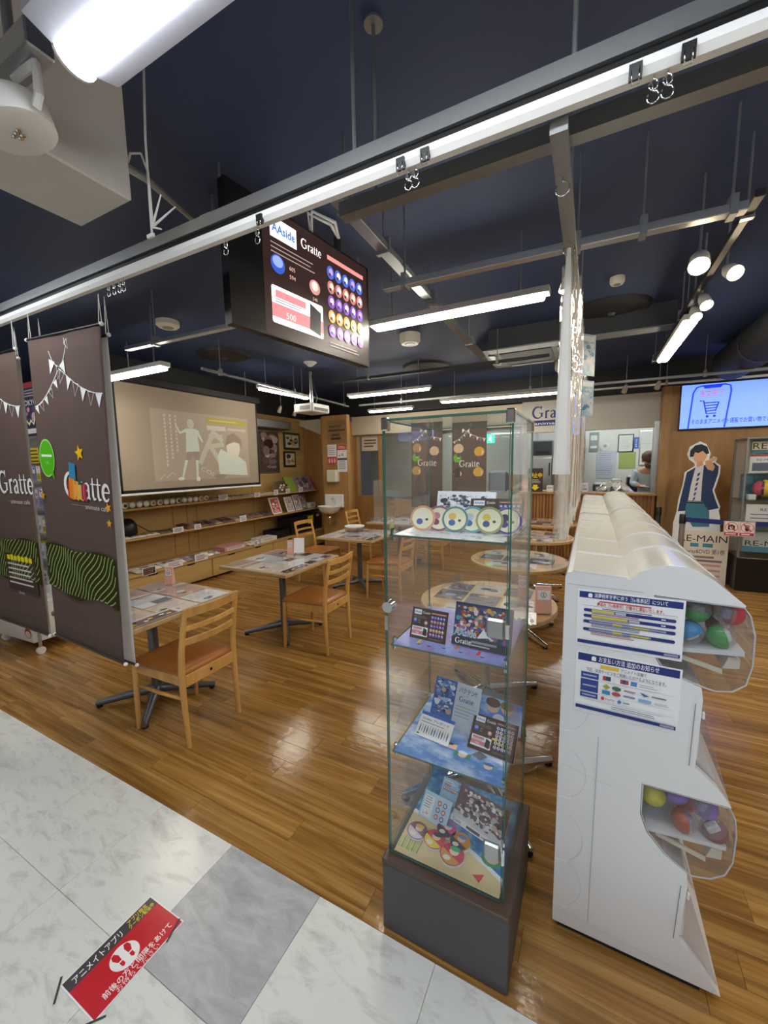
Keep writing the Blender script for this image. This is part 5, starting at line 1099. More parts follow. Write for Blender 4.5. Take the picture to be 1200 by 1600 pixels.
for k in range(2): obj('cable', MB().tube([U*(W*0.55)+V*H-n*0.04, U*(W*0.45)+V*(H+0.05)+n*(0.04+0.03*k), U*(W*0.6)+V*(H+0.06)+n*(0.06+0.03*k), U*(W*0.75)+V*(CZ-2.2)-n*0.02], 0.010, 8), 'string_white', t, True)

# ================================================================== CEILING FITTINGS
def rail(name, label, a, b, z, sec=(0.04, 0.04), m='alu_dull', hang=(0.1, 0.9), cat='rail', group='ceiling rails and tracks', brackets=()):
    a = Vector((*a, z)); b = Vector((*b, z)); d = b-a; Ln = d.length
    t = thing(name, label, cat, a, math.atan2(d.y, d.x), group)
    obj('channel', MB().box(0, Ln, -sec[0]/2, sec[0]/2, 0, sec[1], 0.003), m, t)
    for k in hang:
        h = obj('hanger', MB().cyl((Ln*k, 0, sec[1]), (Ln*k, 0, CZ-z), 0.005, n=8), 'alu_dull', t)
        obj('bracket', MB().box(Ln*k-0.013, Ln*k+0.013, -sec[0]/2-0.006, sec[0]/2+0.006, -0.01, sec[1]+0.03), 'alu_dull', h)
    return t
rail('ceiling_rail', 'straight aluminium rail with brackets above the round tables and machines', (-1.06, 2.1), (0.50, 2.15), 2.5, (0.05, 0.035), 'alu', (0.08, 0.62, 0.78, 0.97))
rail('ceiling_rail', 'straight aluminium rail running up to the hanging menu display', (-3.40, 2.07), (-1.62, 2.12), 2.5, (0.05, 0.03), 'alu', (0.2, 0.72))
rail('cable_tray', 'grey cable tray running back beside the hanging menu display', (-0.95, 1.40), (-1.03, 4.25), 2.60, (0.06, 0.035), 'alu_dull', (0.05, 0.18, 0.42, 0.8), 'tray')
rail('ceiling_track', 'dark track carrying the warm spot lamps over the aisle', (0.55, 2.2), (0.55, 5.3), 2.57, (0.035, 0.03), 'black_paint', (0.05, 0.5, 0.95), 'track')
rail('ceiling_track', 'slim grey track crossing the far tables in front of the fascia', (-3.3, 5.6), (4.0, 5.75), 2.46, (0.03, 0.03), 'alu_dull', (0.1, 0.35, 0.6, 0.9), 'track')
rail('ceiling_track', 'slim pale track just in front of the television wall', (0.0, 6.35), (4.1, 6.45), 2.50, (0.03, 0.025), 'alu_white', (0.2, 0.8), 'track')
rail('ceiling_track', 'slim track leading back past the projector', (-3.55, 2.9), (-3.75, 6.0), 2.53, (0.03, 0.025), 'alu_dull', (0.08, 0.5, 0.95), 'track')
rail('ceiling_track', 'dark slim track above the third square table', (-2.9, 4.3), (-0.4, 4.35), 2.56, (0.03, 0.03), 'dark_grey', (0.2, 0.8), 'track')
def disc(loc, r, h, label, name='smoke_detector', m='cream_plastic', cat='detector'):
    t = thing(name, label, cat, (loc[0], loc[1], CZ), 0, 'round ceiling units')
    obj('housing', MB().lathe([(r, 0.0), (r, -h*0.7), (r*0.8, -h), (1e-4, -h)], n=24), m, t, True, angle=0.7)
    obj('grille', MB().lathe([(r*0.45, -h-0.004), (r*0.5, -h), (r*0.45, -h*1.0)], n=20), 'alu_dull', t)
disc((-3.55, 2.56), 0.10, 0.06, 'cream round ceiling speaker near the projection screen', 'ceiling_speaker', cat='speaker')
disc((-1.75, 4.05), 0.11, 0.10, 'cream drum-shaped unit above the long slim tube lamp', 'ceiling_speaker', cat='speaker')
disc((0.12, 3.62), 0.05, 0.05, 'small round detector above the aisle', )
disc((-0.42, 6.2), 0.08, 0.12, 'cream dome camera in front of the fascia sign', 'dome_camera', cat='camera')
for (x, y, rx, l) in ((-4.0, 3.6, 0.30, 'dark round ceiling diffuser near the projection screen'), (-2.1, 5.45, 0.34, 'dark round ceiling diffuser over the square tables'), (0.1, 4.3, 0.32, 'dark round ceiling diffuser over the capsule machines')):
    t = thing('air_diffuser', l, 'air diffuser', (x, y, CZ), 0, 'dark round ceiling diffusers')
    obj('plate', MB().lathe([(rx, 0), (rx*0.95, -0.03), (rx*0.3, -0.05), (1e-4, -0.05)], n=28), 'black_paint', t, True, angle=0.6)
    obj('centre', MB().lathe([(0.05, -0.05), (0.03, -0.07), (1e-4, -0.07)], n=12), 'dark_grey', t)
t = thing('air_conditioner', 'dark ceiling cassette air conditioner behind the long tube lamp', 'air conditioner', (-0.72, 5.2, CZ))
obj('panel', MB().prism([(-0.46, -0.10), (0.46, -0.10), (0.5, -0.04), (0.5, 0), (-0.5, 0), (-0.5, -0.04)], 'y', -0.48, 0.48), 'dark_grey', t)
obj('grille', MB().box(-0.28, 0.28, -0.28, 0.28, -0.112, -0.10), 'black_paint', t)
for k in range(4):
    a = k*PI/2; obj('vane', MB().box(-0.25, 0.25, 0.34, 0.41, -0.112, -0.10, 0.003).xf(Matrix.Rotation(a, 4, 'Z')), 'alu_dull', t)
t = thing('roof_beam', 'grey steel beam crossing above the air conditioner', 'beam', (-1.0, 4.35, CZ-0.2))
obj('web', MB().box(0, 1.6, 0, 0.10, 0, 0.2), 'dark_grey', t); obj('flange', MB().box(0, 1.6, -0.03, 0.13, -0.012, 0), 'alu_dull', t)
t = thing('air_duct', 'large dark round duct running under the ceiling behind the curtain', 'duct', (1.45, 2.9, CZ-0.22))
obj('duct', MB().cyl((0, 0, 0), (0, 3.4, 0), 0.2, n=20), 'black_paint', t, True, angle=0.7)
for y in (0.6, 2.4): obj('strap', MB().lathe([(0.206, -0.02), (0.206, 0.02)], n=20).xf(Matrix.Translation((0, y, 0))@Matrix.Rotation(PI/2, 4, 'X')), 'dark_grey', t)
# projector
t = thing('projector', 'white projector on a ceiling mount facing the projection screen', 'projector', (-3.36, 4.45, 2.24), -0.05)
obj('body', MB().box(-0.16, 0.16, -0.18, 0.18, 0, 0.11, 0.012), 'white_plastic', t)
obj('lens', MB().cyl((-0.16, -0.08, 0.055), (-0.175, -0.08, 0.055), 0.035, n=16), 'black_plastic', t)
obj('vent', MB().box(-0.05, 0.12, -0.182, -0.178, 0.03, 0.08), 'groove', t); obj('rear_panel', MB().box(0.158, 0.163, -0.14, 0.14, 0.02, 0.06), 'dark_grey', t)
obj('mount_pole', MB().cyl((0, 0, 0.11), (0, 0, CZ-2.24-0.12), 0.022, n=12), 'alu', t); obj('mount_plate', MB().lathe([(0.09, 0), (0.03, -0.05)], (0, 0, CZ-2.24), 18), 'white_plastic', t)
obj('cable', MB().tube([(0.05, 0.02, 0.11), (0.09, 0.02, 0.2), (0.04, 0.02, 0.32), (0.02, 0.0, 0.5)], 0.006, 6), 'black_plastic', t)
# shop side: unlit spot, conduit, hanging cable
t = thing('round_spot', 'round white unlit spot lamp beside the white boxed beam', 'lamp', (-1.36, 0.60, 2.42))
q = Matrix.Rotation(0.25, 4, 'X')@Matrix.Rotation(-0.2, 4, 'Y')
obj('housing', MB().lathe([(0.07, 0.0), (0.085, 0.004), (0.088, 0.05), (0.08, 0.065), (1e-4, 0.065)], n=32).xf(q), 'white_plastic', t, True, angle=0.6)
obj('face', MB().lathe([(1e-4, 0.003), (0.07, 0.003)], n=32).xf(q), 'cream_plastic', t)
for k in range(5): obj('led_lens', MB().lathe([(0.007, 0), (0.007, -0.003), (0.003, -0.005)], (-0.012+0.012*(k % 3), -0.01+0.014*(k//3), 0), 8).xf(q), 'chrome', t)
obj('yoke', MB().tube([(0.09, 0, 0.03), (0.11, 0, 0.05), (0.11, 0, 0.12), (0.0, 0.0, 0.13)], 0.010, 6), 'white_plastic', t)
obj('bracket', MB().box(-0.06, 0.14, -0.03, 0.03, 0.13, 0.19, 0.004), 'alu', t); obj('stem', MB().cyl((0.0, 0, 0.19), (0.0, 0, CZ-2.42), 0.012, n=8), 'alu_dull', t)
t = thing('conduit', 'pale conduit running from the white beam to a small junction box', 'pipe', (-1.52, 1.0, 2.62))
obj('pipe', MB().tube([(0, -0.03, 0), (-0.04, 0.08, 0.03), (-0.22, 0.55, 0.08), (-0.22, 0.56, CZ-2.62)], 0.014, 8), 'alu_dull', t)
obj('junction_box', MB().box(-0.26, -0.18, 0.50, 0.57, 0.09, 0.17, 0.004), 'white_paint', t)
obj('whip', MB().tube([(-0.18, 0.54, 0.13), (-0.10, 0.56, 0.15), (-0.05, 0.6, CZ-2.62)], 0.010, 8), 'alu_dull', t)
t = thing('hanging_cable', 'white cable with a tied end hanging beside the beam end', 'cable', (-1.43, 1.0, 2.385))
obj('cord', MB().tube([(0.02, 0, 0.515), (0.0, 0, 0.3), (-0.005, 0, 0.0)], 0.004, 6), 'string_white', t, True)
obj('loop', MB().tube([(-0.12, 0, 0.25), (-0.09, 0, 0.29), (-0.03, 0, 0.27), (0.0, 0, 0.2), (0.003, 0, 0.02)], 0.004, 6), 'string_white', t, True)
for a, b in ((0.13, 0.03), (0.05, -0.02), (0.06, 0.09)): obj('tie', MB().tube([(0.0, 0, 0.02), (a, 0.0, 0.02+b)], [0.005, 0.002], 6), 'string_white', t)
obj('end_tip', MB().box(-0.03, 0.005, -0.004, 0.004, -0.012, 0.0), 'string_white', t)

# ================================================================== PROJECTION SCREEN
t = thing('projection_screen', 'pull-down projection screen in front of the shelves, showing a pale picture', 'screen', (-4.5, 2.54, 1.27))
W, H = 2.06, 1.20
obj('cloth', MB().box(-0.004, 0, 0, W, 0, H), 'screen_cloth', t)
for a in ((0, 0.025, 0, H), (W-0.03, W, 0, H), (0, W, 0, 0.035)): obj('black_border', MB().box(0.0003, 0.001, a[0], a[1], a[2], a[3]), 'black_plastic', t)
obj('weight_bar', MB().box(-0.012, 0.012, -0.01, W+0.01, -0.025, 0, 0.004), 'alu_white', t)
obj('case', MB().box(-0.05, 0.05, -0.03, W+0.03, H, H+0.09, 0.01), 'black_paint', t)
for y in (0.2, W-0.2): obj('hanger', MB().cyl((0, y, H+0.09), (0, y, CZ-1.27), 0.006, n=8), 'alu_dull', t)
p = Print(0.00008); a0, b0, a1, b1 = W*0.19, H*0.10, W*0.90, H*0.80
p.rect(a0, b0, a1, b1, '#b0a293')
pc = '#d2dcd4'
p.stroke([(a0+0.62, b0+0.20), (a0+0.86, b0+0.62)], 0.07, '#c2c4b4'); p.stroke([(a0+0.78, b0+0.46), (a0+0.93, b0+0.24)], 0.07, '#c2c4b4'); p.stroke([(a0+0.74, b0+0.42), (a0+1.02, b0+0.46)], 0.06, '#c2c4b4'); p.stroke([(a0+0.84, b0+0.64), (a0+1.0, b0+0.5)], 0.06, '#c2c4b4')
# plain standing figure
p.ell(a0+0.52, b0+0.70, 0.05, 0.06, '#c6cac0'); p.poly([(a0+0.45, b0+0.64), (a0+0.60, b0+0.64), (a0+0.63, b0+0.36), (a0+0.43, b0+0.34)], pc); p.poly([(a0+0.44, b0+0.35), (a0+0.62, b0+0.36), (a0+0.62, b0+0.25), (a0+0.55, b0+0.25), (a0+0.53, b0+0.31), (a0+0.48, b0+0.25), (a0+0.41, b0+0.24)], '#a2958c')
p.stroke([(a0+0.43, b0+0.25), (a0+0.36, b0+0.03)], [0.04, 0.025], pc); p.stroke([(a0+0.58, b0+0.25), (a0+0.57, b0+0.02)], [0.04, 0.028], pc); p.stroke([(a0+0.46, b0+0.62), (a0+0.36, b0+0.58), (a0+0.31, b0+0.68)], [0.04, 0.03, 0.02], pc); p.stroke([(a0+0.60, b0+0.62), (a0+0.68, b0+0.48)], [0.05, 0.02], pc)
p.ell(a0+0.34, b0+0.02, 0.045, 0.02, '#dfe4da'); p.ell(a0+0.58, b0+0.01, 0.03, 0.03, '#dfe4da')
# plain half-length figure
p.poly([(a0+0.92, b0+0.06), (a0+1.42, b0+0.03), (a0+1.40, b0+0.22), (a0+1.24, b0+0.32), (a0+1.10, b0+0.34), (a0+0.96, b0+0.40), (a0+0.90, b0+0.30)], pc); p.ell(a0+1.18, b0+0.42, 0.12, 0.15, '#dcd8cc'); p.poly([(a0+1.04, b0+0.44), (a0+1.08, b0+0.58), (a0+1.2, b0+0.63), (a0+1.32, b0+0.55), (a0+1.35, b0+0.40), (a0+1.3, b0+0.48), (a0+1.2, b0+0.50), (a0+1.1, b0+0.47)], '#9a887c'); p.ell(a0+0.93, b0+0.03, 0.10, 0.03, '#9b8e84')
p.rect(a0+0.76, b1-0.11, a1-0.02, b1-0.035, '#b3a648'); p.lines(a0+0.8, b1-0.06, a1-0.08, 1, 0.03, 0.02, '#c9bf86', 1); p.rect(a0+0.76, b1-0.20, a0+1.06, b1-0.14, '#cfc8be'); p.rect(a0+1.1, b1-0.185, a0+1.42, b1-0.155, '#c6beb4'); p.rect(a0+0.78, b1-0.30, a0+1.0, b1-0.25, '#c6beb4')
for k in range(3):
    for i in range(14-k*2): p.rect(a0+0.16+0.07*k, b1-0.08-0.045*i, a0+0.185+0.07*k, b1-0.05-0.045*i, '#cdc5bb')
p.text('COI', a0+0.62, b0+0.12, 0.06, '#d8d4ca', w=0.2, rot=-0.45); p.stroke([(a0+0.06, b0+0.02), (a0+0.12, b0+0.08), (a0+0.15, b0+0.04), (a0+0.22, b0+0.10), (a0+0.26, b0+0.07)], 0.008, '#d4cfc6')
p.place('projected_picture', t, (0, 0, 0), (0, 1, 0), (0, 0, 1), 'print_matte')  # the projector's light is put into the print colours

# ================================================================== GOODS SHELVES
su = thing('goods_shelf', 'long wooden wall shelf with two boards, full of small goods', 'shelf', (XL, 2.56, 0))
for z in (0.715, 1.075): obj('shelf_board', MB().box(0, 0.36, 0, 3.90, z-0.025, z, 0.002), 'shelf_wood', su)
for y in (1.0, 1.22, 1.38, 2.5): obj('panel_seam', MB().box(0.0, 0.004, y, y+0.012, 0.33, 1.9), 'cardboard', su)
obj('end_panel', MB().box(0, 0.40, -0.03, 0, 0, 1.9), 'shelf_wood', su)
DY = [(2.56, 3.74), (3.74, 4.95), (4.95, 6.45)]
for k, (y0, y1) in enumerate(DY):
    t = thing('drawer_unit', ['low wooden drawer unit nearest to the brown banners', 'low wooden drawer unit under the pink box', 'low wooden drawer unit under the black crates'][k], 'drawer unit', (XL, y0, 0), 0, 'low drawer units under the shelves')
    obj('body', MB().box(0, 0.50, 0.002, y1-y0-0.002, 0.03, 0.29), 'shelf_wood', t); obj('plinth', MB().box(0, 0.47, 0.002, y1-y0-0.002, 0, 0.03), 'black_paint', t)
    d = obj('drawer', MB().box(0.50, 0.52, 0.006, y1-y0-0.006, 0.035, 0.285, 0.002), 'shelf_wood', t)
    for f in (0.28, 0.72):
        yc = (y1-y0)*f; obj('hand_slot', MB().prism([(yc-0.07, 0.287), (yc+0.07, 0.287), (yc+0.05, 0.268), (yc-0.05, 0.268)], 'x', 0.519, 0.5215), 'black_paint', d)
cb_ = tag(obj('counter_board', MB().box(0, 0.53, 0, 3.88, 0, 0.025, 0.003), 'shelf_wood'), 'continuous wooden board lying over the low drawer units', 'worktop'); cb_.location = (XL, 2.56, 0.29)
rr = random.Random(11)
XS = XL+0.36
def box_thing(name, label, cat, loc, size, colr, rz=0.0, group=None, pr=None):
    """a small carton: body with a printed front face (+X side)"""
    t = thing(name, label, cat, loc, rz, group); a, b, c = size
    obj('carton', MB().color(colr).box(-a, 0, 0, b, 0, c, 0.004), 'paint', t)
    p = Print(0.0003)
    if pr: pr(p, b, c)
    else: p.rect(b*0.1, c*0.15, b*0.9, c*0.85, rr.choice(['#f0ece6', '#d8cfc8', '#c8b8b4'])); p.lines(b*0.16, c*0.75, b*0.8, 2, c*0.22, c*0.08, '#8a7f7a', int(loc[1]*100))
    p.place('print', t, (0, 0, 0), (0, 1, 0), (0, 0, 1), 'print_matte'); return t
def packet(loc, size, colr, label, group, rz=0.0, tilt=0.0):
    t = thing('goods_packet', label, 'packet', loc, rz, group); a, b, c = size
    def top(u, v): return (-a+a*u, b*v, c*(0.35+0.65*math.sin(PI*u)*math.sin(PI*v))+tilt*(1-u))
    mb = MB().color(colr); mb.slab(top, 5, 5, (0, 0, -c*0.3)); m0 = min(v[2] for v in mb.v); mb.v = [(x, y, z-m0) for x, y, z in mb.v]
    obj('bag', mb, 'paint', t, True)
    p = Print(0.0002); p.rect(-a*0.6, b*0.25, -a*0.2, b*0.75, rr.choice(['#5a4a52', '#b89aa0', '#e8e0dc', '#8a7a74']))
    p.m.v = [(x, y, c*0.85-m0*0+tilt*0.5) for x, y, z in p.m.v]; obj('label_card', p.m, 'print_matte', t, fixn=False); return t
# top board: rolled white pouches
for k in range(15):
    y = 2.66+k*0.086
    t = thing('rolled_pouch', 'white rolled pouch in the row on the upper board', 'pouch', (XS-0.02, y, 1.077), rr.uniform(-0.05, 0.05), 'white rolled pouches on the upper board')
    r = 0.036; obj('roll', MB().lathe([(r*0.6, 0.0), (r, 0.006), (r, 0.13), (r*0.7, 0.14)], n=14).xf(Matrix.Translation((0, 0, r))@Matrix.Rotation(-PI/2, 4, 'Y')), 'cream_plastic', t, True, angle=0.7)
    obj('core', MB().lathe([(r*0.55, -0.004), (r*0.55, 0.003)], n=12).xf(Matrix.Translation((0, 0, r))@Matrix.Rotation(-PI/2, 4, 'Y')), rr.choice(['cardboard', 'dark_grey', 'paper_white']), t)
for k in range(12):
    packet((XS-0.01, 3.97+k*0.108, 1.077), (0.16, 0.098, 0.04), rr.choice(['#b9b0ac', '#d8d4d0', '#9aa0a8', '#c8b8b0']), 'flat clear-wrapped packet on the upper board right of the pouches', 'packets on the upper board', rr.uniform(-0.04, 0.04))
for k in range(9):
    packet((XS-0.01, 2.70+k*0.088, 0.717), (0.09, 0.08, 0.03), rr.choice(['#e4e0dc', '#d8d8dc', '#c8c4c0', '#6a625c']), 'small white packet beside the black bag on the middle board', 'packets on the middle board', rr.uniform(-0.06, 0.06))
for k in range(14):
    packet((XS-0.01, 3.52+k*0.119, 0.717), (0.24, 0.11, 0.05), rr.choice(['#6a4a44', '#8a6a5c', '#a08878', '#54464a', '#c0aca0']), 'brown soft goods packet in the long row on the middle board', 'soft goods on the middle board', rr.uniform(-0.03, 0.03), 0.04)
for k in [q for q in range(20) if q < 11 or q in (16, 17)]:
    packet((XL+0.49, 2.72+k*0.11, 0.317), (0.2, 0.095, 0.045), rr.choice(['#c8b8b0', '#b0a098', '#d8d0cc', '#8a7a76', '#e6e2e0', '#9a8a90']), 'flat packet in the row on the drawer tops', 'packets on the drawer tops', rr.uniform(-0.05, 0.05), 0.02)
t = thing('black_bag', 'small black cloth bag at the end of the middle board', 'bag', (XS-0.235, 2.85, 0.717))
obj('bag', MB().lathe([(0.10, 0), (0.125, 0.04), (0.12, 0.14), (0.085, 0.20), (0.05, 0.22), (1e-4, 0.215)], n=16), 'black_plastic', t, True, angle=1.2); obj('strap', MB().tube([(0.03, 0.08, 0.16), (0.06, 0.25, 0.03), (0.08, 0.42, 0.012), (0.06, 0.55, 0.012)], 0.006, 6), 'black_plastic', t)
for k, (x, y, z, w, h) in enumerate(((XS+0.004, 3.3, 0.70, 0.15, 0.07), (XS+0.004, 4.42, 0.70, 0.13, 0.09), (XS+0.004, 4.05, 1.06, 0.16, 0.08), (XS+0.004, 4.75, 1.05, 0.12, 0.07), (XS+0.004, 5.2, 1.05, 0.10, 0.09), (XS+0.004, 5.5, 1.06, 0.10, 0.08), (XL+0.534, 2.76, 0.29, 0.16, 0.09), (XL+0.534, 3.06, 0.30, 0.22, 0.08), (XL+0.534, 3.46, 0.30, 0.20, 0.09), (XL+0.534, 4.52, 0.315, 0.08, 0.08), (XS+0.004, 5.85, 1.06, 0.12, 0.08), (XS+0.004, 3.62, 0.70, 0.10, 0.07))):
    t = thing('price_tag', 'white printed price tag clipped to a shelf edge', 'price tag', (x, y, z), 0, 'price tags on the shelf edges')
    obj('card', MB().box(-0.003, 0, 0, w, 0, h), 'paper_white', t); p = Print(0.0003); dark = k in (6,)
    p.rect(w*0.04, h*0.06, w*0.96, h*0.94, '#3a2c30' if dark else '#ece6e6'); p.lines(w*0.1, h*0.82, w*0.9, 3, h*0.25, h*0.13, '#8a5a5a' if dark else ['#5a5a6a', '#9a8a98', '#7a6a7a'][k % 3], k); p.place('print', t, (0, 0, 0), (0, 1, 0), (0, 0, 1), 'print_matte')
box_thing('carton', 'pink flat carton on the drawer tops', 'box', (XL+0.50, 3.98, 0.317), (0.24, 0.42, 0.07), '#c88a8c', 0, None)
box_thing('carton', 'white tray of small bags right of the pink carton', 'box', (XL+0.50, 4.70, 0.317), (0.22, 0.37, 0.07), '#d8d2cc', 0, None)
for k, (y, w, h, l) in enumerate(((5.10, 0.34, 0.13, 'low black open crate on the drawer tops'), (5.48, 0.42, 0.30, 'tall black crate between the low crate and the yellow-labelled one'))):
    t = thing('black_crate', l, 'crate', (XL+0.46, y, 0.317), 0, 'black crates on the drawer tops')
    obj('floor_panel', MB().box(-0.3, 0, 0, w, 0, 0.01), 'black_plastic', t)
    for b in ((-0.3, -0.29, 0, w), (-0.01, 0, 0, w), (-0.29, -0.01, 0, 0.01), (-0.29, -0.01, w-0.01, w)): obj('side_panel', MB().box(b[0], b[1], b[2], b[3], 0.01, h), 'black_plastic', t)
def yl(p, b, c): p.rect(b*0.2, c*0.45, b*0.8, c*0.95, '#e2c81e'); p.lines(b*0.28, c*0.8, b*0.72, 2, c*0.15, c*0.06, '#7a6a1a', 1)
box_thing('black_box', 'black box with a yellow label beside the crates', 'box', (XL+0.45, 5.93, 0.317), (0.3, 0.26, 0.30), '#1c1a1c', 0, None, yl)
box_thing('black_box', 'plain dark box at the end of the drawer tops', 'box', (XL+0.42, 6.21, 0.317), (0.3, 0.22, 0.30), '#2a2222', 0, None, lambda p, b, c: p.rect(b*0.3, c*0.8, b*0.7, c*0.95, '#c8c0bc'))
GF = 'framed cards on the shelves'
def frame_card(loc, w, h, colr, label, frame='white_plastic', lean=0.35, group=GF, art=None):
    t = thing('framed_card', label, 'framed card', loc, 0, group); Vv = Vector((-math.sin(lean), 0, math.cos(lean))); Uv = Vector((0, 1, 0)); nn = Uv.cross(Vv)
    vs = [Uv*a+Vv*b-nn*c for c in (0, 0.01) for a, b in ((0, 0), (w, 0), (w, h), (0, h))]
    obj('frame', MB().add(vs, [(0, 1, 2, 3), (7, 6, 5, 4), (0, 4, 5, 1), (1, 5, 6, 2), (2, 6, 7, 3), (3, 7, 4, 0)]), frame, t)
    p = Print(0.0003); p.rect(w*0.1, h*0.08, w*0.9, h*0.92, colr)
    if art: art(p, w, h)
    else: p.blobs(w*0.14, h*0.3, w*0.86, h*0.88, ['#e8d8d0', '#c8a8a0', '#8a5a5a', '#f0e8e4'], 9, int(loc[1]*10), 0.2); p.lines(w*0.2, h*0.25, w*0.8, 3, h*0.06, h*0.02, '#f0e8e4', 1)
    p.place('print', t, (0, 0, 0), Uv, Vv, 'print_gloss'); return t
frame_card((XS-0.04, 5.20, 0.717), 0.24, 0.30, '#c8585c', 'white framed card with red picture on the middle board')
frame_card((XS-0.04, 5.58, 0.717), 0.20, 0.28, '#b8a8a4', 'white framed card with grey picture right of the red one')
frame_card((XS-0.06, 5.84, 0.717), 0.18, 0.30, '#a8a0a0', 'white framed card with pale picture, behind the grey one')
frame_card((XS-0.10, 6.06, 0.717), 0.18, 0.32, '#8a8484', 'grey framed card at the end of the middle board', 'alu_dull')
box_thing('tissue_box', 'white handled box at the far end of the middle board', 'box', (XS-0.05, 6.24, 0.717), (0.14, 0.18, 0.10), '#cfc8be')
def ang(p, w, h):
    p.rect(0.0, 0.0, w*0.32, h, '#8aa046'); p.rect(w*0.32, 0, w, h, '#8a7482'); p.blobs(w*0.34, h*0.06, w*0.9, h*0.94, ['#c8b0b0', '#6a5a6a', '#a88a90', '#54484e'], 20, 4, 0.3); p.rect(w*0.94, 0, w, h, '#b03040')
frame_card((XS-0.02, 5.62, 1.077), 0.78, 0.30, '#8a7482', 'wide display panel with green end standing on the upper board', 'dark_grey', 0.5, GF, ang)
t = thing('badge_stand', 'clear stand of small trinkets on the upper board', 'display stand', (XS-0.08, 5.30, 1.077)); obj('stand', MB().prism([(0, 0), (0.3, 0), (0.2, 0.2), (0.1, 0.2)], 'x', -0.1, 0.05), 'dome', t)
for k in range(9): obj('trinket', MB().ball((0.065, 0.05+0.025*k, 0.05+0.04*(k % 3)), 0.02, 8, 6), rr.choice(['paper_white', 'dark_grey', 'cardboard', 'paper_pink']), t, True)
# wall frames
def wall_frame(name, label, y0, y1, z0, z1, frame, fn, x=XL):
    t = thing(name, label, 'picture', (x, y0, z0), 0, 'framed pictures on the shelf wall'); w, h = y1-y0, z1-z0
    obj('frame', MB().box(0.0, 0.025, 0, w, 0, h, 0.004), frame, t); p = Print(0.0003); fn(p, w, h); p.place('print', t, (0.025, 0, 0), (0, 1, 0), (0, 0, 1), 'print_gloss')
    obj('cover_glass', MB().box(0.031, 0.033, 0.01, w-0.01, 0.01, h-0.01), 'glass', t); return t
wall_frame('framed_poster', 'large dark poster in a thin silver frame beside the projection screen', 5.22, 5.76, 1.42, 2.17, 'alu', lambda p, w, h: (p.rect(0.02, 0.02, w-0.02, h-0.02, '#5a4a48'), p.blobs(0.03, 0.15, w-0.03, h-0.03, ['#8a7470', '#3a2c2c', '#a89088', '#6a5654', '#c8b8b0'], 26, 6, 0.3), logo(p, w*0.45, 0.09, 0.06, '#c8beb8'), p.text('×', w*0.36, 0.09, 0.05, '#c8beb8')))
blk = lambda s: (lambda p, w, h: (p.rect(0.04, 0.04, w-0.04, h-0.04, '#d8cfb8'), p.blobs(0.05, 0.05, w-0.05, h-0.05, ['#a88a5a', '#5a4a3a', '#e8e0d0', '#c0a878', '#2a2422'], 16, s, 0.3)))
wall_frame('framed_picture', 'black framed landscape picture above a smaller one', 5.90, 6.36, 1.85, 2.17, 'black_plastic', blk(3)); wall_frame('framed_picture', 'smaller black framed picture under the landscape one', 5.88, 6.22, 1.52, 1.82, 'black_plastic', blk(8))
t = thing('wall_air_unit', 'long grey wall unit above the framed poster', 'air unit', (XL, 5.05, 2.2)); obj('body', MB().box(0, 0.22, 0, 0.85, 0, 0.14, 0.01), 'alu_dull', t); obj('louver', MB().box(0.05, 0.2, 0.04, 0.81, -0.008, 0), 'dark_grey', t)

# ================================================================== BASIN WALL
YS = 6.05
def ysign(name, label, cat, x0, x1, z0, z1, y, fn, material='print_matte', base='paper_white', group=None, d=0.004):
    t = thing(name, label, cat, (x0, y, z0), 0, group); w, h = x1-x0, z1-z0
    obj('sheet', MB().box(0, w, -d, 0, 0, h), base, t); p = Print(0.0003); fn(p, w, h); p.place('print', t, (0, -d, 0), (1, 0, 0), (0, 0, 1), material); return t
GN = 'notices around the hand basin'
t = thing('acrylic_sign', 'clear acrylic sign with dark lettering above the notices', 'sign', (-4.24, YS, 1.93), 0, GN); obj('plate', MB().box(0, 0.40, -0.012, -0.008, 0, 0.40), 'acrylic', t)
p = Print(0.0003); p.lines(0.05, 0.31, 0.36, 1, 0.06, 0.03, '#6a5a44', 1); p.lines(0.03, 0.24, 0.38, 1, 0.06, 0.03, '#5a4a34', 2); p.lines(0.1, 0.16, 0.3, 1, 0.06, 0.03, '#5a4a34', 3); p.lines(0.08, 0.10, 0.33, 1, 0.06, 0.035, '#4a3a28', 4); p.place('lettering', t, (0, -0.012, 0), (1, 0, 0), (0, 0, 1))
ysign('notice_sheet', 'white notice with red foot above the towel dispenser', 'notice', -4.25, -4.06, 1.55, 1.91, YS, lambda p, w, h: (p.rect(0, 0, w, h*0.4, '#c8485a'), p.lines(w*0.1, h*0.9, w*0.9, 5, h*0.09, h*0.03, '#b08088', 3), [p.ell(w*(0.2+0.3*k), h*0.2, w*0.09, h*0.12, '#e8c8c8') for k in range(3)]), group=GN)
ysign('notice_sheet', 'white and red notice, upper one right of the towel dispenser', 'notice', -4.04, -3.84, 1.67, 1.90, YS, lambda p, w, h: (p.rect(0, h*0.6, w, h, '#b85048'), p.blobs(w*0.1, h*0.1, w*0.9, h*0.5, ['#6a5a5a', '#b07a70'], 8, 2, 0.15), p.lines(w*0.1, h*0.9, w*0.9, 2, h*0.12, h*0.05, '#e8c8c0', 1)), group=GN)
ysign('notice_sheet', 'white notice with a navy line, lower one right of the towel dispenser', 'notice', -4.04, -3.84, 1.42, 1.66, YS, lambda p, w, h: (p.rect(0, h*0.88, w, h, '#3a4468'), p.lines(w*0.1, h*0.8, w*0.9, 5, h*0.13, h*0.05, '#8a8a94', 5)), group=GN)
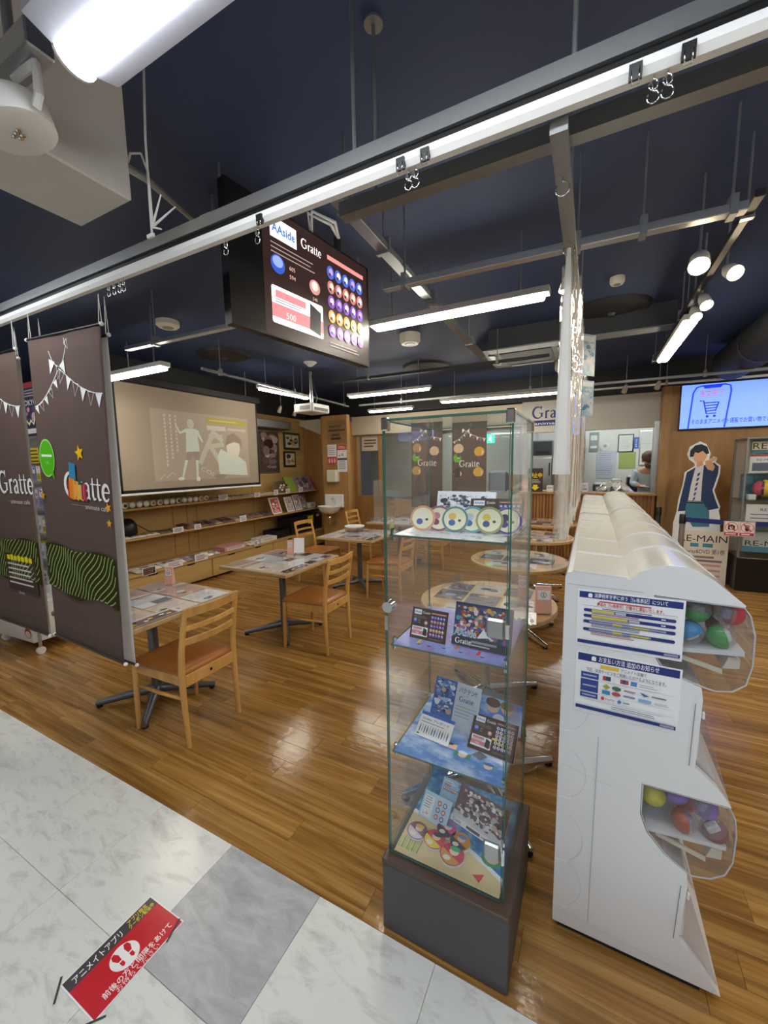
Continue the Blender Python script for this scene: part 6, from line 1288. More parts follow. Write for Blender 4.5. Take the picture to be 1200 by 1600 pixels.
t = thing('towel_dispenser', 'white paper towel dispenser above the basin', 'dispenser', (-4.22, YS, 1.24)); obj('body', MB().box(0, 0.22, -0.12, 0, 0, 0.22, 0.02), 'cream_plastic', t); obj('slot', MB().box(0.04, 0.18, -0.10, -0.03, -0.004, 0.0), 'black_plastic', t)
t = thing('hand_basin', 'small white wall basin with splash back and chrome tap', 'basin', (-4.12, YS, 0.72))
obj('splash_back', MB().box(-0.2, 0.2, -0.05, 0, 0.06, 0.30, 0.015), 'white_plastic', t)
obj('bowl', MB().lathe([(0.06, -0.04), (0.15, 0.0), (0.2, 0.08), (0.21, 0.10), (0.19, 0.10), (0.13, 0.03), (1e-4, 0.01)], (0, 0, 0), 24).xf(Matrix.Translation((0, -0.19, 0))@Matrix.Diagonal((1.1, 0.85, 1, 1))), 'white_plastic', t, True, angle=0.8)
obj('tap', MB().tube([(0.02, -0.04, 0.12), (0.02, -0.06, 0.22), (0.02, -0.13, 0.23), (0.02, -0.14, 0.17)], 0.012, 8), 'chrome', t, True); obj('drain_pipe', MB().tube([(0, -0.19, -0.03), (0, -0.19, -0.2), (0.0, -0.12, -0.24), (0.0, -0.04, -0.2), (0, 0, -0.2)], 0.016, 8), 'chrome', t, True)
ysign('door_notice', 'cream paper notice on the narrow back door', 'notice', -4.22, -3.84, 1.82, 2.12, YW+0.028, lambda p, w, h: (p.rect(0, 0, w, h, '#d8c8b4'), p.lines(w*0.15, h*0.75, w*0.9, 3, h*0.2, h*0.09, '#5a4a40', 2)))
t = thing('table_partition', 'clear acrylic partition standing on the farthest square table', 'partition', (-2.95, 5.60, TH+0.0077), 0.15); obj('panel', MB().box(-0.002, 0.002, -0.3, 0.3, 0.02, 0.62), 'vinyl', t)
for s in (-0.22, 0.22): obj('foot', MB().box(-0.09, 0.09, s-0.004, s+0.004, 0, 0.05), 'acrylic', t)

# ================================================================== TAPESTRIES, SIGN, COUNTER
def tapestry(x0, x1, z0, z1, y, label, art):
    t = thing('tapestry', label, 'tapestry', (x0, y, z0), 0, 'brown tapestries at the back window'); W, H = x1-x0, z1-z0
    obj('cloth', MB().slab(lambda u, v: (W*u, 0.006*math.sin(u*11), H*v), 16, 4, (0, 0.001, 0)), 'brown_cloth', t, True); obj('rod', MB().cyl((-0.01, 0, H), (W+0.01, 0, H), 0.008, n=8), 'black_plastic', t)
    for xx in (0.02, W-0.02): obj('cord', MB().cyl((xx, 0, H), (xx, 0.018, H+0.08), 0.002, n=5), 'string_white', t)
    p = Print(0.0003); bunting(p, W, H); p.ell(W*0.16, H*0.60, W*0.12, H*0.05, '#6ab82a'); p.rect(W*0.09, H*0.597, W*0.23, H*0.604, '#e6f6d8'); logo(p, W*0.22, H*0.50, H*0.078, '#efe8e0'); p.rect(W*0.42, H*0.492, W*0.85, H*0.496, '#9a8a80')
    for (u, v, c) in art: p.ell(W*u, H*v, W*0.15, H*0.055, c); p.ell(W*u, H*(v-0.01), W*0.12, H*0.038, '#e8cdb4'); p.ell(W*u, H*(v-0.07), W*0.07, H*0.03, '#6a5560')
    m = p.m; m.v = [(a, 0.006*math.sin(a/W*11)-0.004-c, b) for a, b, c in m.v]; obj('print', m, 'print_cloth', t, fixn=False)
tapestry(-3.04, -2.42, 0.72, 2.29, 7.062, 'brown tapestry with bunting and three pale round portraits', [(0.2, 0.71, '#b08a6a'), (0.75, 0.67, '#d8b89c'), (0.18, 0.44, '#c8a05a')])
tapestry(-2.24, -1.62, 0.70, 2.25, 7.062, 'brown tapestry with bunting and a yellow haired round portrait', [(0.2, 0.71, '#d8c0a0'), (0.8, 0.67, '#d8a830'), (0.18, 0.43, '#4a2f2a'), (0.78, 0.44, '#e0b040')])
ysign('fascia_sign', 'navy word mark sign on the fascia above the counter', 'sign', -0.92, -0.12, 2.10, 2.50, 7.1, lambda p, w, h: (logo(p, w*0.04, h*0.36, h*0.50, '#22286e'), p.rect(w*0.03, h*0.06, w*0.97, h*0.28, '#22286e'), p.text('animate cafe', w*0.08, h*0.10, h*0.12, '#e8ecf4', w=w*0.84, bold=0.01)), base='wall_white', d=0.006)
t = thing('exit_sign', 'green lit exit sign seen through the back window', 'sign', (-1.95, 8.45, 1.93)); obj('box', MB().box(0, 0.18, 0, 0.04, 0, 0.20, 0.006), 'white_plastic', t)
obj('face', MB().box(0.006, 0.174, -0.003, 0, 0.006, 0.194), 'exit_glow', t); p = Print(0.0003); p.ell(0.09, 0.155, 0.014, 0.014, '#f0fff8', 10); p.stroke([(0.085, 0.14), (0.075, 0.09), (0.05, 0.06)], 0.02, '#f0fff8'); p.stroke([(0.08, 0.09), (0.11, 0.06), (0.10, 0.03)], 0.016, '#f0fff8'); p.stroke([(0.05, 0.12), (0.085, 0.128), (0.12, 0.105)], 0.012, '#f0fff8'); p.place('pictogram', t, (0, -0.003, 0), (1, 0, 0), (0, 0, 1), 'print_lit')
obj('stem', MB().cyl((0.09, 0.02, 0.20), (0.09, 0.02, CZ-1.93), 0.01, n=8), 'alu', t)
cn = thing('service_counter', 'wooden service counter with vertical slats below the fascia', 'counter', (-1.04, 6.86, 0))
obj('body', MB().box(0, 1.88, 0.02, 0.34, 0, 1.03), 'slat_wood', cn); obj('counter_top', MB().box(-0.01, 1.89, -0.03, 0.36, 1.03, 1.06, 0.004), 'wall_wood', cn)
sm = MB().box(0, 0.036, 0, 0.02, 0.03, 1.03, 0.003).mesh('slat', 'slat_wood')
for k in range(40): o = link(bpy.data.objects.new('slat', sm), cn); o.location = (0.002+k*0.047, 0, 0)
# on the counter
def sandwich(p, w, h): p.rect(0, 0, w, h, '#3a2c28'); p.text('停止中', w*0.05, h*0.62, h*0.16, '#e8d02a', w=w*0.9, bold=0.03); p.lines(w*0.12, h*0.52, w*0.88, 3, h*0.06, h*0.025, '#c8b8ac', 1); p.poly([(w*0.35, h*0.3), (w*0.65, h*0.3), (w*0.65, h*0.2), (w*0.8, h*0.2), (w*0.5, h*0.06), (w*0.2, h*0.2), (w*0.35, h*0.2)], '#e8d02a')
t = ysign('counter_notice', 'dark notice with yellow lettering and arrow standing on the counter', 'notice', -0.90, -0.68, 1.06, 1.44, 6.92, sandwich, base='case_side', d=0.02)
for k, (x, w, h, c, l) in enumerate(((-0.62, 0.10, 0.10, '#dcdad8', 'white cup-shaped box on the counter'), (-0.44, 0.22, 0.12, '#d8a89a', 'pink carton on the counter beside the register'), (-0.22, 0.20, 0.14, '#d6cfe0', 'pale lilac carton on the counter beside the register'))):
    t = thing('counter_box', l, 'box', (x, 6.90, 1.06), 0, 'boxes on the counter'); obj('carton', MB().color(c).box(0, w, 0, 0.14, 0, h, 0.006), 'paint', t); p = Print(0.0003); p.rect(w*0.1, h*0.3, w*0.9, h*0.45, '#8a6a9a' if k == 2 else '#f0e6e2'); p.lines(w*0.1, h*0.8, w*0.8, 2, h*0.16, h*0.06, '#7a5a8a', k); p.place('print', t, (0, 0, 0), (1, 0, 0), (0, 0, 1))
t = thing('cash_register', 'black and pink register terminal on the counter behind the curtain', 'register', (-0.42, 7.06, 1.06)); obj('base', MB().box(0, 0.3, 0, 0.24, 0, 0.10, 0.01), 'dark_grey', t); obj('stalk', MB().box(0.12, 0.18, 0.1, 0.14, 0.10, 0.26), 'dark_grey', t); obj('monitor', MB().box(-0.02, 0.32, 0.08, 0.12, 0.24, 0.42, 0.008), 'black_plastic', t); obj('shade', MB().box(-0.04, 0.10, 0.06, 0.08, 0.22, 0.45), 'paper_pink', t)
t = thing('wall_lectern', 'white menu stand on the counter seen through the case', 'menu stand', (-1.0, 6.90, 1.06)); obj('card', MB().prism([(0, 0), (0.1, 0), (0.06, 0.2), (0.05, 0.2)], 'x', 0, 0.16), 'paper_pink', t); obj('text_block', MB().box(0.02, 0.14, 0.012, 0.02, 0.05, 0.1), 'paper_white', t)

# ================================================================== KITCHEN
YK = 9.4
t = thing('kitchen_lamp', 'long white tube lamp on the kitchen ceiling', 'lamp', (-0.9, 8.2, 2.28)); obj('housing', MB().box(0, 2.6, -0.06, 0.06, 0.03, 0.08), 'white_paint', t); obj('tube', MB().cyl((0.03, 0, 0.01), (2.57, 0, 0.01), 0.02, n=10), 'kitchen_glow', t)
for x in (0.3, 2.3): obj('hanger', MB().cyl((x, 0, 0.08), (x, 0, CZ-2.28), 0.006, n=6), 'alu_dull', t)
t = thing('room_lamp', 'long white tube lamp in the room behind the back window', 'lamp', (-3.2, 8.1, 2.28)); obj('housing', MB().box(0, 1.3, -0.06, 0.06, 0.03, 0.08), 'white_paint', t); obj('tube', MB().cyl((0.03, 0, 0.01), (1.27, 0, 0.01), 0.02, n=10), 'kitchen_glow', t)
for x in (0.2, 1.1): obj('hanger', MB().cyl((x, 0, 0.08), (x, 0, CZ-2.28), 0.006, n=6), 'alu_dull', t)
t = thing('steel_fridge', 'tall stainless upright fridge behind the counter', 'fridge', (-1.02, 8.35, 0)); obj('body', MB().box(0, 0.36, 0, 0.7, 0.06, 1.95, 0.01), 'stainless', t); obj('foot_panel', MB().box(0.01, 0.35, 0.02, 0.7, 0, 0.06), 'black_paint', t)
for z0, z1 in ((0.1, 1.0), (1.03, 1.62)):
    d = obj('fridge_door', MB().box(0.008, 0.352, -0.03, 0, z0, z1, 0.008), 'stainless', t); obj('handle', MB().box(0.30, 0.325, -0.06, -0.03, z1-0.35, z1-0.1, 0.006), 'dark_grey', d)
obj('vent_panel', MB().box(0.01, 0.35, -0.012, 0, 1.66, 1.93), 'dark_grey', t); obj('slot', MB().box(0.06, 0.3, -0.02, -0.012, 1.70, 1.74), 'black_paint', t)
t = thing('steel_shelf', 'dark steel kitchen rack with trays beside the fridge', 'rack', (-0.62, 8.5, 0))
for x in (0, 0.48):
    for y in (0, 0.48): obj('post', MB().box(x, x+0.025, y, y+0.025, 0, 2.0), 'dark_grey', t)
for z in (0.2, 0.6, 0.98, 1.3, 1.65, 1.95): obj('rack_board', MB().box(0, 0.505, 0, 0.505, z, z+0.02), 'stainless', t)
for k, (x, z, w, h) in enumerate(((0.04, 1.67, 0.2, 0.12), (0.27, 1.67, 0.16, 0.18), (0.05, 1.32, 0.36, 0.10), (0.08, 1.0, 0.3, 0.16))):
    q = thing('steel_tray', 'stacked metal tray on the dark kitchen rack', 'tray', (-0.62+x, 8.52, z), 0, 'trays on the kitchen rack'); obj('tray', MB().prism([(0.01, 0), (w-0.01, 0), (w, h), (w-0.006, h), (w-0.014, 0.006), (0.014, 0.006), (0.006, h), (0, h)], 'y', 0, 0.36), 'stainless', q)
def ksign(name, label, cat, x0, x1, z0, z1, col_, fn=None, frame=None):
    t = thing(name, label, cat, (x0, YK, z0), 0, 'papers and boards on the kitchen wall'); w, h = x1-x0, z1-z0
    obj('board', MB().color(col_).box(0, w, -0.015, 0, 0, h, 0.003), 'paint', t)
    if frame:
        for b in ((-0.015, 0, 0, h), (w, w+0.015, 0, h), (-0.015, w+0.015, -0.015, 0), (-0.015, w+0.015, h, h+0.015)): obj('frame', MB().box(b[0], b[1], -0.025, 0, b[2], b[3]), frame, t)
    if fn: p = Print(0.0003); fn(p, w, h); p.place('print', t, (0, -0.015, 0), (1, 0, 0), (0, 0, 1))
    return t
ksign('framed_paper', 'white paper in a black frame on the kitchen wall', 'framed paper', 0.48, 0.72, 1.72, 2.04, '#e4e8e4', lambda p, w, h: p.lines(w*0.15, h*0.85, w*0.85, 8, h*0.09, h*0.02, '#b0b8b4', 2), 'black_plastic')
ksign('blue_sign', 'narrow blue sign beside the black framed paper', 'sign', 0.74, 0.82, 1.77, 1.99, '#2f6ac8', lambda p, w, h: p.lines(w*0.3, h*0.85, w*0.7, 5, h*0.16, h*0.07, '#d8e6f8', 2))
ksign('green_board', 'pale green pinned board under the black framed paper', 'board', 0.50, 0.78, 1.38, 1.70, '#a3b566', lambda p, w, h: p.rect(w*0.05, h*0.5, w*0.1, h*0.55, '#d8e0a8'))
ksign('white_board', 'large white board right of the blue sign', 'board', 0.85, 1.22, 1.45, 2.10, '#dfe4e0', lambda p, w, h: p.rect(0, h*0.62, w, h*0.63, '#a8b0ac'), 'alu')
ksign('wall_chart', 'pale blue wall chart under the round wall bell', 'chart', 0.10, 0.44, 1.18, 1.74, '#c9d4e0', lambda p, w, h: (p.lines(w*0.08, h*0.92, w*0.92, 12, h*0.07, h*0.018, '#98a8c0', 4), p.rect(w*0.05, h*0.3, w*0.9, h*0.31, '#8a98b0')))
ksign('grey_panel', 'grey control panel beside the round wall bell', 'panel', -0.05, 0.12, 1.72, 2.12, '#8a9094', lambda p, w, h: (p.rect(w*0.15, h*0.6, w*0.85, h*0.85, '#d8e4e4'), p.rect(w*0.15, h*0.2, w*0.85, h*0.32, '#e8ecec')))
t = thing('wall_bell', 'round white wall bell on the kitchen wall', 'bell', (0.24, YK, 1.84)); obj('rim', MB().lathe([(0.10, 0), (0.10, 0.03), (0.06, 0.045)], n=20).xf(Matrix.Rotation(PI/2, 4, 'X')), 'white_plastic', t); obj('hub', MB().lathe([(0.03, 0.045), (0.03, 0.07)], n=12).xf(Matrix.Rotation(PI/2, 4, 'X')), 'alu_dull', t)
t = thing('kitchen_table', 'steel work table along the kitchen wall', 'table', (0.0, 8.75, 0)); obj('work_top', MB().box(0, 1.4, 0, 0.6, 0.82, 0.86), 'stainless', t)
for x in (0.03, 1.33):
    for y in (0.03, 0.53): obj('leg', MB().box(x, x+0.04, y, y+0.04, 0, 0.82), 'stainless', t)
for k, (x, w, h, m_) in enumerate(((0.05, 0.25, 0.22, 'dark_grey'), (0.36, 0.18, 0.3, 'steel_grey'), (0.62, 0.30, 0.36, 'black_plastic'), (1.0, 0.3, 0.2, 'stainless'))):
    t = thing('kitchen_appliance', ['low dark appliance on the kitchen work table', 'grey dispenser on the kitchen work table', 'black coffee machine on the kitchen work table', 'steel appliance on the kitchen work table'][k], 'appliance', (x, 8.85, 0.86), 0, 'appliances on the kitchen work table')
    obj('body', MB().box(0, w, 0, 0.32, 0, h, 0.012), m_, t); obj('top_cover', MB().box(0.02, w-0.02, 0.03, 0.29, h, h+0.03, 0.008), 'white_plastic', t); obj('display', MB().box(w*0.2, w*0.8, -0.004, 0, h*0.6, h*0.85), 'alu', t)

# person reading behind the counter
px, py = 0.86, 8.02
ps = thing('person', 'person in pale blue shirt and brown cap, looking down at an open book', 'person', (px, py, 0))
def skinbody(name, V_, E_, R_, material, parent, root=0, lv=2):
    me = bpy.data.meshes.new(name); me.from_pydata(V_, E_, []); o = link(bpy.data.objects.new(name, me), parent)
    bm = bmesh.new(); bm.from_mesh(me); bm.verts.layers.skin.verify(); bm.to_mesh(me); bm.free()
    for i, r in enumerate(R_): me.skin_vertices[0].data[i].radius = (r, r) if not isinstance(r, tuple) else r; me.skin_vertices[0].data[i].use_root = (i == root)
    m = o.modifiers.new('skin', 'SKIN'); m.use_smooth_shade = True; s_ = o.modifiers.new('sub', 'SUBSURF'); s_.levels = lv; s_.render_levels = lv
    dg = bpy.context.evaluated_depsgraph_get(); nm = bpy.data.meshes.new_from_object(o.evaluated_get(dg)); o.modifiers.clear(); o.data = nm; nm.materials.clear(); nm.materials.append(MATS[material]); return o
PV = [(0, 0.02, 0.92), (0, 0.02, 1.08), (0, 0.0, 1.24), (0, -0.02, 1.36), (0, -0.05, 1.42), (0.0, -0.09, 1.49), (0.0, -0.11, 1.58),
      (0.17, -0.01, 1.33), (0.22, -0.07, 1.15), (0.12, -0.26, 1.12), (0.05, -0.34, 1.13), (-0.17, -0.01, 1.33), (-0.22, -0.07, 1.15), (-0.12, -0.26, 1.12), (-0.05, -0.34, 1.13),
      (0.09, 0.02, 0.88), (0.10, 0.0, 0.48), (0.10, 0.03, 0.06), (0.10, -0.10, 0.03), (-0.09, 0.02, 0.88), (-0.10, 0.0, 0.48), (-0.10, 0.03, 0.06), (-0.10, -0.10, 0.03)]
PE = [(0, 1), (1, 2), (2, 3), (3, 4), (4, 5), (5, 6), (3, 7), (7, 8), (8, 9), (9, 10), (3, 11), (11, 12), (12, 13), (13, 14), (0, 15), (15, 16), (16, 17), (17, 18), (0, 19), (19, 20), (20, 21), (21, 22)]
PR = [(0.14, 0.10), (0.13, 0.095), (0.15, 0.10), (0.11, 0.09), 0.055, 0.085, 0.085, 0.06, 0.045, 0.036, 0.03, 0.06, 0.045, 0.036, 0.03, 0.085, 0.055, 0.04, 0.035, 0.085, 0.055, 0.04, 0.035]
body = skinbody('body', PV, PE, PR, 'skin', ps)
SV = PV[:4]+[PV[7], PV[8], (0.145, -0.21, 1.13), PV[11], PV[12], (-0.145, -0.21, 1.13)]
skinbody('shirt', SV, [(0, 1), (1, 2), (2, 3), (3, 4), (4, 5), (5, 6), (3, 7), (7, 8), (8, 9)], [(0.16, 0.12), (0.15, 0.115), (0.17, 0.12), (0.125, 0.10), 0.075, 0.06, 0.05, 0.075, 0.06, 0.05], 'shirt_blue', ps)
skinbody('trousers', [(0, 0.02, 0.95), (0.09, 0.02, 0.86), (0.10, 0.0, 0.48), (0.10, 0.03, 0.09), (-0.09, 0.02, 0.86), (-0.10, 0.0, 0.48), (-0.10, 0.03, 0.09)], [(0, 1), (1, 2), (2, 3), (0, 4), (4, 5), (5, 6)], [(0.15, 0.12), 0.10, 0.07, 0.055, 0.10, 0.07, 0.055], 'dark_grey', ps)
M = Matrix.Translation((0, -0.10, 1.56))@Matrix.Rotation(0.5, 4, 'X')
obj('cap', MB().lathe([(0.112, 0.0), (0.122, 0.03), (0.118, 0.075), (0.085, 0.115), (1e-4, 0.128)], n=18).xf(M), 'cap_brown', ps, True)
obj('face_mask', MB().ball((0, 0, 0), 0.07, 12, 8, 0.8).xf(M@Matrix.Translation((0, -0.055, -0.085))), 'dark_grey', ps, True)
for s in (-1, 1): obj('eye', MB().ball((0.032*s, -0.088, -0.02), 0.010, 8, 6).xf(M), 'black_plastic', ps, True); obj('ear', MB().ball((0.092*s, 0.0, -0.03), 0.022, 8, 6, 1.4).xf(M), 'skin', ps, True)
obj('nose', MB().ball((0, -0.10, -0.045), 0.014, 8, 6).xf(M), 'skin', ps, True)
for s in (-1, 1):
    for k in range(4): obj('finger', MB().tube([(0.05*s+0.012*(k-1.5)*s, -0.345, 1.125), (0.04*s+0.014*(k-1.5)*s, -0.385-0.006*(k in (1, 2)), 1.118), (0.03*s+0.014*(k-1.5)*s, -0.405-0.008*(k in (1, 2)), 1.105)], [0.009, 0.008, 0.006], 6), 'skin', ps, True)
    obj('thumb', MB().tube([(0.025*s, -0.33, 1.135), (0.005*s, -0.355, 1.145), (-0.005*s, -0.375, 1.142)], [0.010, 0.009, 0.007], 6), 'skin', ps, True)
t = thing('open_book', 'open book held by the person behind the counter', 'book', (px, py-0.44, 1.10)); obj('cover', MB().prism([(-0.15, 0.02), (0, 0), (0.15, 0.02), (0.15, 0.026), (0, 0.006), (-0.15, 0.026)], 'y', -0.10, 0.10), 'dark_grey', t)
for s in (-1, 1): obj('pages', MB().prism([(0.002*s, 0.007), (0.14*s, 0.026), (0.14*s, 0.034), (0.07*s, 0.036), (0.002*s, 0.014)], 'y', -0.095, 0.095), 'paper_white', t)

# ================================================================== TELEVISION, STANDEE, SHOWCASE
t = thing('television', 'wide wall television showing a blue picture of a phone and shopping cart', 'television', (1.05, 6.9, 1.94)); W, H = 1.08, 0.61
obj('cabinet', MB().box(0, W, -0.05, 0, 0, H, 0.006), 'black_plastic', t); obj('wall_mount', MB().box(W*0.3, W*0.7, -0.002, 0.0, H*0.3, H*0.7), 'dark_grey', t)
p = Print(0.0003); p.rect(0.012, 0.018, W-0.012, H-0.012, '#7da4ff')
p.stroke([(W*0.10, 0.02), (W*0.13, H*0.8), (W*0.16, H*0.91), (W*0.21, H*0.94), (W*0.44, H*0.945), (W*0.49, H*0.91), (W*0.50, H*0.8), (W*0.46, 0.02)], 0.018, '#2438d8'); p.poly([(W*0.22, H*0.95), (W*0.42, H*0.95), (W*0.40, H*0.885), (W*0.24, H*0.88)], '#1f34e8')
p.text('注文完了', W*0.31, H*0.72, H*0.11, '#d0486a', w=W*0.24, align='c', bold=0.0)
c = '#2030b0'; x0, z0 = W*0.20, H*0.26
p.stroke([(x0, z0+H*0.36), (x0+W*0.04, z0+H*0.355), (x0+W*0.075, z0+H*0.08), (x0+W*0.17, z0+H*0.085)], 0.016, c)
for k in range(4): p.stroke([(x0+W*(0.046+0.008*k), z0+H*(0.31-0.06*k)), (x0+W*(0.185-0.008*k), z0+H*(0.315-0.055*k))], 0.013, c)
p.stroke([(x0+W*0.19, z0+H*0.32), (x0+W*0.16, z0+H*0.13)], 0.014, c); p.ell(x0+W*0.085, z0+H*0.02, 0.016, 0.016, c); p.ell(x0+W*0.155, z0+H*0.025, 0.016, 0.016, c)
p.text('そのままアニメイト通販でお買い物できます', W*0.13, H*0.13, H*0.085, '#24389a', w=W*0.84, bold=0.01)
p.place('picture', t, (0, -0.05, 0), (1, 0, 0), (0, 0, 1), 'print_tv')
# cut-out figure: plain generic stand-in
YST = 6.3
sd = thing('cutout_standee', 'life-size cardboard cut-out figure in navy jacket and striped tie', 'standee', (1.25, YST, 0))
def zp(x, y): return ony(1020+x/5.0, 580+y/5.0, YST)
def zpts(L_): return [(q.x-1.25, q.z) for q in (zp(*a) for a in L_)]
out = zpts([(370, 548), (420, 570), (452, 640), (440, 690), (480, 665), (505, 680), (490, 710), (530, 735), (525, 800), (500, 880), (480, 930), (500, 990), (528, 1060), (515, 1090), (525, 1140)])+[(0.27, 0.0), (-0.27, 0.0)]+zpts([(160, 1180), (185, 1100), (200, 1000), (235, 880), (250, 790), (330, 740), (325, 720), (285, 690), (270, 650), (290, 590)])
obj('board', MB().prism(out, 'y', 0, 0.008), 'paper_white', sd)
p = Print(0.0004)
def art(L_, c): p.poly(zpts(L_), c)
art([(195, 1095), (215, 1000), (245, 880), (265, 790), (335, 750), (400, 735), (480, 715), (515, 745), (510, 800), (480, 890), (465, 930), (490, 1010), (515, 1070), (420, 1090), (390, 1060), (385, 1020), (270, 1015), (262, 1090)], '#223a66')
art([(335, 745), (400, 725), (385, 860), (375, 1015), (275, 1010), (295, 900)], '#dfe0e6')
for k in range(6): art([(350-k*7, 800+k*38), (372-k*8, 790+k*38), (366-k*8, 812+k*38), (345-k*7, 824+k*38)], '#3a4a7a')
art([(262, 1018), (388, 1022), (440, 1095), (440, 1215), (310, 1215), (250, 1110)], '#3f7d94'); art([(262, 1018), (388, 1022), (388, 1034), (262, 1030)], '#1c2434')
art([(410, 700), (450, 690), (485, 745), (470, 780), (430, 770), (410, 740)], '#e0ad86'); art([(430, 700), (460, 675), (500, 672), (495, 690), (465, 705)], '#e8ba94')
art([(310, 640), (345, 620), (410, 625), (425, 660), (400, 705), (365, 725), (325, 700)], '#e4b18c'); art([(345, 705), (385, 700), (395, 730), (360, 750), (340, 745)], '#d8a27c')
art([(288, 670), (292, 620), (330, 580), (380, 570), (425, 590), (440, 640), (418, 650), (390, 622), (355, 640), (330, 632), (315, 668)], '#1d222e')
p.place('print', sd, (0, 0, 0), (1, 0, 0), (0, 0, 1), 'print_matte'); obj('easel_back', MB().prism([(0.008, 0.0), (0.25, 0.0), (0.008, 0.9)], 'x', -0.01, 0.0), 'cardboard', sd)
def pb(p, w, h):
    p.rect(0, 0, w, h, '#e6dfd2'); p.text('RE-MAIN', w*0.02, h*0.80, h*0.13, '#1e1c1e', w=w*0.95); p.rect(w*0.25, h*0.70, w*0.42, h*0.77, '#4a8fb0'); p.rect(w*0.5, h*0.70, w*0.7, h*0.77, '#4a8fb0'); p.text('Blu-ray&DVD 第1巻', w*0.08, h*0.58, h*0.075, '#3a3436', w=w*0.86); p.lines(w*0.15, h*0.53, w*0.9, 1, 0.03, h*0.04, '#8a8080', 1); p.rect(w*0.2, h*0.42, w*0.9, h*0.46, '#8a6a80')
    for k in range(3): p.rect(w*0.22, h*(0.34-0.1*k), w*0.88, h*(0.38-0.1*k), '#d89aa0')
ysign('release_panel', 'cream panel with black brush lettering in front of the cut-out figure', 'panel', 1.02, 1.52, 0.0, 0.66, 6.15, pb, d=0.02)
# showcase
X0, X1, Y0, Y1, ZT = 1.56, 2.15, 5.95, 6.4, 1.78
sc_ = thing('glass_showcase', 'tall glass showcase with blue panels and black base by the wooden wall', 'showcase', (X0, Y0, 0)); w, d = X1-X0, Y1-Y0
obj('base', MB().box(0, w, 0, d, 0, 0.40, 0.006), 'black_plastic', sc_); obj('top_plate', MB().box(0, w, 0, d, ZT-0.02, ZT, 0.003), 'alu_dull', sc_)
for x in (0, w-0.02):
    for y in (0, d-0.02): obj('post', MB().box(x, x+0.02, y, y+0.02, 0.40, ZT-0.02), 'alu_dull', sc_)
obj('glass_front', MB().box(0.02, w-0.02, 0.004, 0.008, 0.40, ZT-0.02), 'glass', sc_); obj('glass_side', MB().box(0.004, 0.008, 0.02, d-0.02, 0.40, ZT-0.02), 'glass', sc_); obj('back_panel', MB().box(0.02, w-0.02, d-0.012, d-0.006, 0.40, ZT-0.02), 'white_paint', sc_)
for z in (0.72, 1.06): obj('glass_shelf', MB().box(0.02, w-0.02, 0.03, d-0.02, z, z+0.008), 'glass_edge', sc_)
GS = 'panels in the glass showcase'
def panel(label, z0, z1, y, fn, x0=0.06, x1=None): ysign('showcase_panel', label, 'panel', X0+x0, X0+(x1 or w-0.03), z0, z1, Y0+y, fn, group=GS)
wat = lambda p, w, h, s: (p.rect(0, 0, w, h, '#3a7a9c'), p.blobs(0.01, 0.01, w-0.01, h-0.01, ['#5a9ab8', '#2a6486', '#7ab4cc', '#4688a8'], 24, s, 0.2))
panel('blue water panel lettered across the showcase top', 1.60, 1.755, 0.10, lambda p, w, h: (wat(p, w, h, 1), p.rect(w*0.02, h*0.25, w*0.98, h*0.85, '#e0d8b8'), p.text('RE-MAIN', w*0.04, h*0.32, h*0.45, '#1e1c1e', w=w*0.9)))
panel('white story card with dark text block in the showcase', 1.38, 1.585, 0.09, lambda p, w, h: (p.rect(0, 0, w, h, '#dcdfe4'), p.rect(0, h*0.9, w, h, '#a83a5a'), p.text('RE-MAIN', w*0.12, h*0.66, h*0.12, '#333840', w=w*0.35), p.rect(w*0.05, h*0.1, w*0.62, h*0.55, '#54607a'), p.rect(w*0.68, h*0.1, w*0.95, h*0.8, '#9aa0a8')))
panel('blue water panel behind the yellow ball', 1.07, 1.36, 0.36, lambda p, w, h: wat(p, w, h, 5))
panel('white card with small lettering under the ball', 0.80, 1.02, 0.06, lambda p, w, h: (p.rect(0, 0, w, h, '#e4e6ea'), p.text('RE-MAIN', w*0.25, h*0.65, h*0.16, '#333840', w=w*0.45), p.lines(w*0.08, h*0.5, w*0.9, 2, h*0.2, h*0.05, '#6a7080', 2)))
panel('pale lettered panel at the foot of the showcase', 0.46, 0.70, 0.08, lambda p, w, h: (p.rect(0, 0, w, h, '#c9d2d6'), p.rect(0, 0, w, h*0.28, '#4a90b4'), p.blobs(0.02, h*0.55, w-0.02, h*0.98, ['#5a6a88', '#c8b0a4', '#3f5a80'], 10, 4, 0.16), p.text('RE-MAIN', w*0.04, h*0.32, h*0.26, '#26282e', w=w*0.92)))
bl = thing('water_polo_ball', 'yellow ball with navy and pink panels on a small stand', 'ball', (X0+0.24, Y0+0.20, 1.068)); r = 0.105
obj('ball_stand', MB().lathe([(0.06, 0), (0.06, 0.012), (0.045, 0.03), (0.05, 0.036)], n=18), 'black_plastic', bl)
mb = MB()
n_, m_ = 24, 16
for i in range(m_):
    for k in range(n_):
        a0, a1 = PI*i/m_, PI*(i+1)/m_; b0, b1 = 2*PI*k/n_, 2*PI*(k+1)/n_
        q = [(r*math.sin(a)*math.cos(b), r*math.sin(a)*math.sin(b), 0.125-r*math.cos(a)) for a, b in ((a0, b0), (a1, b0), (a1, b1), (a0, b1))]
        x = q[0][0]/r; mb.color('#e0b818' if x > -0.28 else ('#2a2c50' if x > -0.5 else '#c8506a')); mb.add(q, [(0, 1, 2, 3)])
obj('ball_skin', mb, 'paint', bl, True); p = Print(0.0004); p.rect(-0.045, 0.152, 0.05, 0.16, '#5a4a10'); p.m.v = [(x, -math.sqrt(max(0, r*r-x*x-(y-0.125)**2))-0.001, y) for x, y, z in p.m.v]; obj('lettering', p.m, 'print_matte', bl, fixn=False)
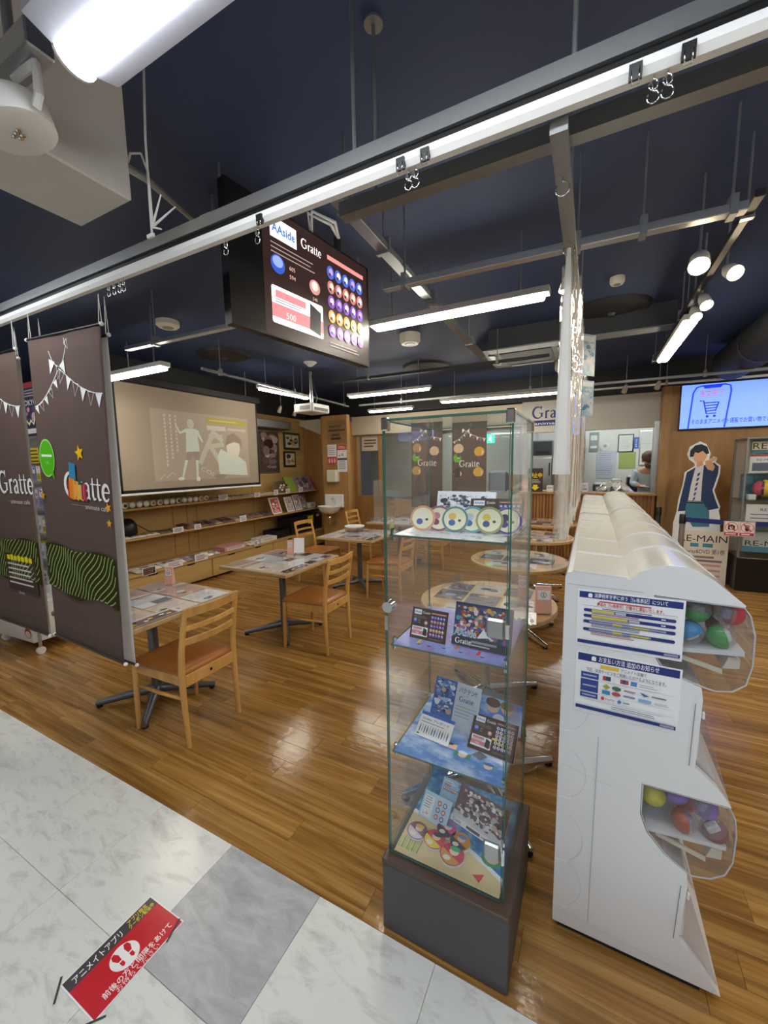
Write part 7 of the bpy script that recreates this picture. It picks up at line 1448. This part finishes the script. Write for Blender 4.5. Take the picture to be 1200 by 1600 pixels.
box_thing('small_carton', 'small white carton beside the yellow ball', 'box', (X0+0.15, Y0+0.10, 1.068), (0.07, 0.08, 0.06), '#d8dcdc')
# belt barrier
for k, (x, l) in enumerate(((0.98, 'silver belt post in front of the cut-out figure'), (0.845, 'dark belt post beside the wooden jamb'), (2.3, 'silver belt post at the far side of the showcase'))):
    y = 5.72 if k != 1 else 6.5
    t = thing('barrier_post', l, 'barrier post', (x, y, 0), 0, 'belt barrier posts'); obj('base', MB().lathe([(0.15, 0), (0.15, 0.012), (0.05, 0.03), (0.025, 0.04)], n=28), 'dark_grey', t, True, angle=0.6)
    obj('post', MB().cyl((0, 0, 0.03), (0, 0, 0.88), 0.028, n=18), 'alu' if k != 1 else 'dark_grey', t, True, angle=0.7); obj('belt_head', MB().lathe([(0.033, 0.80), (0.033, 0.90), (0.028, 0.91)], n=18), 'black_plastic', t, True, angle=0.7)
t = thing('barrier_belt', 'blue belt stretched across in front of the showcase', 'belt', (1.008, 5.72, 0.82)); obj('belt', MB().slab(lambda u, v: (1.265*u, 0, 0.055*v-0.02*math.sin(PI*u)), 12, 1, (0, 0.002, 0)), 'navy_belt' if 'navy_belt' in MATS else 'navy', t); obj('buckle', MB().box(-0.012, 0.006, -0.006, 0.008, -0.004, 0.058), 'black_plastic', t)
def nop(p, w, h):
    p.rect(0, 0, w, h, '#e6e2e0')
    for k in range(2):
        cx = w*(0.25+0.5*k); p.rect(w*(0.02+0.5*k), h*0.03, w*(0.48+0.5*k), h*0.97, '#b8303a'); p.rect(w*(0.035+0.5*k), h*0.24, w*(0.465+0.5*k), h*0.95, '#ece6e4'); p.lines(w*(0.08+0.5*k), h*0.18, w*(0.42+0.5*k), 1, 0.01, h*0.08, '#f0dcdc', k)
    p.rect(w*0.14, h*0.42, w*0.36, h*0.72, '#2a2024'); p.rect(w*0.2, h*0.70, w*0.3, h*0.78, '#2a2024'); p.ell(w*0.25, h*0.56, w*0.06, h*0.1, '#ece6e4')
    p.ell(w*0.75, h*0.48, w*0.07, h*0.13, '#2a2024'); [p.stroke([(w*(0.70+0.033*k), h*0.5), (w*(0.685+0.042*k), h*0.78)], w*0.022, '#2a2024') for k in range(4)]
    for k in range(2): p.ring(w*(0.25+0.5*k), h*0.6, w*0.185, w*0.205, '#c0303a', 24, 0.33*w/h/0.33*1.0 if False else 1.0*min(1.0, (h*0.34)/(w*0.2))); p.stroke([(w*(0.12+0.5*k), h*0.84), (w*(0.38+0.5*k), h*0.36)], 0.012, '#c0303a')
ysign('no_photo_sign', 'white and red sign forbidding photographs and touching, hung on the blue belt', 'sign', 1.36, 1.63, 0.685, 0.85, 5.715, nop)

# ================================================================== SHOP SIDE
t = thing('floor_poster', 'red and black floor poster with white footprints, taped on the tiles', 'poster', (-1.185, 0.46, 0.0004)); W, H = 0.275, 0.175
obj('laminate', MB().box(-0.178, 0.003, -0.004, W+0.004, 0, 0.0012), 'paper_white', t); p = Print(0.00003); p.rect(0, 0, W, H, '#c8202c'); p.rect(0, H*0.76, W, H, '#4a4448')
p.text('アニメイトアプリ', W*0.07, H*0.81, H*0.12, '#f4f4f4', w=W*0.52, bold=0.01); p.text('アプリ限定', W*0.68, H*0.885, H*0.075, '#e2cc3a', w=W*0.24, bold=0.02); p.text('クーポン配信中', W*0.66, H*0.785, H*0.08, '#e2cc3a', w=W*0.31, bold=0.02)
p.ell(W*0.47, H*0.45, H*0.235, H*0.235, '#f2eeee', 32)
for s in (-1, 1): u = W*0.47+s*H*0.085; p.poly([(u+s*H*0.02-s*H*0.045, H*0.44), (u-s*H*0.035, H*0.56), (u+s*H*0.0, H*0.645), (u+s*H*0.055, H*0.63), (u+s*H*0.075, H*0.55), (u+s*H*0.035, H*0.44)], '#c8202c'); p.poly([(u-s*H*0.03, H*0.415), (u+s*H*0.03, H*0.415), (u+s*H*0.03, H*0.33), (u, H*0.30), (u-s*H*0.032, H*0.335)], '#c8202c')
p.text('前後の方と間隔をあけて', W*0.14, H*0.12, H*0.10, '#f4ecec', w=W*0.78, bold=0.01); p.text('お待ちください', W*0.24, H*0.015, H*0.085, '#f0dede', w=W*0.48)
p.place('print', t, (0, 0, 0.0011), (0, 1, 0), (-1, 0, 0), 'print_gloss')
for (a, b, an) in ((-0.172, -0.012, 0.9), (-0.004, -0.006, -0.7), (-0.004, W-0.03, 0.35)): obj('tape', MB().box(-0.035, 0.035, -0.003, 0.003, 0.0013, 0.0018).xf(Matrix.Translation((a, b, 0))@Matrix.Rotation(an+PI/2, 4, 'Z')), 'dark_grey', t)
# rack of goods behind the banners
t = thing('goods_rack', 'tall white goods rack half hidden behind the brown banners', 'rack', (-6.75, 2.25, 0)); w = 1.5
obj('back_panel', MB().box(0, w, 0.36, 0.38, 0, 2.5), 'white_paint', t)
for x in (0, w-0.02): obj('side_panel', MB().box(x, x+0.02, 0, 0.36, 0, 2.5), 'white_paint', t)
for z in (0.15, 0.5, 0.8, 1.1, 1.4, 1.68, 1.95): b = obj('rack_board', MB().box(0.02, w-0.02, 0, 0.36, z, z+0.02), 'white_paint', t); obj('price_strip', MB().box(0.02, w-0.02, -0.006, 0, z-0.01, z+0.025), 'acrylic', b)
obj('plinth', MB().box(0.02, w-0.02, 0.02, 0.36, 0, 0.15), 'dark_grey', t)
for j, z in enumerate((0.17, 0.52, 0.82, 1.12, 1.42)):
    for k in range(6):
        cc = rr.choice(['#d8d4dc', '#b8a0c8', '#7a86b8', '#e0c83a', '#c8d4dc', '#8a96a8', '#d8a8b8'])
        tt = thing('boxed_goods', 'small pastel boxed item on the tall goods rack', 'box', (-6.0+k*0.12, 2.27, z+0.001), 0, 'boxed items on the tall goods rack'); hh = rr.uniform(0.16, 0.24)
        obj('carton', MB().color(cc).box(0, 0.108, 0, 0.2, 0, hh, 0.003), 'paint', tt); p = Print(0.0003); p.rect(0.012, hh*0.5, 0.096, hh*0.9, '#f0eef0'); p.blobs(0.014, hh*0.52, 0.094, hh*0.88, [rr.choice(['#5a5a90', '#a04a5a', '#3a3a4a']), '#d0c0c8'], 4, k+j*7, 0.3); p.lines(0.014, hh*0.4, 0.09, 3, hh*0.1, hh*0.04, '#5a5a68', k); p.place('print', tt, (0, 0, 0), (1, 0, 0), (0, 0, 1))
ysign('yellow_notice', 'yellow notice card on the tall goods rack', 'notice', -5.66, -5.42, 1.62, 1.79, 2.24, lambda p, w, h: (p.rect(0, 0, w, h, '#e2c420'), p.lines(w*0.08, h*0.88, w*0.92, 4, h*0.23, h*0.10, '#5a4a10', 3)))
ysign('tall_poster', 'dark pink and navy poster headed TOKYO behind the banners', 'poster', -5.85, -5.20, 1.92, 2.50, 2.24, lambda p, w, h: (p.rect(0, 0, w, h, '#2a1e34'), p.rect(0, h*0.90, w, h, '#b02838'), p.lines(w*0.1, h*0.86, w*0.95, 3, h*0.05, h*0.02, '#b8b0b8', 1), p.text('TOKYO', w*0.25, h*0.58, h*0.10, '#e8e4e8', w=w*0.5, bold=0.02), p.blobs(w*0.05, h*0.25, w*0.95, h*0.56, ['#3a5a78', '#c87aa0', '#5a3a68', '#e8a8b8', '#24304a'], 18, 3, 0.3), p.stroke([(w*0.3, h*0.2), (w*0.38, h*0.29), (w*0.45, h*0.22), (w*0.52, h*0.3), (w*0.6, h*0.22), (w*0.68, h*0.36)], 0.03, '#f4e8c8'), p.rect(w*0.3, h*0.05, w*0.75, h*0.14, '#e8e4e0')))
ct = thing('sale_cart', 'white wheeled bargain cart with cartoon lettering beside the banners', 'cart', (-4.75, 1.50, 0)); w, d = 0.64, 0.42
obj('bin', MB().prism([(0.0, 0.07), (w, 0.10), (w+0.01, 0.42), (-0.01, 0.42)], 'y', 0, d), 'white_plastic', ct); obj('lid', MB().box(-0.02, w+0.02, -0.02, d+0.02, 0.42, 0.45, 0.004), 'acrylic', ct)
for x in (0.03, w+0.03):
    for y in (0.03, d-0.03):
        lg = obj('leg', MB().cyl((x, y, 0.06), (x, y, 0.50), 0.012, n=10), 'alu', ct); obj('caster', MB().cyl((x-0.012, y, 0.032), (x+0.012, y, 0.032), 0.032, n=18), 'white_plastic', lg, True, angle=0.6)
p = Print(0.0003); p.text('and', w*0.5, 0.20, 0.085, '#4a3a20', w=w*0.44, bold=0.05); p.text('and', w*0.505, 0.203, 0.075, '#d8cc3a', w=w*0.42); p.ell(w*0.87, 0.11, 0.06, 0.045, '#a83a34'); p.ell(w*0.87, 0.10, 0.045, 0.03, '#e8d8c8'); p.place('lettering', ct, (0, 0, 0.06), (1, 0, 0), (0, 0, 1))
